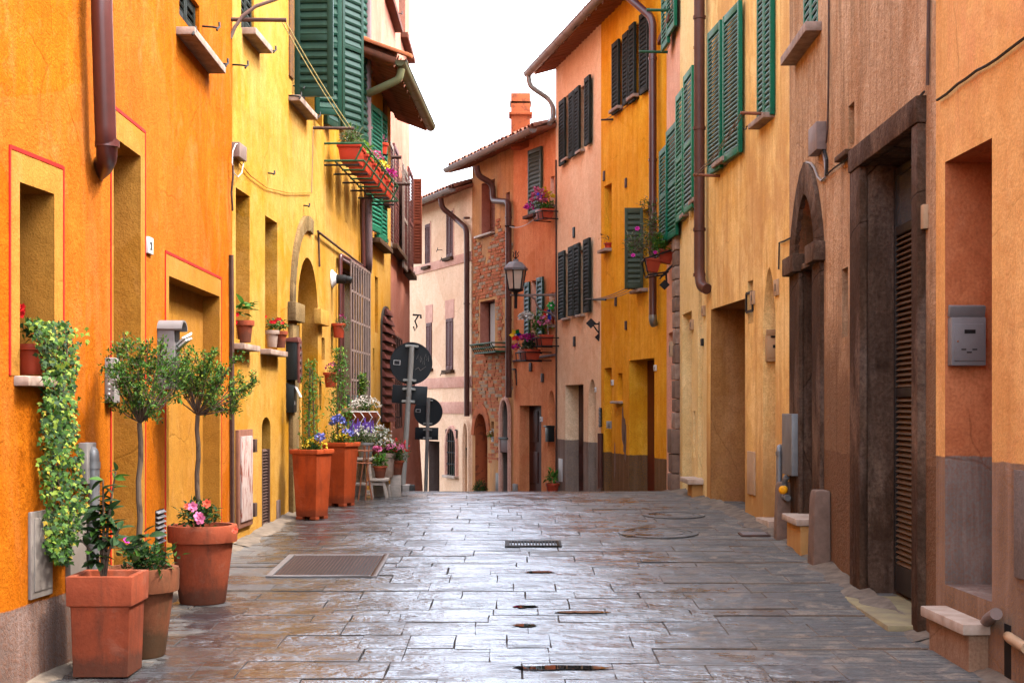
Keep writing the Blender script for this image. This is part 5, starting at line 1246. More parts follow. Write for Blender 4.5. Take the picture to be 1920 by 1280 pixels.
cable(h, wire_run(f1, [(948, 402), (955, 396), (958, 397)], .05), .016, 'iron_black', 'hook')
pl_ = fbox('plaster_skirt', h, f1, (oA1['u1'] + .05, oA2['u0'] - .06, ground_z(29.5) - .3, f1.hit(930, 850)[1]), -.004, .012, 'plaster_brown_ochre', .004)
fbox('meter_hatch', h, f1, f1.rect(931.5, 886, 938, 921), 0, .03, 'hatch_grey', .004)
t = thing('door_shelf', 'dark wooden box shelf fixed in the grey arched recess', 'shelf', f1.wp(949, 848)); fbox('box', t, f1, f1.rect(941, 822, 957, 848), -.24, .04, 'shutter_brown', .006); fbox('lid', t, f1, f1.rect(940.5, 819, 957.5, 823), -.24, .08, 'iron_black', .006)
# green iron basket under the curtained window
t = thing('window_basket', 'empty green iron window basket under the curtained window of the brick house', 'window box', f1.wp(915, 660))
u0, u1, z0, z1 = f1.rect(888, 662, 929, 642, .25); b = MB(); o = .34
for z in (z0, (z0 + z1) / 2, z1): b.tube([(u0, -.01, z), (u0 + .02, -o * (.7 + .3 * (z - z0) / (z1 - z0)), z), (u1 - .02, -o * (.7 + .3 * (z - z0) / (z1 - z0)), z), (u1, -.01, z)], .014, 6)
b.build('rails', 'iron_green', t, f1.M.copy())
for i in range(11): MB().tube([(u0 + .04 + (u1 - u0 - .08) * i / 10, -o * .7, z0), (u0 + .04 + (u1 - u0 - .08) * i / 10, -o, z1)], .012, 6).build('bar', 'iron_green', t, f1.M.copy())
MB().box(u0, u1, -o * .72, 0, z0 - .02, z0).build('tray', 'iron_green', t, f1.M.copy())

# ---- far end: pale pink house ----------------------------------------------------
h = house('pale_pink_house', 'pale pink house with maroon shutters and rose string courses closing the street', f0)
ops = []; sh = []
for a, c, e, g in ((798, 422, 807, 498), (838, 399, 850, 481), (800, 606, 810, 690), (837, 598, 850, 693)): ops.append(OP(f0, a, c, e, g, .12, None, 'dark_interior'))
oG0 = OP(f0, 838, 800, 858, 892, .16, None, 'dark_interior', 'round', .42); oA0 = to_ground(OP(f0, 871, 790, 882, 900, .2, None, None, 'round', .4), f0); oD0 = to_ground(OP(f0, 804, 826, 824, 900, .25, 'plaster_grey', 'dark_interior'), f0)
ops += [oG0, oA0, oD0]
wall_mesh(f0, ops, 'plaster_pale_pink', 6.17).build('wall', None, h, f0.M.copy())
eave(h, f0, 6.15, 0, f0.L, .40, pitch=18, ext=.0)
for o in ops[:4]:
    w = (o['u1'] - o['u0']) / 2
    for k in range(2): shutter(h, f0.M @ T3(o['u0'] + k * w, .0, o['z0']), w - .004, o['z1'] - o['z0'], 'shutter_brown', False, n=24, mid=False)
for o in ops[2:4]: fbox('window_head', h, f0, (o['u0'] - .06, o['u1'] + .06, o['z1'], o['z1'] + .42), -.003, .012, 'plaster_pale_rose_trim', .003)
for o in ops[:2]: fbox('window_surround', h, f0, (o['u1'] - 0, o['u1'] + .05, o['z0'], o['z1'] + .05), -.003, .012, 'plaster_pale_rose_trim', .003)
zz = []
for py, hh in ((490, .20), (718, .24), (765, .26)):
    z = f0.hit(860, py - 12)[1]; fbox('string_course', h, f0, (0.0, f0.L, z - hh, z), -.003, .025, 'plaster_pale_rose_trim', .005)
for o in ops[:4]: fbox('window_sill', h, f0, (o['u0'] - .08, o['u1'] + .08, o['z0'] - .07, o['z0']), -.02, .1, 'terracotta_old', .008)
grille(h, f0, (oG0['u0'], oG0['u1'], oG0['z0'], oG0['z1'] - .06), 5, 4, .02, 'iron_black', .016)
ring = [(oG0['u0'], oG0['z0'])] + arch_pts(oG0, 12) + [(oG0['u1'], oG0['z0'])]; MB().tube([(u, -.01, z) for u, z in ring], .05, 6).build('arch_moulding', 'plaster_pale_rose_trim', h, f0.M.copy())
ring = [(oA0['u0'], oA0['z0'])] + arch_pts(oA0, 12) + [(oA0['u1'], oA0['z0'])]; MB().tube([(u, -.01, z) for u, z in ring], .06, 6).build('arch_moulding', 'plaster_pale_pink', h, f0.M.copy())
fbox('window_sill', h, f0, (oG0['u0'] - .06, oG0['u1'] + .06, oG0['z0'] - .06, oG0['z0']), -.02, .1, 'marble', .008)
fbox('planter_blossom', h, f0, (oG0['u0'] + .05, oG0['u1'] - .05, oG0['z0'] + .02, oG0['z0'] + .2), -.12, -.04, 'leaf_dark', .02)
fbox('door', h, f0, (oD0['u0'] + (oD0['u1'] - oD0['u0']) * .7, oD0['u1'] - .004, -4, oD0['z1'] - .004), -.22, -.19, 'shutter_brown', .004)
t = thing('letterbox', 'dark letterbox in the pale arched recess at the far end', 'mailbox', f0.wp(877, 850)); fbox('case', t, f0, f0.rect(874, 843, 880, 862), -.19, -.05, 'mailbox_dark', .01); fbox('lid', t, f0, f0.rect(873, 839, 881, 843), -.19, 0, 'mailbox_dark', .01)
pg = f0.w(f0.L - .55, .45, 5.9)
pipe(h, [f0.w(f0.L - .75, .45, 5.92), f0.w(f0.L - .75, .42, 5.72), f0.w(f0.L - .6, .12, 5.45), f0.w(f0.L - .08, .10, 5.2), f0.w(f0.L - .06, .10, 4.9), f0.w(f0.L - .06, .10, f0.hit(881, 780)[1])], .06, 'pipe_brown', collars=[f0.w(f0.L - .06, .1, f0.hit(881, y)[1]) for y in (410, 570)])
for px, py in ((836, 486), (836, 700), (829, 468)): holder(h, f0, px, py)

# ------------------------------------------------------------------ covers, drains, puddles in the paving
def slope(y): return math.atan2(ground_z(y + .3) - ground_z(y - .3), .6)
def gp(px, Y, dz=0): return Vector(((px - 960) / FPX * Y, Y, ground_z(Y) + dz))
def gM(x, y, dz=0): return T3(x, y, ground_z(y) + dz) @ RX(slope(y))
t = thing('utility_cover', 'large rectangular studded steel utility cover set in the paving on the left', 'manhole cover', M=gM(-1.39, 10.9, .012))
w, d = .355, .50; b = MB()
for a in ((-w - .05, -w, -d - .05, d + .05), (w, w + .05, -d - .05, d + .05), (-w, w, -d - .05, -d), (-w, w, d, d + .05)): b.box(*a, -.03, .004)
b.build('frame', 'mailbox_grey', t, W[t.name], .004)
MB().box(-w + .004, w - .004, -d + .004, d - .004, -.02, 0).build('plate', 'iron_black', t, W[t.name], .002)
b = MB()
for i in range(26):
    for j in range(34):
        x, y = -w + .02 + (2 * w - .04) * i / 25, -d + .02 + (2 * d - .04) * j / 33
        b.add([(x - .007, y - .009, 0), (x + .007, y - .009, 0), (x + .007, y + .009, 0), (x - .007, y + .009, 0), (x, y, .005)], [(0, 1, 4), (1, 2, 4), (2, 3, 4), (3, 0, 4)])
b.build('stud_field', 'iron_brown', t, W[t.name], kind='stuff')
t = thing('drain_grate', 'narrow slotted drain grate in the middle of the street', 'drain', M=gM(.18, 12.1, .012))
b = MB(); w, d = .20, .13
for a in ((-w - .04, -w, -d - .04, d + .04), (w, w + .04, -d - .04, d + .04), (-w, w, -d - .04, -d), (-w, w, d, d + .04)): b.box(*a, -.03, .004)
b.build('frame', 'iron_black', t, W[t.name], .003); MB().box(-w, w, -d, d, -.03, -.012).build('pit', 'dark_interior', t, W[t.name])
bd = MB().box(-.006, .006, -d, d, -.01, .002).data('grate_bar', 'iron_black')
for i in range(15): inst('grate_bar', bd, t, W[t.name] @ T3(-w + .014 + (2 * w - .028) * i / 14, 0, 0))
for x, y, r, l in ((1.32, 12.85, .31, 'round iron manhole cover on the right, the nearer of two'), (1.63, 14.3, .26, 'smaller round iron manhole cover further up the right side')):
    t = thing('manhole_cover', l, 'manhole cover', M=gM(x, y, .012), group='round manhole covers')
    MB().lathe([(r + .05, -.03), (r + .05, .002), (r, .004), (r, -.01)], 36, cap=(False, False)).build('rim', 'wet_slate', t, W[t.name])
    b = MB().lathe([(r - .006, -.02), (r - .006, .0), (r * .8, .001), (r * .8, -.004), (r * .74, -.004), (r * .74, .001), (0.001, .001)], 36, cap=(False, False)); b.build('lid', 'wet_slate', t, W[t.name])
t = thing('floor_hatch', 'small rectangular iron hatch in the paving near the honey house', 'manhole cover', M=gM(2.17, 12.75, .012))
MB().box(-.13, .13, -.11, .11, -.02, .003).build('frame', 'iron_brown', t, W[t.name], .003); MB().box(-.11, .11, -.09, .09, .003, .006).build('lid', 'mailbox_grey', t, W[t.name], .002)
rnd = random.Random(8)
for px, Y, w, d in ((1050, 7.28, .30, .065), (985, 9.15, .10, .06), (1095, 8.95, .18, .055), (985, 8.5, .08, .05), (1010, 10.6, .12, .06)):
    n = 22; ring = [(w * math.cos(2 * math.pi * i / n) * rnd.uniform(.7, 1.1), d * math.sin(2 * math.pi * i / n) * rnd.uniform(.6, 1.15), 0) for i in range(n)]
    o = MB().add(ring, [tuple(range(n))]).build('puddle', 'puddle_water', None, T3(*gp(px, Y, .0075))); tag(o, kind='structure')

# ------------------------------------------------------------------ plants
def leaf_shape(n=1, l=1., w=.5):
    """pointed leaf folded along the rib; base at the origin, growing along +x"""
    return [(0, 0, 0), (.35, -.5 * w, .10), (1, 0, -.05), (.35, .5 * w, .10), (.45, 0, 0)], [(0, 1, 4), (1, 2, 4), (2, 3, 4), (3, 0, 4)]
LV, LF = leaf_shape()
def orient(rnd, up=.35, out=None, k=.6):
    d = Vector((rnd.gauss(0, 1), rnd.gauss(0, 1), rnd.gauss(0, 1) + up))
    if out is not None: d = d.normalized() + out * k
    d.normalize(); r = Vector((rnd.gauss(0, .5), rnd.gauss(0, .5), 1 + rnd.random())); y = r.cross(d)
    if y.length < 1e-3: y = Vector((0, 1, 0)).cross(d)
    y.normalize(); z = d.cross(y)
    return Matrix(((d.x, y.x, z.x), (d.y, y.y, z.y), (d.z, y.z, z.z))).to_4x4()
def put_leaf(b, rnd, p, size, mats, out=None, w=1., up=.35, k=.6):
    M = T3(*p) @ orient(rnd, up, out, k) @ SC(size, size * w, size)
    b.add([M @ Vector(v) for v in LV], LF, rnd.choices([m for m, _ in mats], [x for _, x in mats])[0])
def cloud(par, c, r, n, size, mats, seed=0, name='foliage', shell=.5, w=1., up=.35, squash=None):
    rnd = random.Random(seed); b = MB(); c = Vector(c)
    i = 0
    while i < n:
        v = Vector((rnd.gauss(0, 1), rnd.gauss(0, 1), rnd.gauss(0, 1))).normalized(); q = rnd.random() ** (1 - shell * .75)
        lump = .78 + .35 * noise.noise(v * 2.3 + Vector((seed, 0, 0)))
        p = Vector((v.x * r[0], v.y * r[1], v.z * r[2])) * q * lump
        if squash and p.z < -squash * r[2]: continue
        put_leaf(b, rnd, c + p, size * rnd.uniform(.6, 1.25), mats, v, w, up); i += 1
    return b.world(name, mats[0][0], par, kind='stuff')
def flower_data(mat, kind):
    key = (mat, kind)
    if key in FD: return FD[key]
    b = MB()
    if kind == 'rose':
        for r_, z, n, tilt in ((1, 0, 6, .35), (.7, .12, 5, .8), (.4, .2, 4, 1.15)):
            for i in range(n):
                a = 2 * math.pi * i / n + z * 5; T = RZ(a) @ RY(-tilt)
                b.add([(0, 0, z), (.5 * r_, -.42 * r_, z + .05), (1 * r_, -.2 * r_, z), (1 * r_, .2 * r_, z), (.5 * r_, .42 * r_, z + .05)], [(0, 1, 2, 3, 4)], None, True, T)
    else:
        for i in range(5):
            a = 2 * math.pi * i / 5; T = RZ(a) @ RY(-.3)
            b.add([(0, 0, 0), (.5, -.36, .05), (1, -.15, 0), (1, .15, 0), (.5, .36, .05)], [(0, 1, 2, 3, 4)], None, True, T)
    FD[key] = b.data('flower', mat); return FD[key]
FD = {}
def flowers(par, pts, size, mat, kind='open', seed=0, facing=(0, -1, .5)):
    rnd = random.Random(seed); me = flower_data(mat, kind)
    for p in pts:
        d = Vector(facing) + Vector((rnd.gauss(0, .4), rnd.gauss(0, .3), rnd.gauss(0, .35)))
        inst('flower', me, par, T3(*p) @ d.to_track_quat('Z', 'Y').to_matrix().to_4x4() @ RZ(rnd.random() * 6) @ SC(*[size * rnd.uniform(.8, 1.2)] * 3))
def blossoms(par, c, r, n, size, mat, seed=0, name='blossom'):
    """tiny blooms, too small to pick apart: one joined part"""
    rnd = random.Random(seed); b = MB(); c = Vector(c)
    for i in range(n):
        v = Vector((rnd.gauss(0, 1), rnd.gauss(0, 1), abs(rnd.gauss(0, 1)))).normalized() * rnd.uniform(.7, 1.05); p = c + Vector((v.x * r[0], v.y * r[1], v.z * r[2]))
        for k in range(4):
            M = T3(*p) @ orient(rnd, .4, Vector((0, -.6, .5))) @ SC(size, size, size); b.add([M @ Vector(q) for q in ((0, 0, 0), (.5, -.45, .1), (1, 0, 0), (.5, .45, .1))], [(0, 1, 2, 3)])
    return b.world(name, mat, par, kind='stuff')
def round_pot(par, M, R0, R1, H, mat, rim=.03, rimh=.22):
    """R0 foot radius, R1 lip radius"""
    rh = H * rimh; k = R1 - rim * .5
    prof = [(.0, 0), (R0 * .96, 0), (R0, .012), (k - rim * .4, H - rh), (k - rim * .4, H - rh), (R1, H - rh + .004), (R1 * 1.01, H - rh + .02), (R1 * 1.02, H - .015), (R1, H), (R1 - rim * 1.1, H), (R1 - rim * 1.5, H - .05), (0, H - .05)]
    MB().lathe(prof, 32, None, None, (False, False)).build('pot', mat, par, M, sharp=28)
    MB().lathe([(.0, H - .035), (R1 - rim * 1.35, H - .038)], 20, None, None, (False, False)).build('soil', 'soil', par, M)
def square_pot(par, M, w0, w1, H, mat, rimh=.15, rim=.016, feet=False):
    a, c = w0 / 2, w1 / 2; q = lambda k, z: [(-k, -k, z), (k, -k, z), (k, k, z), (-k, k, z)]; rh = H * rimh; z0 = .03 if feet else 0
    MB().loft([q(a, z0), q(c - .004, H - rh), q(c + rim, H - rh + .004), q(c + rim + .003, H), q(c - .022, H), q(c - .03, H - .06)], None, None, (True, True)).build('pot', mat, par, M, .007)
    MB().box(-c + .03, c - .03, -c + .03, c - .03, H - .06, H - .04).build('soil', 'soil', par, M)
    if feet:
        for sx in (-1, 1):
            for sy in (-1, 1): MB().box(sx * a * .7 - .035, sx * a * .7 + .035, sy * a * .7 - .035, sy * a * .7 + .035, 0, z0).build('foot', mat, par, M, .005)
DARK = [('leaf_dark', 6), ('leaf_mid', 3)]; MID = [('leaf_mid', 6), ('leaf_dark', 3), ('leaf_light', 1)]; FRESH = [('leaf_fresh', 6), ('leaf_mid', 3), ('leaf_light', 2)]
TREE = [('leaf_mid', 6), ('leaf_light', 3), ('leaf_dark', 4)]; GREY = [('leaf_grey', 5), ('leaf_mid', 3)]
def big_leaf_data(mat, w=.55):
    v = []; n = 5
    for i in range(n + 1):
        x = i / n; h = w * .5 * math.sin(math.pi * min(1, x * .92 + .06)) ** .8 * (1 - .25 * x); zz = -.22 * x * x
        v += [(x, -h, zz + .35 * h), (x, 0, zz), (x, h, zz + .35 * h)]
    f = []
    for i in range(n):
        a = i * 3; f += [(a, a + 3, a + 4, a + 1), (a + 1, a + 4, a + 5, a + 2)]
    return MB().add(v, f, None, True).data('leaf', mat, sharp=60)
BL = {m: big_leaf_data(m) for m in ('leaf_dark', 'leaf_mid', 'leaf_light', 'leaf_fresh')}

# the three big pots in front
c = T3(-2.035, 7.165, ground_z(7.16) + .005)
t = thing('potted_camellia', 'square weathered terracotta pot with a dark glossy camellia, nearest to the viewer', 'potted plant', M=c)
square_pot(t, c, .272, .30, .50, 'terracotta', .30, .012)
rnd = random.Random(21); base = c.translation + Vector((-.02, 0, .45)); stems = []
for i, (dx, dy, dz) in enumerate(((-.07, .03, .34), (.0, -.02, .52), (.05, .03, .56), (-.12, .0, .22), (.09, -.04, .28), (.02, .06, .40))):
    tip = base + Vector((dx, dy, dz)); mid = base + Vector((dx * .3, dy * .4, dz * .5 + .02)); MB().tube([base, mid, tip], .010, 6, r2=.004).world('stem', 'bark', t); stems.append((base, mid, tip))
for i in range(120):
    a, m, e = rnd.choice(stems); k = rnd.uniform(.35, 1.02); p = (a.lerp(m, k * 2) if k < .5 else m.lerp(e, k * 2 - 1)); out = Vector((rnd.gauss(0, 1), rnd.gauss(0, 1) - .3, rnd.gauss(0, .4) + .15)).normalized()
    s_ = rnd.uniform(.06, .10); inst('leaf', BL[rnd.choices(('leaf_dark', 'leaf_mid'), (7, 2))[0]], t, T3(*p) @ orient(rnd, .1, out, 2.5) @ SC(s_, s_, s_))
for i in range(12):
    p = base + Vector((rnd.uniform(.06, .22), rnd.uniform(-.1, .05), rnd.uniform(.1, .26))); s_ = rnd.uniform(.08, .11)
    inst('leaf', BL['leaf_dark'], t, T3(*p) @ orient(rnd, .1, Vector((.8, -.4, .2)), 2) @ SC(s_, s_, s_))

def standard_tree(t, p0, fork, crown, rad, n, seed, leaf=.026, mats=TREE, tr=.014):
    """slim bare stem, fan of twigs, ragged leafy head"""
    rnd = random.Random(seed); p0, fork, crown = Vector(p0), Vector(fork), Vector(crown)
    pts = [p0.lerp(fork, i / 8) + Vector((.006 * math.sin(i * 1.7 + seed), .004 * math.cos(i * 2.1), 0)) for i in range(9)]
    MB().tube(pts, tr, 10, r2=tr * .8).world('trunk', 'bark', t)
    b = MB(); lb = MB(); tips = []
    for i in range(34):
        v = Vector((rnd.gauss(0, 1), rnd.gauss(0, 1), rnd.gauss(.35, .8))).normalized(); lump = .78 + .75 * noise.noise(v * 2.2 + Vector((seed, 3, 0)))
        e = crown + Vector((v.x * rad[0], v.y * rad[1], v.z * rad[2])) * lump
        m = fork.lerp(e, .45) + Vector((rnd.gauss(0, .015), rnd.gauss(0, .015), -.01)); b.tube([fork, m, e], .006, 5, r2=.0018); tips.append((m, e))
        for j in range(5):
            k = rnd.uniform(.3, .95); q = m.lerp(e, k); e2 = q + Vector((rnd.gauss(0, 1), rnd.gauss(0, 1), rnd.gauss(.4, .8))).normalized() * rnd.uniform(.04, .10); b.tube([q, e2], .0022, 4, r2=.001); tips.append((q, e2))
    b.world('twigs', 'bark', t)
    for i in range(n):
        m, e = rnd.choice(tips); k = rnd.random() ** .6; p = m.lerp(e, k) + Vector((rnd.gauss(0, .012), rnd.gauss(0, .012), rnd.gauss(0, .012)))
        put_leaf(lb, rnd, p, leaf * rnd.uniform(.6, 1.25), mats, (p - crown).normalized(), .95)
    lb.world('crown', 'leaf_mid', t, kind='stuff')
p2 = Vector((-1.985, 7.62, ground_z(7.6))); c = T3(*p2)
t = thing('potted_tree', 'mossy old terracotta pot with a thin standard tree, behind the square pot', 'potted plant', M=c, group='standard trees in pots')
round_pot(t, c, .125, .195, .475, 'terracotta_old', .03, .27)
q = lambda px, py, Y=7.62: P(px, py, Y)
standard_tree(t, p2 + Vector((-.03, .05, .42)), q(263, 792, 7.67), q(281, 706, 7.67), (.27, .25, .25), 4300, 3, .025, [('leaf_mid', 6), ('leaf_fresh', 3), ('leaf_light', 3), ('leaf_dark', 2)], tr=.017)
cloud(t, p2 + Vector((.04, -.06, .53)), (.20, .15, .12), 420, .045, DARK, 4, shell=.3); flowers(t, [q(237, 1013, 7.45)], .022, 'petal_magenta', 'rose', 1)
p3 = Vector((-2.03, 9.33, ground_z(9.33))); c = T3(*p3)
t = thing('potted_tree', 'clean round terracotta pot with a standard tree and pink roses', 'potted plant', M=c, group='standard trees in pots')
round_pot(t, c, .15, .222, .51, 'terracotta', .028, .22)
for k in (.40, .43): MB().tube([(.217 * math.cos(a * .2094) , .217 * math.sin(a * .2094), .51 * (1 - .06) - (k - .4) * 1.6) for a in range(31)], .004, 5).build('rim_bead', 'terracotta', t, c)
standard_tree(t, p3 + Vector((-.04, .03, .46)), P(371, 778, 9.35), P(401, 708, 9.35), (.35, .30, .27), 5000, 5, .028, [('leaf_mid', 6), ('leaf_fresh', 3), ('leaf_light', 3), ('leaf_dark', 2)], tr=.018)
cloud(t, p3 + Vector((-.02, -.04, .58)), (.19, .15, .12), 420, .045, DARK, 6, shell=.3)
flowers(t, [P(371, 969, 9.1), P(362, 950, 9.15), P(376, 972, 9.1)], .034, 'petal_pink', 'rose', 2); flowers(t, [P(388, 944, 9.15)], .038, 'petal_coral', 'rose', 3); flowers(t, [P(441, 994, 9.2), P(350, 949, 9.2)], .024, 'petal_coral', 'rose', 4)

# ivy spilling from the window pot
pb = P(55, 700, 7.02); wp_ = fA.wp(58, 702, -.06)
t = thing('window_ivy', 'terracotta window pot with red geranium and ivy trailing down the orange wall', 'potted plant', wp_)
round_pot(t, T3(*wp_), .055, .078, .15, 'plastic_terracotta', .016, .22)
iv = []; sh_ = [(0, 0, 0), (.15, -.32, .02), (.48, -.5, .06), (.5, -.24, .03), (1, 0, -.05), (.5, .24, .03), (.48, .5, .06), (.15, .32, .02), (.35, 0, 0)]
ID = {m: MB().add(sh_, [(i, (i + 1) % 8, 8) for i in range(8)]).data('leaf', m) for m in ('leaf_mid', 'leaf_light', 'leaf_lime', 'leaf_yellow', 'leaf_dark')}
rnd = random.Random(33); spine = [(600, 48, 128), (640, 66, 152), (700, 74, 148), (780, 76, 146), (860, 72, 158), (930, 76, 172), (985, 82, 158), (1030, 84, 140), (1055, 98, 132)]
def ivy_at(py):
    for (a, l0, r0), (b_, l1, r1) in zip(spine, spine[1:]):
        if a <= py <= b_: k = (py - a) / (b_ - a); return l0 + (l1 - l0) * k, r0 + (r1 - r0) * k
def ivy_pt():
    py = rnd.uniform(600, 1055); l, r_ = ivy_at(py); k = rnd.betavariate(1.6, 1.6); j = 9 * noise.noise(Vector((py * .03, 0, 5)))
    px = l + (r_ - l) * k + j; return px, py, rnd.uniform(.02, .13) * (1.2 - abs(k - .5)) + (.05 if py < 640 else 0)
ss = ('leaf_mid', 'leaf_light', 'leaf_lime', 'leaf_yellow', 'leaf_dark')
def ivyM(px, py, o, s):
    p = fA.wp(px, py, o); d = Vector((rnd.gauss(.2, .5), rnd.gauss(-.25, .4), -.8 + rnd.gauss(0, .5))).normalized(); n_ = Vector((.75, -.55, .45)) + Vector((rnd.gauss(0, .35), rnd.gauss(0, .35), rnd.gauss(0, .3))); y = n_.cross(d).normalized(); z = d.cross(y)
    return Matrix(((d.x, y.x, z.x, p.x), (d.y, y.y, z.y, p.y), (d.z, y.z, z.z, p.z), (0, 0, 0, 1))) @ SC(s, s, s)
for i in range(300):
    px, py, o = ivy_pt(); s_ = rnd.uniform(.024, .037); wts = (9, 5, 1, .4, 5) if py < 960 else (10, 2, .5, .3, 6)
    inst('leaf', ID[rnd.choices(ss, wts)[0]], t, ivyM(px, py, o + .03, s_))
b = MB()
for i in range(3200):
    px, py, o = ivy_pt(); s_ = rnd.uniform(.016, .030); M = ivyM(px, py, o * .7, s_); b.add([M @ Vector(v) for v in sh_], [(k, (k + 1) % 8, 8) for k in range(8)], rnd.choices(ss, (8, 3, 1, .6, 7))[0])
for i in range(10):
    px, py = rnd.uniform(130, 165), rnd.uniform(612, 650); M = ivyM(px, py, .10, .03); b.add([M @ Vector(v) for v in sh_], [(k, (k + 1) % 8, 8) for k in range(8)], 'leaf_light')
b.world('foliage', 'leaf_mid', t, kind='stuff')
for k in range(5): MB().tube([fA.wp(90 + 8 * k + 6 * math.sin(y_ / 60 + k), y_, .03 + .01 * k) for y_ in range(640, 1040, 40)], .004, 5).world('stem', 'bark', t)
cloud(t, P(62, 618, 7.0), (.09, .07, .06), 150, .04, MID, 9); flowers(t, [P(42, 578, 6.95), P(47, 586, 6.95), P(39, 590, 6.97)], .022, 'petal_red', 'rose', 5)

# sill pots on the yellow house
a = fY.wp(452, 642, .0); t = thing('potted_plant', 'terracotta pot with broad green leaves on the first yellow window sill', 'potted plant', a, 'small pots on the yellow window sills')
Ma = T3(*(a + Vector((.03, 0, 0)))); round_pot(t, Ma, .055, .085, .19, 'terracotta', .018, .25)
for i in range(22):
    s_ = rnd.uniform(.07, .11); inst('leaf', BL[rnd.choice(('leaf_fresh', 'leaf_mid', 'leaf_mid'))], t, T3(*(a + Vector((.03 + rnd.gauss(0, .04), rnd.gauss(0, .04), .24 + rnd.uniform(-.02, .09))))) @ orient(rnd, .2, Vector((rnd.gauss(0, 1), rnd.gauss(0, 1), .3)).normalized(), 2) @ SC(s_, s_, s_))
flowers(t, [P(444, 590, a.y - .1), P(441, 605, a.y - .1)], .022, 'petal_red', 'rose', 6)
a = fY.wp(509, 653, .0)
for dx, dy, mat, l in ((.01, -.03, 'sill_stone', 'pale pot with red geraniums on the second yellow window sill'), (.07, .10, 'terracotta', 'ribbed terracotta pot beside the pale pot on the second yellow window sill')):
    p = a + Vector((dx, dy, .01)); t = thing('potted_plant', l, 'potted plant', p, 'small pots on the yellow window sills'); round_pot(t, T3(*p), .045, .07, .16, mat, .014, .25)
    cloud(t, p + Vector((0, 0, .21)), (.08, .08, .07), 130, .035, MID, 12)
    flowers(t, [p + Vector((rnd.uniform(-.05, .07), -.08, .22 + rnd.uniform(-.03, .06))) for i in range(4)], .022, 'petal_red', 'rose', 7)
# pots hooked on the wall
for px, py, r_, fl, l, s in ((638, 633, .085, 'petal_magenta', 'red pot with trailing grey green herbs hooked on the yellow wall under the spotlight', 13), (623, 726, .085, 'petal_magenta', 'red pot with magenta blooms hooked low on the yellow wall beside the barred window', 14)):
    Y = fY.wp(600 if s == 14 else 622, py).y; p = P(px - 3, py, Y); t = thing('hanging_pot', l, 'potted plant', p, 'pots hooked on the yellow wall')
    round_pot(t, T3(*p), .06, .088, .17, 'plastic_terracotta', .018, .2); MB().tube([p + Vector((-.08, 0, .12)), Vector((fY.wp(px, py).x - .05, Y, p.z + .12)), Vector((fY.wp(px - 15, py).x, Y, p.z + .02))], .007, 6).world('hook', 'iron_black', t)
    cloud(t, p + Vector((.05, -.02, .16)), (.13, .10, .11), 300, .035, GREY if s == 13 else MID, s, w=.5); blossoms(t, p + Vector((.02, -.04, .2)), (.09, .08, .08), 6 if s == 13 else 26, .02, fl, s)

# tall square planters with climbers
def climber(t, base, H, n, seed, r=.06, mats=FRESH):
    rnd = random.Random(seed); b = MB(); base = Vector(base)
    for k in range(3): MB().tube([base + Vector((.04 * math.cos(k * 2.1), .04 * math.sin(k * 2.1), 0)), base + Vector((.015 * math.cos(k * 2.1), .015 * math.sin(k * 2.1), H * .92))], .007, 6).world('stake', 'bark', t)
    vs = [base + Vector((r * .8 * math.cos(i * .9), r * .8 * math.sin(i * .9), H * i / 34)) for i in range(35)]; MB().tube(vs, .004, 5).world('vine', 'leaf_mid', t)
    for i in range(n):
        z = rnd.random() ** 1.15; k = 1.15 - .65 * z; a = rnd.random() * 6.28; rr = r * k * rnd.uniform(.3, 1.5) * (1 + .5 * noise.noise(Vector((z * 7, seed, 0))))
        put_leaf(b, rnd, base + Vector((rr * math.cos(a), rr * math.sin(a), z * H)), .042 * rnd.uniform(.6, 1.3), mats, None, .8)
    b.world('foliage', 'leaf_mid', t, kind='stuff')
for px, Y, l, H, seed in ((585, 14.0, 'tall square orange terracotta planter with a slim climber, the nearer of the pair', .90, 41), (638, 15.35, 'tall square terracotta planter with climber and blue blooms, farther of the pair', 1.05, 42)):
    p = Vector(((px - 960) / FPX * Y, Y, ground_z(Y) + .004)); M = T3(*p) @ RZ(R(-24)); t = thing('square_planter', l, 'planter', M=M, group='tall terracotta planters')
    square_pot(t, M, .225, .29, .685, 'terracotta_bright', .07, .014, True)
    top = p + Vector((0, 0, .66)); climber(t, top + Vector((-.02, .05, 0)), H, 760 if seed == 41 else 1000, seed, .085 if seed == 41 else .11)
    cloud(t, top + Vector((0, 0, .03)), (.17, .16, .09), 420, .035, MID, seed + 3, shell=.2)
    blossoms(t, top + Vector((.04, -.10, .05)), (.12, .06, .08), 30, .022, 'petal_yellow', seed); blossoms(t, top + Vector((.09, -.08, .10)), (.06, .06, .08), 26, .03, 'petal_blue', seed + 1)
    if seed == 42:
        blossoms(t, top + Vector((-.02, -.05, .22)), (.08, .06, .08), 40, .035, 'petal_blue', seed + 2)
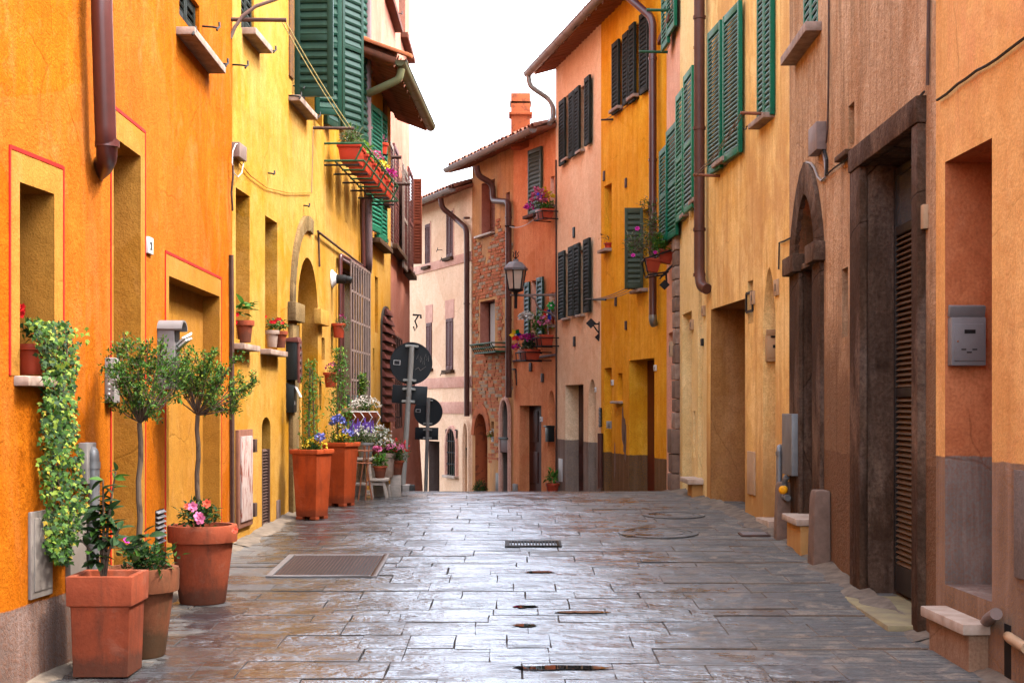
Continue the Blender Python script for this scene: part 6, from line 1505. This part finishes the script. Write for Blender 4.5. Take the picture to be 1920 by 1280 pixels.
# stool stand with its pots
Y = 16.6; g = ground_z(Y); X0 = (690 - 960) / FPX * Y
t = thing('step_stool', 'weathered grey wooden step stool used as a flower stand by the planters', 'stool', (X0, Y, g)); Ms = T3(X0, Y, g)
def step_leg(x0, y0, x1, y1, z1): return MB().loft([[(x0 - .018, y0 - .022, 0), (x0 + .018, y0 - .022, 0), (x0 + .018, y0 + .022, 0), (x0 - .018, y0 + .022, 0)], [(x1 - .018, y1 - .022, z1), (x1 + .018, y1 - .022, z1), (x1 + .018, y1 + .022, z1), (x1 - .018, y1 + .022, z1)]])
for s in (-.19, .19):
    step_leg(-.19, s, -.11, s, .44).build('leg', 'wood_grey', t, Ms, .004); step_leg(.07, s, .03, s, .44).build('leg', 'wood_grey', t, Ms, .004); step_leg(.24, s, .20, s, .20).build('leg', 'wood_grey', t, Ms, .004)
    MB().box(-.15, .22, s - .014, s + .014, .15, .185).build('rail', 'wood_grey', t, Ms, .003)
MB().box(-.15, .07, -.23, .23, .44, .47).build('top_step', 'wood_grey', t, Ms, .005); MB().box(.045, .25, -.23, .23, .20, .23).build('lower_step', 'wood_grey', t, Ms, .005)
def potted(name, l, p, r0, r1, H, mat, clouds=(), bl=(), grp='pots on the flower stand'):
    t = thing(name, l, 'potted plant', p, grp); round_pot(t, T3(*p), r0, r1, H, mat, .014, .18)
    for c_, r_, n, s, m, sd in clouds: cloud(t, Vector(p) + Vector((0, 0, H)) + Vector(c_), r_, n, s, m, sd, w=.8)
    for c_, r_, n, s, m, sd in bl: blossoms(t, Vector(p) + Vector((0, 0, H)) + Vector(c_), r_, n, s, m, sd)
    return t
S = Vector((X0, Y, g))
potted('potted_plant', 'zinc pail of white flowered foliage on the top step of the stool', S + Vector((-.02, -.10, .472)), .075, .10, .17, 'zinc', [((0, 0, .06), (.17, .14, .13), 420, .035, GREY, 51)], [((0, -.04, .08), (.15, .1, .12), 70, .018, 'petal_white', 51)])
potted('potted_plant', 'terracotta pot with a pink geranium on the lower step of the stool', S + Vector((.15, -.10, .232)), .055, .085, .14, 'terracotta', [((0, 0, .06), (.12, .1, .11), 260, .045, FRESH, 52)], [((-.03, -.09, .18), (.05, .03, .04), 26, .03, 'petal_pink', 52)])
potted('potted_plant', 'pot of pink and white trailing flowers at the right end of the flower stand', S + Vector((.21, .16, .232)), .07, .10, .28, 'sill_stone', [((.05, 0, .04), (.20, .16, .14), 460, .04, MID, 53)], [((.1, -.1, .04), (.14, .08, .08), 44, .022, 'petal_pink', 53), ((-.02, -.08, .08), (.15, .08, .1), 50, .018, 'petal_white', 54)])
potted('potted_plant', 'pot of purple lavender spikes behind the stool', S + Vector((-.09, .12, .472)), .07, .09, .16, 'terracotta_bright', [((0, 0, .06), (.18, .14, .14), 420, .05, MID, 55)], [])
tl = [o for o in scene.objects if o.get('label') == 'pot of purple lavender spikes behind the stool'][0]; rnd = random.Random(7)
for i in range(24):
    p = S + Vector((-.09 + rnd.uniform(-.15, .17), .12 + rnd.uniform(-.16, .05), .70 + rnd.uniform(0, .05))); h_ = rnd.uniform(.12, .2); MB().tube([p, p + Vector((rnd.gauss(0, .012), 0, h_ * .4)), p + Vector((rnd.gauss(0, .02), 0, h_))], [.006, .014, .004], 6).world('flower_spike', 'petal_violet', tl)
for i, (dx, dz, l, mt, fl, sd_) in enumerate(((-.12, .62, 'bushy pot of blue and white flowers at the back of the flower stand', MID, 'petal_blue', 161), (.10, .60, 'bushy grey leaved pot with white daisies behind the stool', GREY, 'petal_white', 162), (.30, .42, 'bronze and red leaved pot at the back right of the flower stand', [('leaf_bronze', 4), ('leaf_mid', 4)], 'petal_red', 163))):
    p = S + Vector((dx, .30, dz - .17)); potted('potted_plant', l, p, .07, .10, .17, 'terracotta', [((0, 0, .08), (.20, .18, .17), 520, .045, mt, sd_)], [((0, -.06, .1), (.18, .14, .15), 60, .022, fl, sd_)])
    MB().box(-.06, .06, -.06, .06, ground_z(Y + .3) - p.z - .02, 0).build('support_block', 'wood_grey', [o for o in scene.objects if o.get('label') == l][0], T3(*p), .004)
# rusty plant stand
p = gp(682, 16.15); t = thing('plant_stand', 'rusty slim iron plant stand leaning before the stool', 'plant stand', p); Mp = T3(*p)
for x0, x1, y1 in ((-.06, .02, 0), (.02, .06, 0), (.09, .0, .1)): MB().tube([(x0, -.02 if y1 == 0 else .05, 0), (x1, 0, .62)], .009, 6).build('leg', 'iron_rust', t, Mp)
MB().tube([(.09 * math.cos(a * .314), .09 * math.sin(a * .314), .56) for a in range(21)], .007, 6).build('ring', 'iron_rust', t, Mp); MB().tube([(.09 * math.cos(a * .314), .09 * math.sin(a * .314), .42) for a in range(21)], .007, 6).build('ring', 'iron_rust', t, Mp)
# rack of white blooms under the barred window
Yr = 17.4; p = P(686, 797, Yr); t = thing('flower_trough', 'terracotta trough of white blossom on a pale wire rack under the barred window', 'planter', p); M = T3(*p)
MB().loft([[(-.11, -.16, 0), (.11, -.16, 0), (.11, .16, 0), (-.11, .16, 0)], [(-.15, -.20, .16), (.15, -.20, .16), (.15, .20, .16), (-.15, .20, .16)]]).build('trough', 'terracotta', t, M, .008)
b = MB()
for i in range(4): x = -.15 + .1 * i; b.tube([(x, -.215, .17), (x + .05, -.22, .10), (x, -.22, .02), (x + .05, -.21, -.05)], .006, 5)
b.tube([(-.17, -.215, .165), (.17, -.215, .165)], .007, 5); b.tube([(-.17, -.21, -.02), (.17, -.21, -.02)], .007, 5); b.tube([(-.17, -.2, -.02), (-.35, .1, -.02)], .007, 5); b.build('wire_rack', 'paint_white', t, M)
cloud(t, p + Vector((0, 0, .22)), (.21, .2, .12), 420, .035, MID, 61); blossoms(t, p + Vector((0, -.05, .22)), (.2, .16, .13), 170, .018, 'petal_white', 62)
p = fY.wp(660, 764, .06); t = thing('potted_plant', 'leafy shrub in a pale blue pot inside the barred window', 'potted plant', p); round_pot(t, T3(*p), .06, .08, .16, 'shutter_weathered_green', .014, .2); cloud(t, p + Vector((.09, .2, .3)), (.12, .16, .2), 420, .055, [('leaf_light', 4), ('leaf_mid', 4), ('leaf_dark', 2)], 63)

# iron flower rack on the yellow house
ya, yb = 16.45, 19.7; ua = (ya - fY.O.y) / fY.U.y; ub = (yb - fY.O.y) / fY.U.y; zb, zt, o = 4.20, 4.40, .46
t = thing('flower_rack', 'long green iron flower rack on brackets high on the yellow house', 'flower rack', fY.w(ua, 0, zb))
b = MB(); L = lambda u, o_, z: (u, -o_, z)
for z in (zb, zt): b.tube([L(ua, 0, z), L(ua, o, z), L(ub, o, z), L(ub, 0, z)], .013, 6)
b.tube([L(ua, .12, zb), L(ub, .12, zb)], .010, 6); b.build('rails', 'iron_green', t, fY.M.copy())
n = 5
for i in range(n + 1):
    u = ua + (ub - ua) * i / n; MB().tube([L(u, .10, zb), L(u, o - .10, zb), L(u, o, zt)], .012, 6).build('rib', 'iron_green', t, fY.M.copy()); MB().tube([L(u, 0, zb - .05), L(u, o - .05, zb - .05)], .012, 6).build('bracket', 'iron_black', t, fY.M.copy())
specs = [('herb trough of silvery rosemary at the near end of the green flower rack', [('leaf_grey', 5), ('leaf_mid', 4)], None, .42), ('trough of lime green basil second along the green flower rack', [('leaf_fresh', 5), ('leaf_lime', 4)], None, .9), ('trough of pale pink pansies third along the green flower rack', FRESH, 'petal_pink', .9), ('trough of yellow flowers fourth along the green flower rack', MID, 'petal_yellow', .9), ('trough of magenta petunias at the far end of the green flower rack', MID, 'petal_magenta', .9)]
for i, (l, m, fl, w_) in enumerate(specs):
    u = ua + (ub - ua) * (i + .5) / n; p = fY.w(u, .27, zb + .012); tt = thing('flower_trough', l, 'planter', p, 'red troughs on the green flower rack'); Mt = fY.M @ T3(u, -.27, zb + .012); hl = (ub - ua) / n * .5 - .09
    MB().loft([[(-hl * .9, -.10, 0), (hl * .9, -.10, 0), (hl * .9, .10, 0), (-hl * .9, .10, 0)], [(-hl, -.13, .19), (hl, -.13, .19), (hl, .13, .19), (-hl, .13, .19)]]).build('trough', 'plastic_red', tt, Mt, .008)
    MB().loft([[(-k1, -k2, z) , (k1, -k2, z), (k1, k2, z), (-k1, k2, z)] for k1, k2, z in ((hl + .008, .138, .165), (hl + .012, .142, .195))], None, None).build('rim', 'plastic_red', tt, Mt, .003)
    cloud(tt, p + Vector((0, 0, .26)), (.17, hl * 1.05, .22 if i == 0 else .16), 560, .075 if i < 2 else .05, m, 70 + i, w=w_)
    if fl: blossoms(tt, p + Vector((.04, -.05, .27)), (.17, hl, .12), 70, .032, fl, 80 + i)
p = P(712, 290, 20.6); p.x += .0; t = thing('flower_box', 'red pot of rosy succulents on the teal shuttered window of the yellow wing', 'planter', p); Mp = T3(*p); round_pot(t, Mp, .10, .13, .16, 'plastic_red', .018, .25); cloud(t, p + Vector((0, 0, .19)), (.13, .12, .07), 200, .03, DARK, 91); blossoms(t, p + Vector((0, 0, .2)), (.12, .1, .08), 40, .022, 'petal_pink', 92)
for i in range(1): MB().tube([p + Vector((-.3, 0, -.005)), p + Vector((.12, 0, -.005))], .012, 6).world('bracket', 'iron_black', t)
p = P(718, 388, 21.2); t = thing('flower_box', 'faded terracotta box fixed under the teal shutters of the yellow wing', 'planter', p); MB().loft([[(-.12, -.16, 0), (.10, -.16, 0), (.10, .16, 0), (-.12, .16, 0)], [(-.18, -.2, .24), (.14, -.2, .24), (.14, .2, .24), (-.18, .2, .24)]]).build('box', 'terracotta', t, T3(*p), .008); MB().box(-.19, .15, -.21, .21, .235, .26).build('rim', 'terracotta_old', t, T3(*p), .004)

# ------------------------------------------------------------------ traffic signs seen from behind
def sign(px0, py0, px1, py1, Y, cx, cy, r, plate_, tilt, label, stick):
    a = P(px0, py0, Y); a.z = ground_z(Y) if py0 is None else a.z; e = P(px1, py1, Y); t = thing('traffic_sign', label, 'road sign', a, 'road signs seen from behind')
    MB().tube([a, e], .036, 14).world('pole', 'pole_steel', t)
    c = P(cx, cy, Y + .07); n = 48; rr = r / FPX * Y; ring = lambda q, y: [(q * math.cos(2 * math.pi * i / n), y, q * math.sin(2 * math.pi * i / n)) for i in range(n)]
    T = T3(*c) @ RY(tilt)
    b = MB().loft([ring(rr * .985, .012), ring(rr, .008), ring(rr, -.012), ring(rr * .975, -.014), ring(rr * .97, -.004)][::-1], None, None, (True, True)); dsc = b.build('disc', 'sign_back', t, T)
    pc = P((plate_[0] + plate_[2]) / 2, (plate_[1] + plate_[3]) / 2, Y + .07); w, hh = (plate_[2] - plate_[0]) / 2 / FPX * Y, (plate_[3] - plate_[1]) / 2 / FPX * Y
    MB().box(-w, w, -.012, .008, -hh, hh).build('plate', 'sign_back', t, T3(*pc) @ RY(tilt), .006)
    ax = (e - a).normalized()
    for z_ in (c.z + rr * .8, c.z - rr * .8, pc.z + hh * .62, pc.z - hh * .72):
        k = (z_ - a.z) / (e.z - a.z); q = a.lerp(e, k); cl = MB().box(-.085, .085, -.045, .05, -.016, .016).build('clamp', 'galvanised', t, T3(*(q + Vector((0, .02, 0)))) @ RY(tilt), .004)
        for sx in (-.07, .07): MB().tube([(sx, -.045, 0), (sx, -.07, 0)], .018, 8).build('bolt', 'galvanised', cl, T3(*(q + Vector((0, .02, 0)))) @ RY(tilt))
    s_ = T @ T3(*stick) ; st = MB().box(-.045, .045, -.003, 0, -.032, .032).build('sticker', 'paint_white', dsc, s_); MB().tube([(.03 * math.cos(i * .5), -.004, .016 * math.sin(i * .5) + .004 * math.sin(i * 1.7)) for i in range(14)], .004, 4).build('scribble', 'iron_black', st if False else dsc, s_); MB().box(-.038, .038, -.0045, -.003, -.026, .026).build('sticker_field', 'sign_back', dsc, s_) if Y > 5 else None
    return t, dsc, T
t, dsc, T = sign(755, 916, 772.5, 648, 19.0, 771, 681, 40, (735, 722.5, 801, 757), R(3.4), 'dark back of a leaning round road sign on a striped base, the nearer of two', (-.19, -.016, .0))
b = MB()
for k, (dx, dz) in enumerate(((.07, .06), (.12, .02), (.17, .07))):
    b.tube([(dx, -.013, dz), (dx + .02, -.013, dz + .07), (dx + .035, -.013, dz - .02), (dx + .055, -.013, dz + .05), (dx + .06, -.013, dz - .03)], .0022, 4)
b.tube([(.06, -.013, -.08), (.10, -.013, -.05), (.13, -.013, -.09), (.2, -.013, -.03)], .002, 4); b.build('scratched_scrawl', 'plastic_grey', dsc, T)
p = gp(754, 19.0); Mb = T3(p.x, 19.0, p.z); hw = 24 / FPX * 19
MB().loft([[(-hw, -.14, 0), (hw, -.14, 0), (hw, .14, 0), (-hw, .14, 0)], [(-hw * .96, -.12, .09), (hw * .96, -.12, .09), (hw * .96, .12, .09), (-hw * .96, .12, .09)]]).build('rubber_base', 'rubber', t, Mb, .012)
for x in (-.13, .06): MB().box(x - .045, x + .045, -.146, .12, .004, .0935).build('white_stripe', 'plastic_grey', t, Mb, .003)
sign(798, 926, 803.5, 745, 28.0, 803, 772, 27, (778, 801, 822, 824), R(1.2), 'dark back of an upright round road sign further down, the farther of two', (-.20, -.016, .02))

# ------------------------------------------------------------------ street lantern
Yl = 26.35; w0 = f3.wp(1042.6, 553); t = thing('wall_lantern', 'old iron street lantern on a long wall bracket at the salmon house corner', 'street lamp', w0)
tip = P(957, 553, Yl); el = P(967, 553, Yl)
b = MB(); b.tube([w0, tip], .02, 8); a1 = P(1042, 595, 26.45); b.tube([a1, P(1030, 586, 26.42), P(1018, 584, 26.4), P(1008, 575, 26.4), P(1003, 560, 26.38), P(994, 555, 26.37), P(975, 554, Yl)], .018, 8); b.tube([P(1042, 548, 26.45), P(1042, 600, 26.45)], .02, 8); b.world('bracket', 'bar_grey', t)
k = FPX / Yl; Ml = T3(el.x, el.y, el.z); H = lambda py: (553 - py) / k
hexr = lambda r, z: [(r * math.cos(math.pi / 3 * i + .26), r * math.sin(math.pi / 3 * i + .26), z) for i in range(6)]
b = MB(); b.loft([hexr(.03, H(578)), hexr(.03, H(553)), hexr(.05, H(548)), hexr(.135, H(545)), hexr(.14, H(543))]); b.build('stem', 'iron_black', t, Ml, .003)
gl = MB().loft([hexr(.125, H(543)), hexr(.185, H(507))], None, None).build('glass', 'lamp_glass', t, Ml)
b = MB()
lo, hi = hexr(.132, H(543)), hexr(.195, H(506))
for p, q_ in zip(lo, hi): b.tube([p, q_], .012, 6)
for rg in (lo, hi): b.tube(rg + [rg[0]], .013, 6)
b.build('frame', 'iron_black', t, Ml)
MB().loft([hexr(.225, H(507)), hexr(.235, H(503)), hexr(.13, H(492)), hexr(.06, H(490)), hexr(.05, H(486))]).build('roof', 'mailbox_grey', t, Ml)
b = MB(); b.tube([(0, 0, H(487)), (0, 0, H(470))], .012, 6)
for i in range(4): a = i * math.pi / 2; b.tube([(0, 0, H(486)), (.05 * math.cos(a), .05 * math.sin(a), H(480)), (.03 * math.cos(a), .03 * math.sin(a), H(475)), (.06 * math.cos(a), .06 * math.sin(a), H(472))], .009, 5)
b.build('finial', 'iron_black', t, Ml)

# ------------------------------------------------------------------ window flowers and pinwheels of the coral house
def pinwheel(p, r, label, cols, stick):
    t = thing('pinwheel', label, 'pinwheel', p, 'toy pinwheels on the coral house'); M = T3(*p)
    MB().tube([(0, 0, 0), stick], .007, 6).build('stick', 'paint_white', t, M)
    for i, c_ in enumerate(cols):
        a = 2 * math.pi * i / len(cols); MB().add([(0, 0, 0), (r * .55, -.03, -r * .32), (r, -.05, 0), (r * .62, -.08, r * .34), (r * .2, -.07, r * .14)], [(0, 1, 2, 3, 4)], None, True).build('vane', c_, t, M @ RY(-a))
    MB().lathe([(0, -.01), (.018, -.01), (.018, .02), (0, .02)], 8).build('hub', 'paint_white', t, M @ T3(0, -.07, 0) @ RX(R(90)))
VC = ('vane_red', 'vane_orange', 'vane_yellow', 'vane_green', 'vane_blue', 'vane_blue')
def on2(px, py, out): return f2.wp(px, py, out)
def wpot(px, py, out, l, H, r1, cl, bls, rack=True, long=0, mat='plastic_terracotta', f=f2, grp='window flowers of the coral house', name='flower_box'):
    p = f.wp(px, py, out); t = thing(name, l, 'planter', p, grp); M = f.M.copy(); M.translation = p
    if long: MB().loft([[(-a, -c_, z), (a, -c_, z), (a, c_, z), (-a, c_, z)] for a, c_, z in ((long * .9, r1 * .75, 0), (long, r1, H))]).build('trough', mat, t, M, .01)
    else: round_pot(t, M, r1 * .72, r1, H, mat, .018, .25)
    if rack:
        e = (long or r1) + .03; b = MB(); b.tube([(-e, out, H * .7), (-e, -r1 - .02, H * .7), (e, -r1 - .02, H * .7), (e, out, H * .7)], .012, 5); b.tube([(-e, out, -.012), (-e, -r1 - .0, -.012), (e, -r1 - .0, -.012), (e, out, -.012)], .012, 5)
        for x in (-e, 0, e): b.tube([(x, -r1 - .02, H * .7), (x, -r1, -.012)], .009, 5)
        b.build('iron_rack', 'iron_black', t, M)
    for c_, r_, n, s, m, sd in cl: cloud(t, p + Vector((0, 0, H)) + Vector(c_), r_, n, s, m, sd)
    for c_, r_, n, s, m, sd in bls: blossoms(t, p + Vector((0, 0, H)) + Vector(c_), r_, n, s, m, sd)
    return t
wpot(1021, 411, .22, 'terracotta box of pink and yellow flowers under the high olive shutter', .18, .12, [((0, 0, .08), (.24, .12, .14), 240, .06, FRESH, 101)], [((-.1, -.06, .14), (.16, .1, .28), 70, .05, 'petal_pink', 102), ((.10, -.06, .2), (.1, .1, .12), 20, .05, 'petal_yellow', 103), ((-.28, -.02, .0), (.1, .08, .1), 24, .045, 'petal_magenta', 104)], long=.18)
wpot(1020, 648, .26, 'terracotta box with pink blooms beside the lower dark shutters', .2, .13, [((-.1, 0, .2), (.3, .16, .36), 520, .06, FRESH, 105)], [((.0, -.1, .18), (.14, .1, .14), 26, .05, 'petal_pink', 106), ((-.34, -.1, .28), (.14, .1, .14), 60, .05, 'petal_white', 107)], long=.17)
wpot(992, 675, .36, 'wide terracotta bowl of purple cyclamen hanging lowest on the coral wall', .2, .16, [((0, 0, .06), (.28, .2, .14), 380, .07, [('leaf_dark', 5), ('leaf_grey', 3)], 108)], [((0, -.08, .16), (.2, .12, .12), 70, .055, 'petal_magenta', 109), ((-.26, -.06, .0), (.06, .06, .1), 12, .05, 'petal_magenta', 110)], long=.2)
wpot(1035, 606, .0, 'small pot with greenery in the narrow lower window of the coral house', .14, .07, [((0, -.05, .12), (.13, .1, .2), 200, .05, FRESH, 111)], [((0, -.1, .1), (.1, .08, .14), 16, .04, 'petal_white', 112)], rack=False)
pinwheel(P(1016, 364, 26.7), .16, 'rainbow pinwheel in the high flower box of the coral house', ('vane_red', 'vane_yellow', 'vane_green', 'vane_blue', 'vane_blue', 'vane_red'), (.03, .02, -.35))
pinwheel(P(967, 628, 27.6), .13, 'rainbow pinwheel above the purple cyclamen bowl', ('vane_blue', 'vane_green', 'vane_yellow', 'vane_yellow', 'vane_red', 'vane_red'), (.12, .02, -.34))
pinwheel(P(1026, 590, 26.5), .12, 'blue and red pinwheel among the plants at the lower coral window', ('vane_blue', 'vane_blue', 'vane_red', 'vane_red', 'vane_orange', 'vane_blue'), (.02, .02, -.4))
pinwheel(P(1033, 573, 26.45), .09, 'small green pinwheel beside the narrow lower window of the coral house', ('vane_green',) * 6, (.0, .02, -.25))
# ground plants at the far end
p = gp(900, 29.6); p += Vector((0, -.25, 0)); p.x = (900 - 960) / FPX * p.y; t = thing('boxwood_shrub', 'round clipped boxwood bush at the foot of the brick arch', 'bush', p); zt = P(900, 900, p.y).z
cloud(t, (p.x, p.y, zt - .22), (.19, .19, .27), 900, .045, [('leaf_dark', 6), ('leaf_mid', 4)], 120, shell=.8); MB().tube([p, (p.x, p.y, zt - .2)], .02, 6).world('stem', 'bark', t); MB().lathe([(0, 0), (.12, 0), (.16, .3), (.14, .3), (0, .26)], 16).build('pot', 'terracotta', t, T3(*p))
p = f2.wp(1036, 800, .18); g_ = P(1036, 905, p.y).z - .28; t = potted('potted_plant', 'red pot with upright green leaves at the foot of the salmon house corner', (p.x, p.y, g_), .08, .13, .28, 'plastic_terracotta', [((0, 0, .1), (.14, .1, .2), 90, .12, FRESH, 121)], (), None)
MB().box(-.2, .2, -.2, .2, -1.2, 0).build('plinth_block', 'cement', t, T3(p.x, p.y, g_), .01)
p = f1.wp(924, 828, -.02); t = potted('potted_plant', 'tiny pot with white flowers in the small niche of the brick wall', (p.x, p.y, p.z), .03, .045, .10, 'paint_white', [((-.06, -.05, .03), (.1, .08, .1), 60, .05, FRESH, 122)], [((0, -.06, .1), (.05, .05, .08), 14, .035, 'petal_white', 123)], None)
wpot(1140, 467, .02, 'little red pot with a dry twig on the narrow sill of the amber house', .10, .07, [((-.06, -.05, .05), (.14, .1, .1), 30, .05, [('leaf_bronze', 1)], 124)], (), rack=False, f=f4, mat='plastic_red', grp=None, name='sill_pot')
# wall rack with oleander
t = thing('flower_rack', 'black iron wall rack with scrolls on the peach house holding two red pots', 'flower rack', f5.wp(1262, 505)); Yk = 19.35
b = MB(); q1, q2, q3, q4 = P(1262, 470, Yk), P(1206, 488, Yk - .1), P(1213, 518, Yk - .1), P(1250, 512, Yk)
for dy in (-.2, .22):
    d_ = Vector((0, dy, 0)); b.tube([q1 + d_, q2 + d_, q3 + d_, q4 + d_], .013, 6); b.tube([P(1262, 495, Yk) + d_, P(1240, 520, Yk) + d_], .012, 6)
for qq in (q1, q2, q3, q4, q1.lerp(q2, .5), q3.lerp(q4, .5)): b.tube([qq + Vector((0, -.2, 0)), qq + Vector((0, .22, 0))], .011, 6)
b.tube([P(1249, 512, Yk), P(1250, 535, Yk), P(1247, 540, Yk)], .013, 6); b.box(-.05, .05, -.012, .012, -.05, .05, None, T3(*P(1246, 534, Yk)) @ RY(.78)); b.world('iron_frame', 'iron_black', t)
def rackpot(px, py, l, cl, bls): 
    p = P(px, py, Yk - .05); t = thing('flower_pot', l, 'planter', p, 'pots in the wall rack'); M = T3(*p) @ RY(R(8)); square_pot(t, M, .15, .20, .18, 'plastic_terracotta', .2, .008)
    for c_, r_, n, s, m, sd, w_ in cl: cloud(t, c_, r_, n, s, m, sd, w=w_)
    return t
OL = [('leaf_bronze', 4), ('leaf_grey', 4), ('leaf_mid', 4)]
t = rackpot(1222, 510, 'red pot with a sprawling bronze leaved oleander in the wall rack', [(P(1222, 425, 19.2), (.16, .2, .36), 360, .075, OL, 131, .4), (P(1195, 458, 19.2), (.26, .2, .2), 330, .07, OL, 132, .4), (P(1215, 385, 19.2), (.2, .15, .12), 70, .075, OL, 133, .4)], ())
for px, py in ((1195, 429), (1187, 479), (1228, 473)): flowers(t, [P(px, py, 19.0)], .035, 'petal_magenta', 'rose', px)
for e in ((1215, 385), (1180, 450), (1230, 390), (1200, 420)): MB().tube([P(1222, 500, 19.25), P((1222 + e[0]) / 2 + 4, (500 + e[1]) / 2, 19.25), P(*e, 19.25)], .007, 5, r2=.003).world('stem', 'bark', t)
rackpot(1246, 494, 'red pot of bright green leaves nearest the wall in the rack', [(P(1236, 457, 19.2), (.2, .18, .17), 420, .06, FRESH, 134, .9)], ())
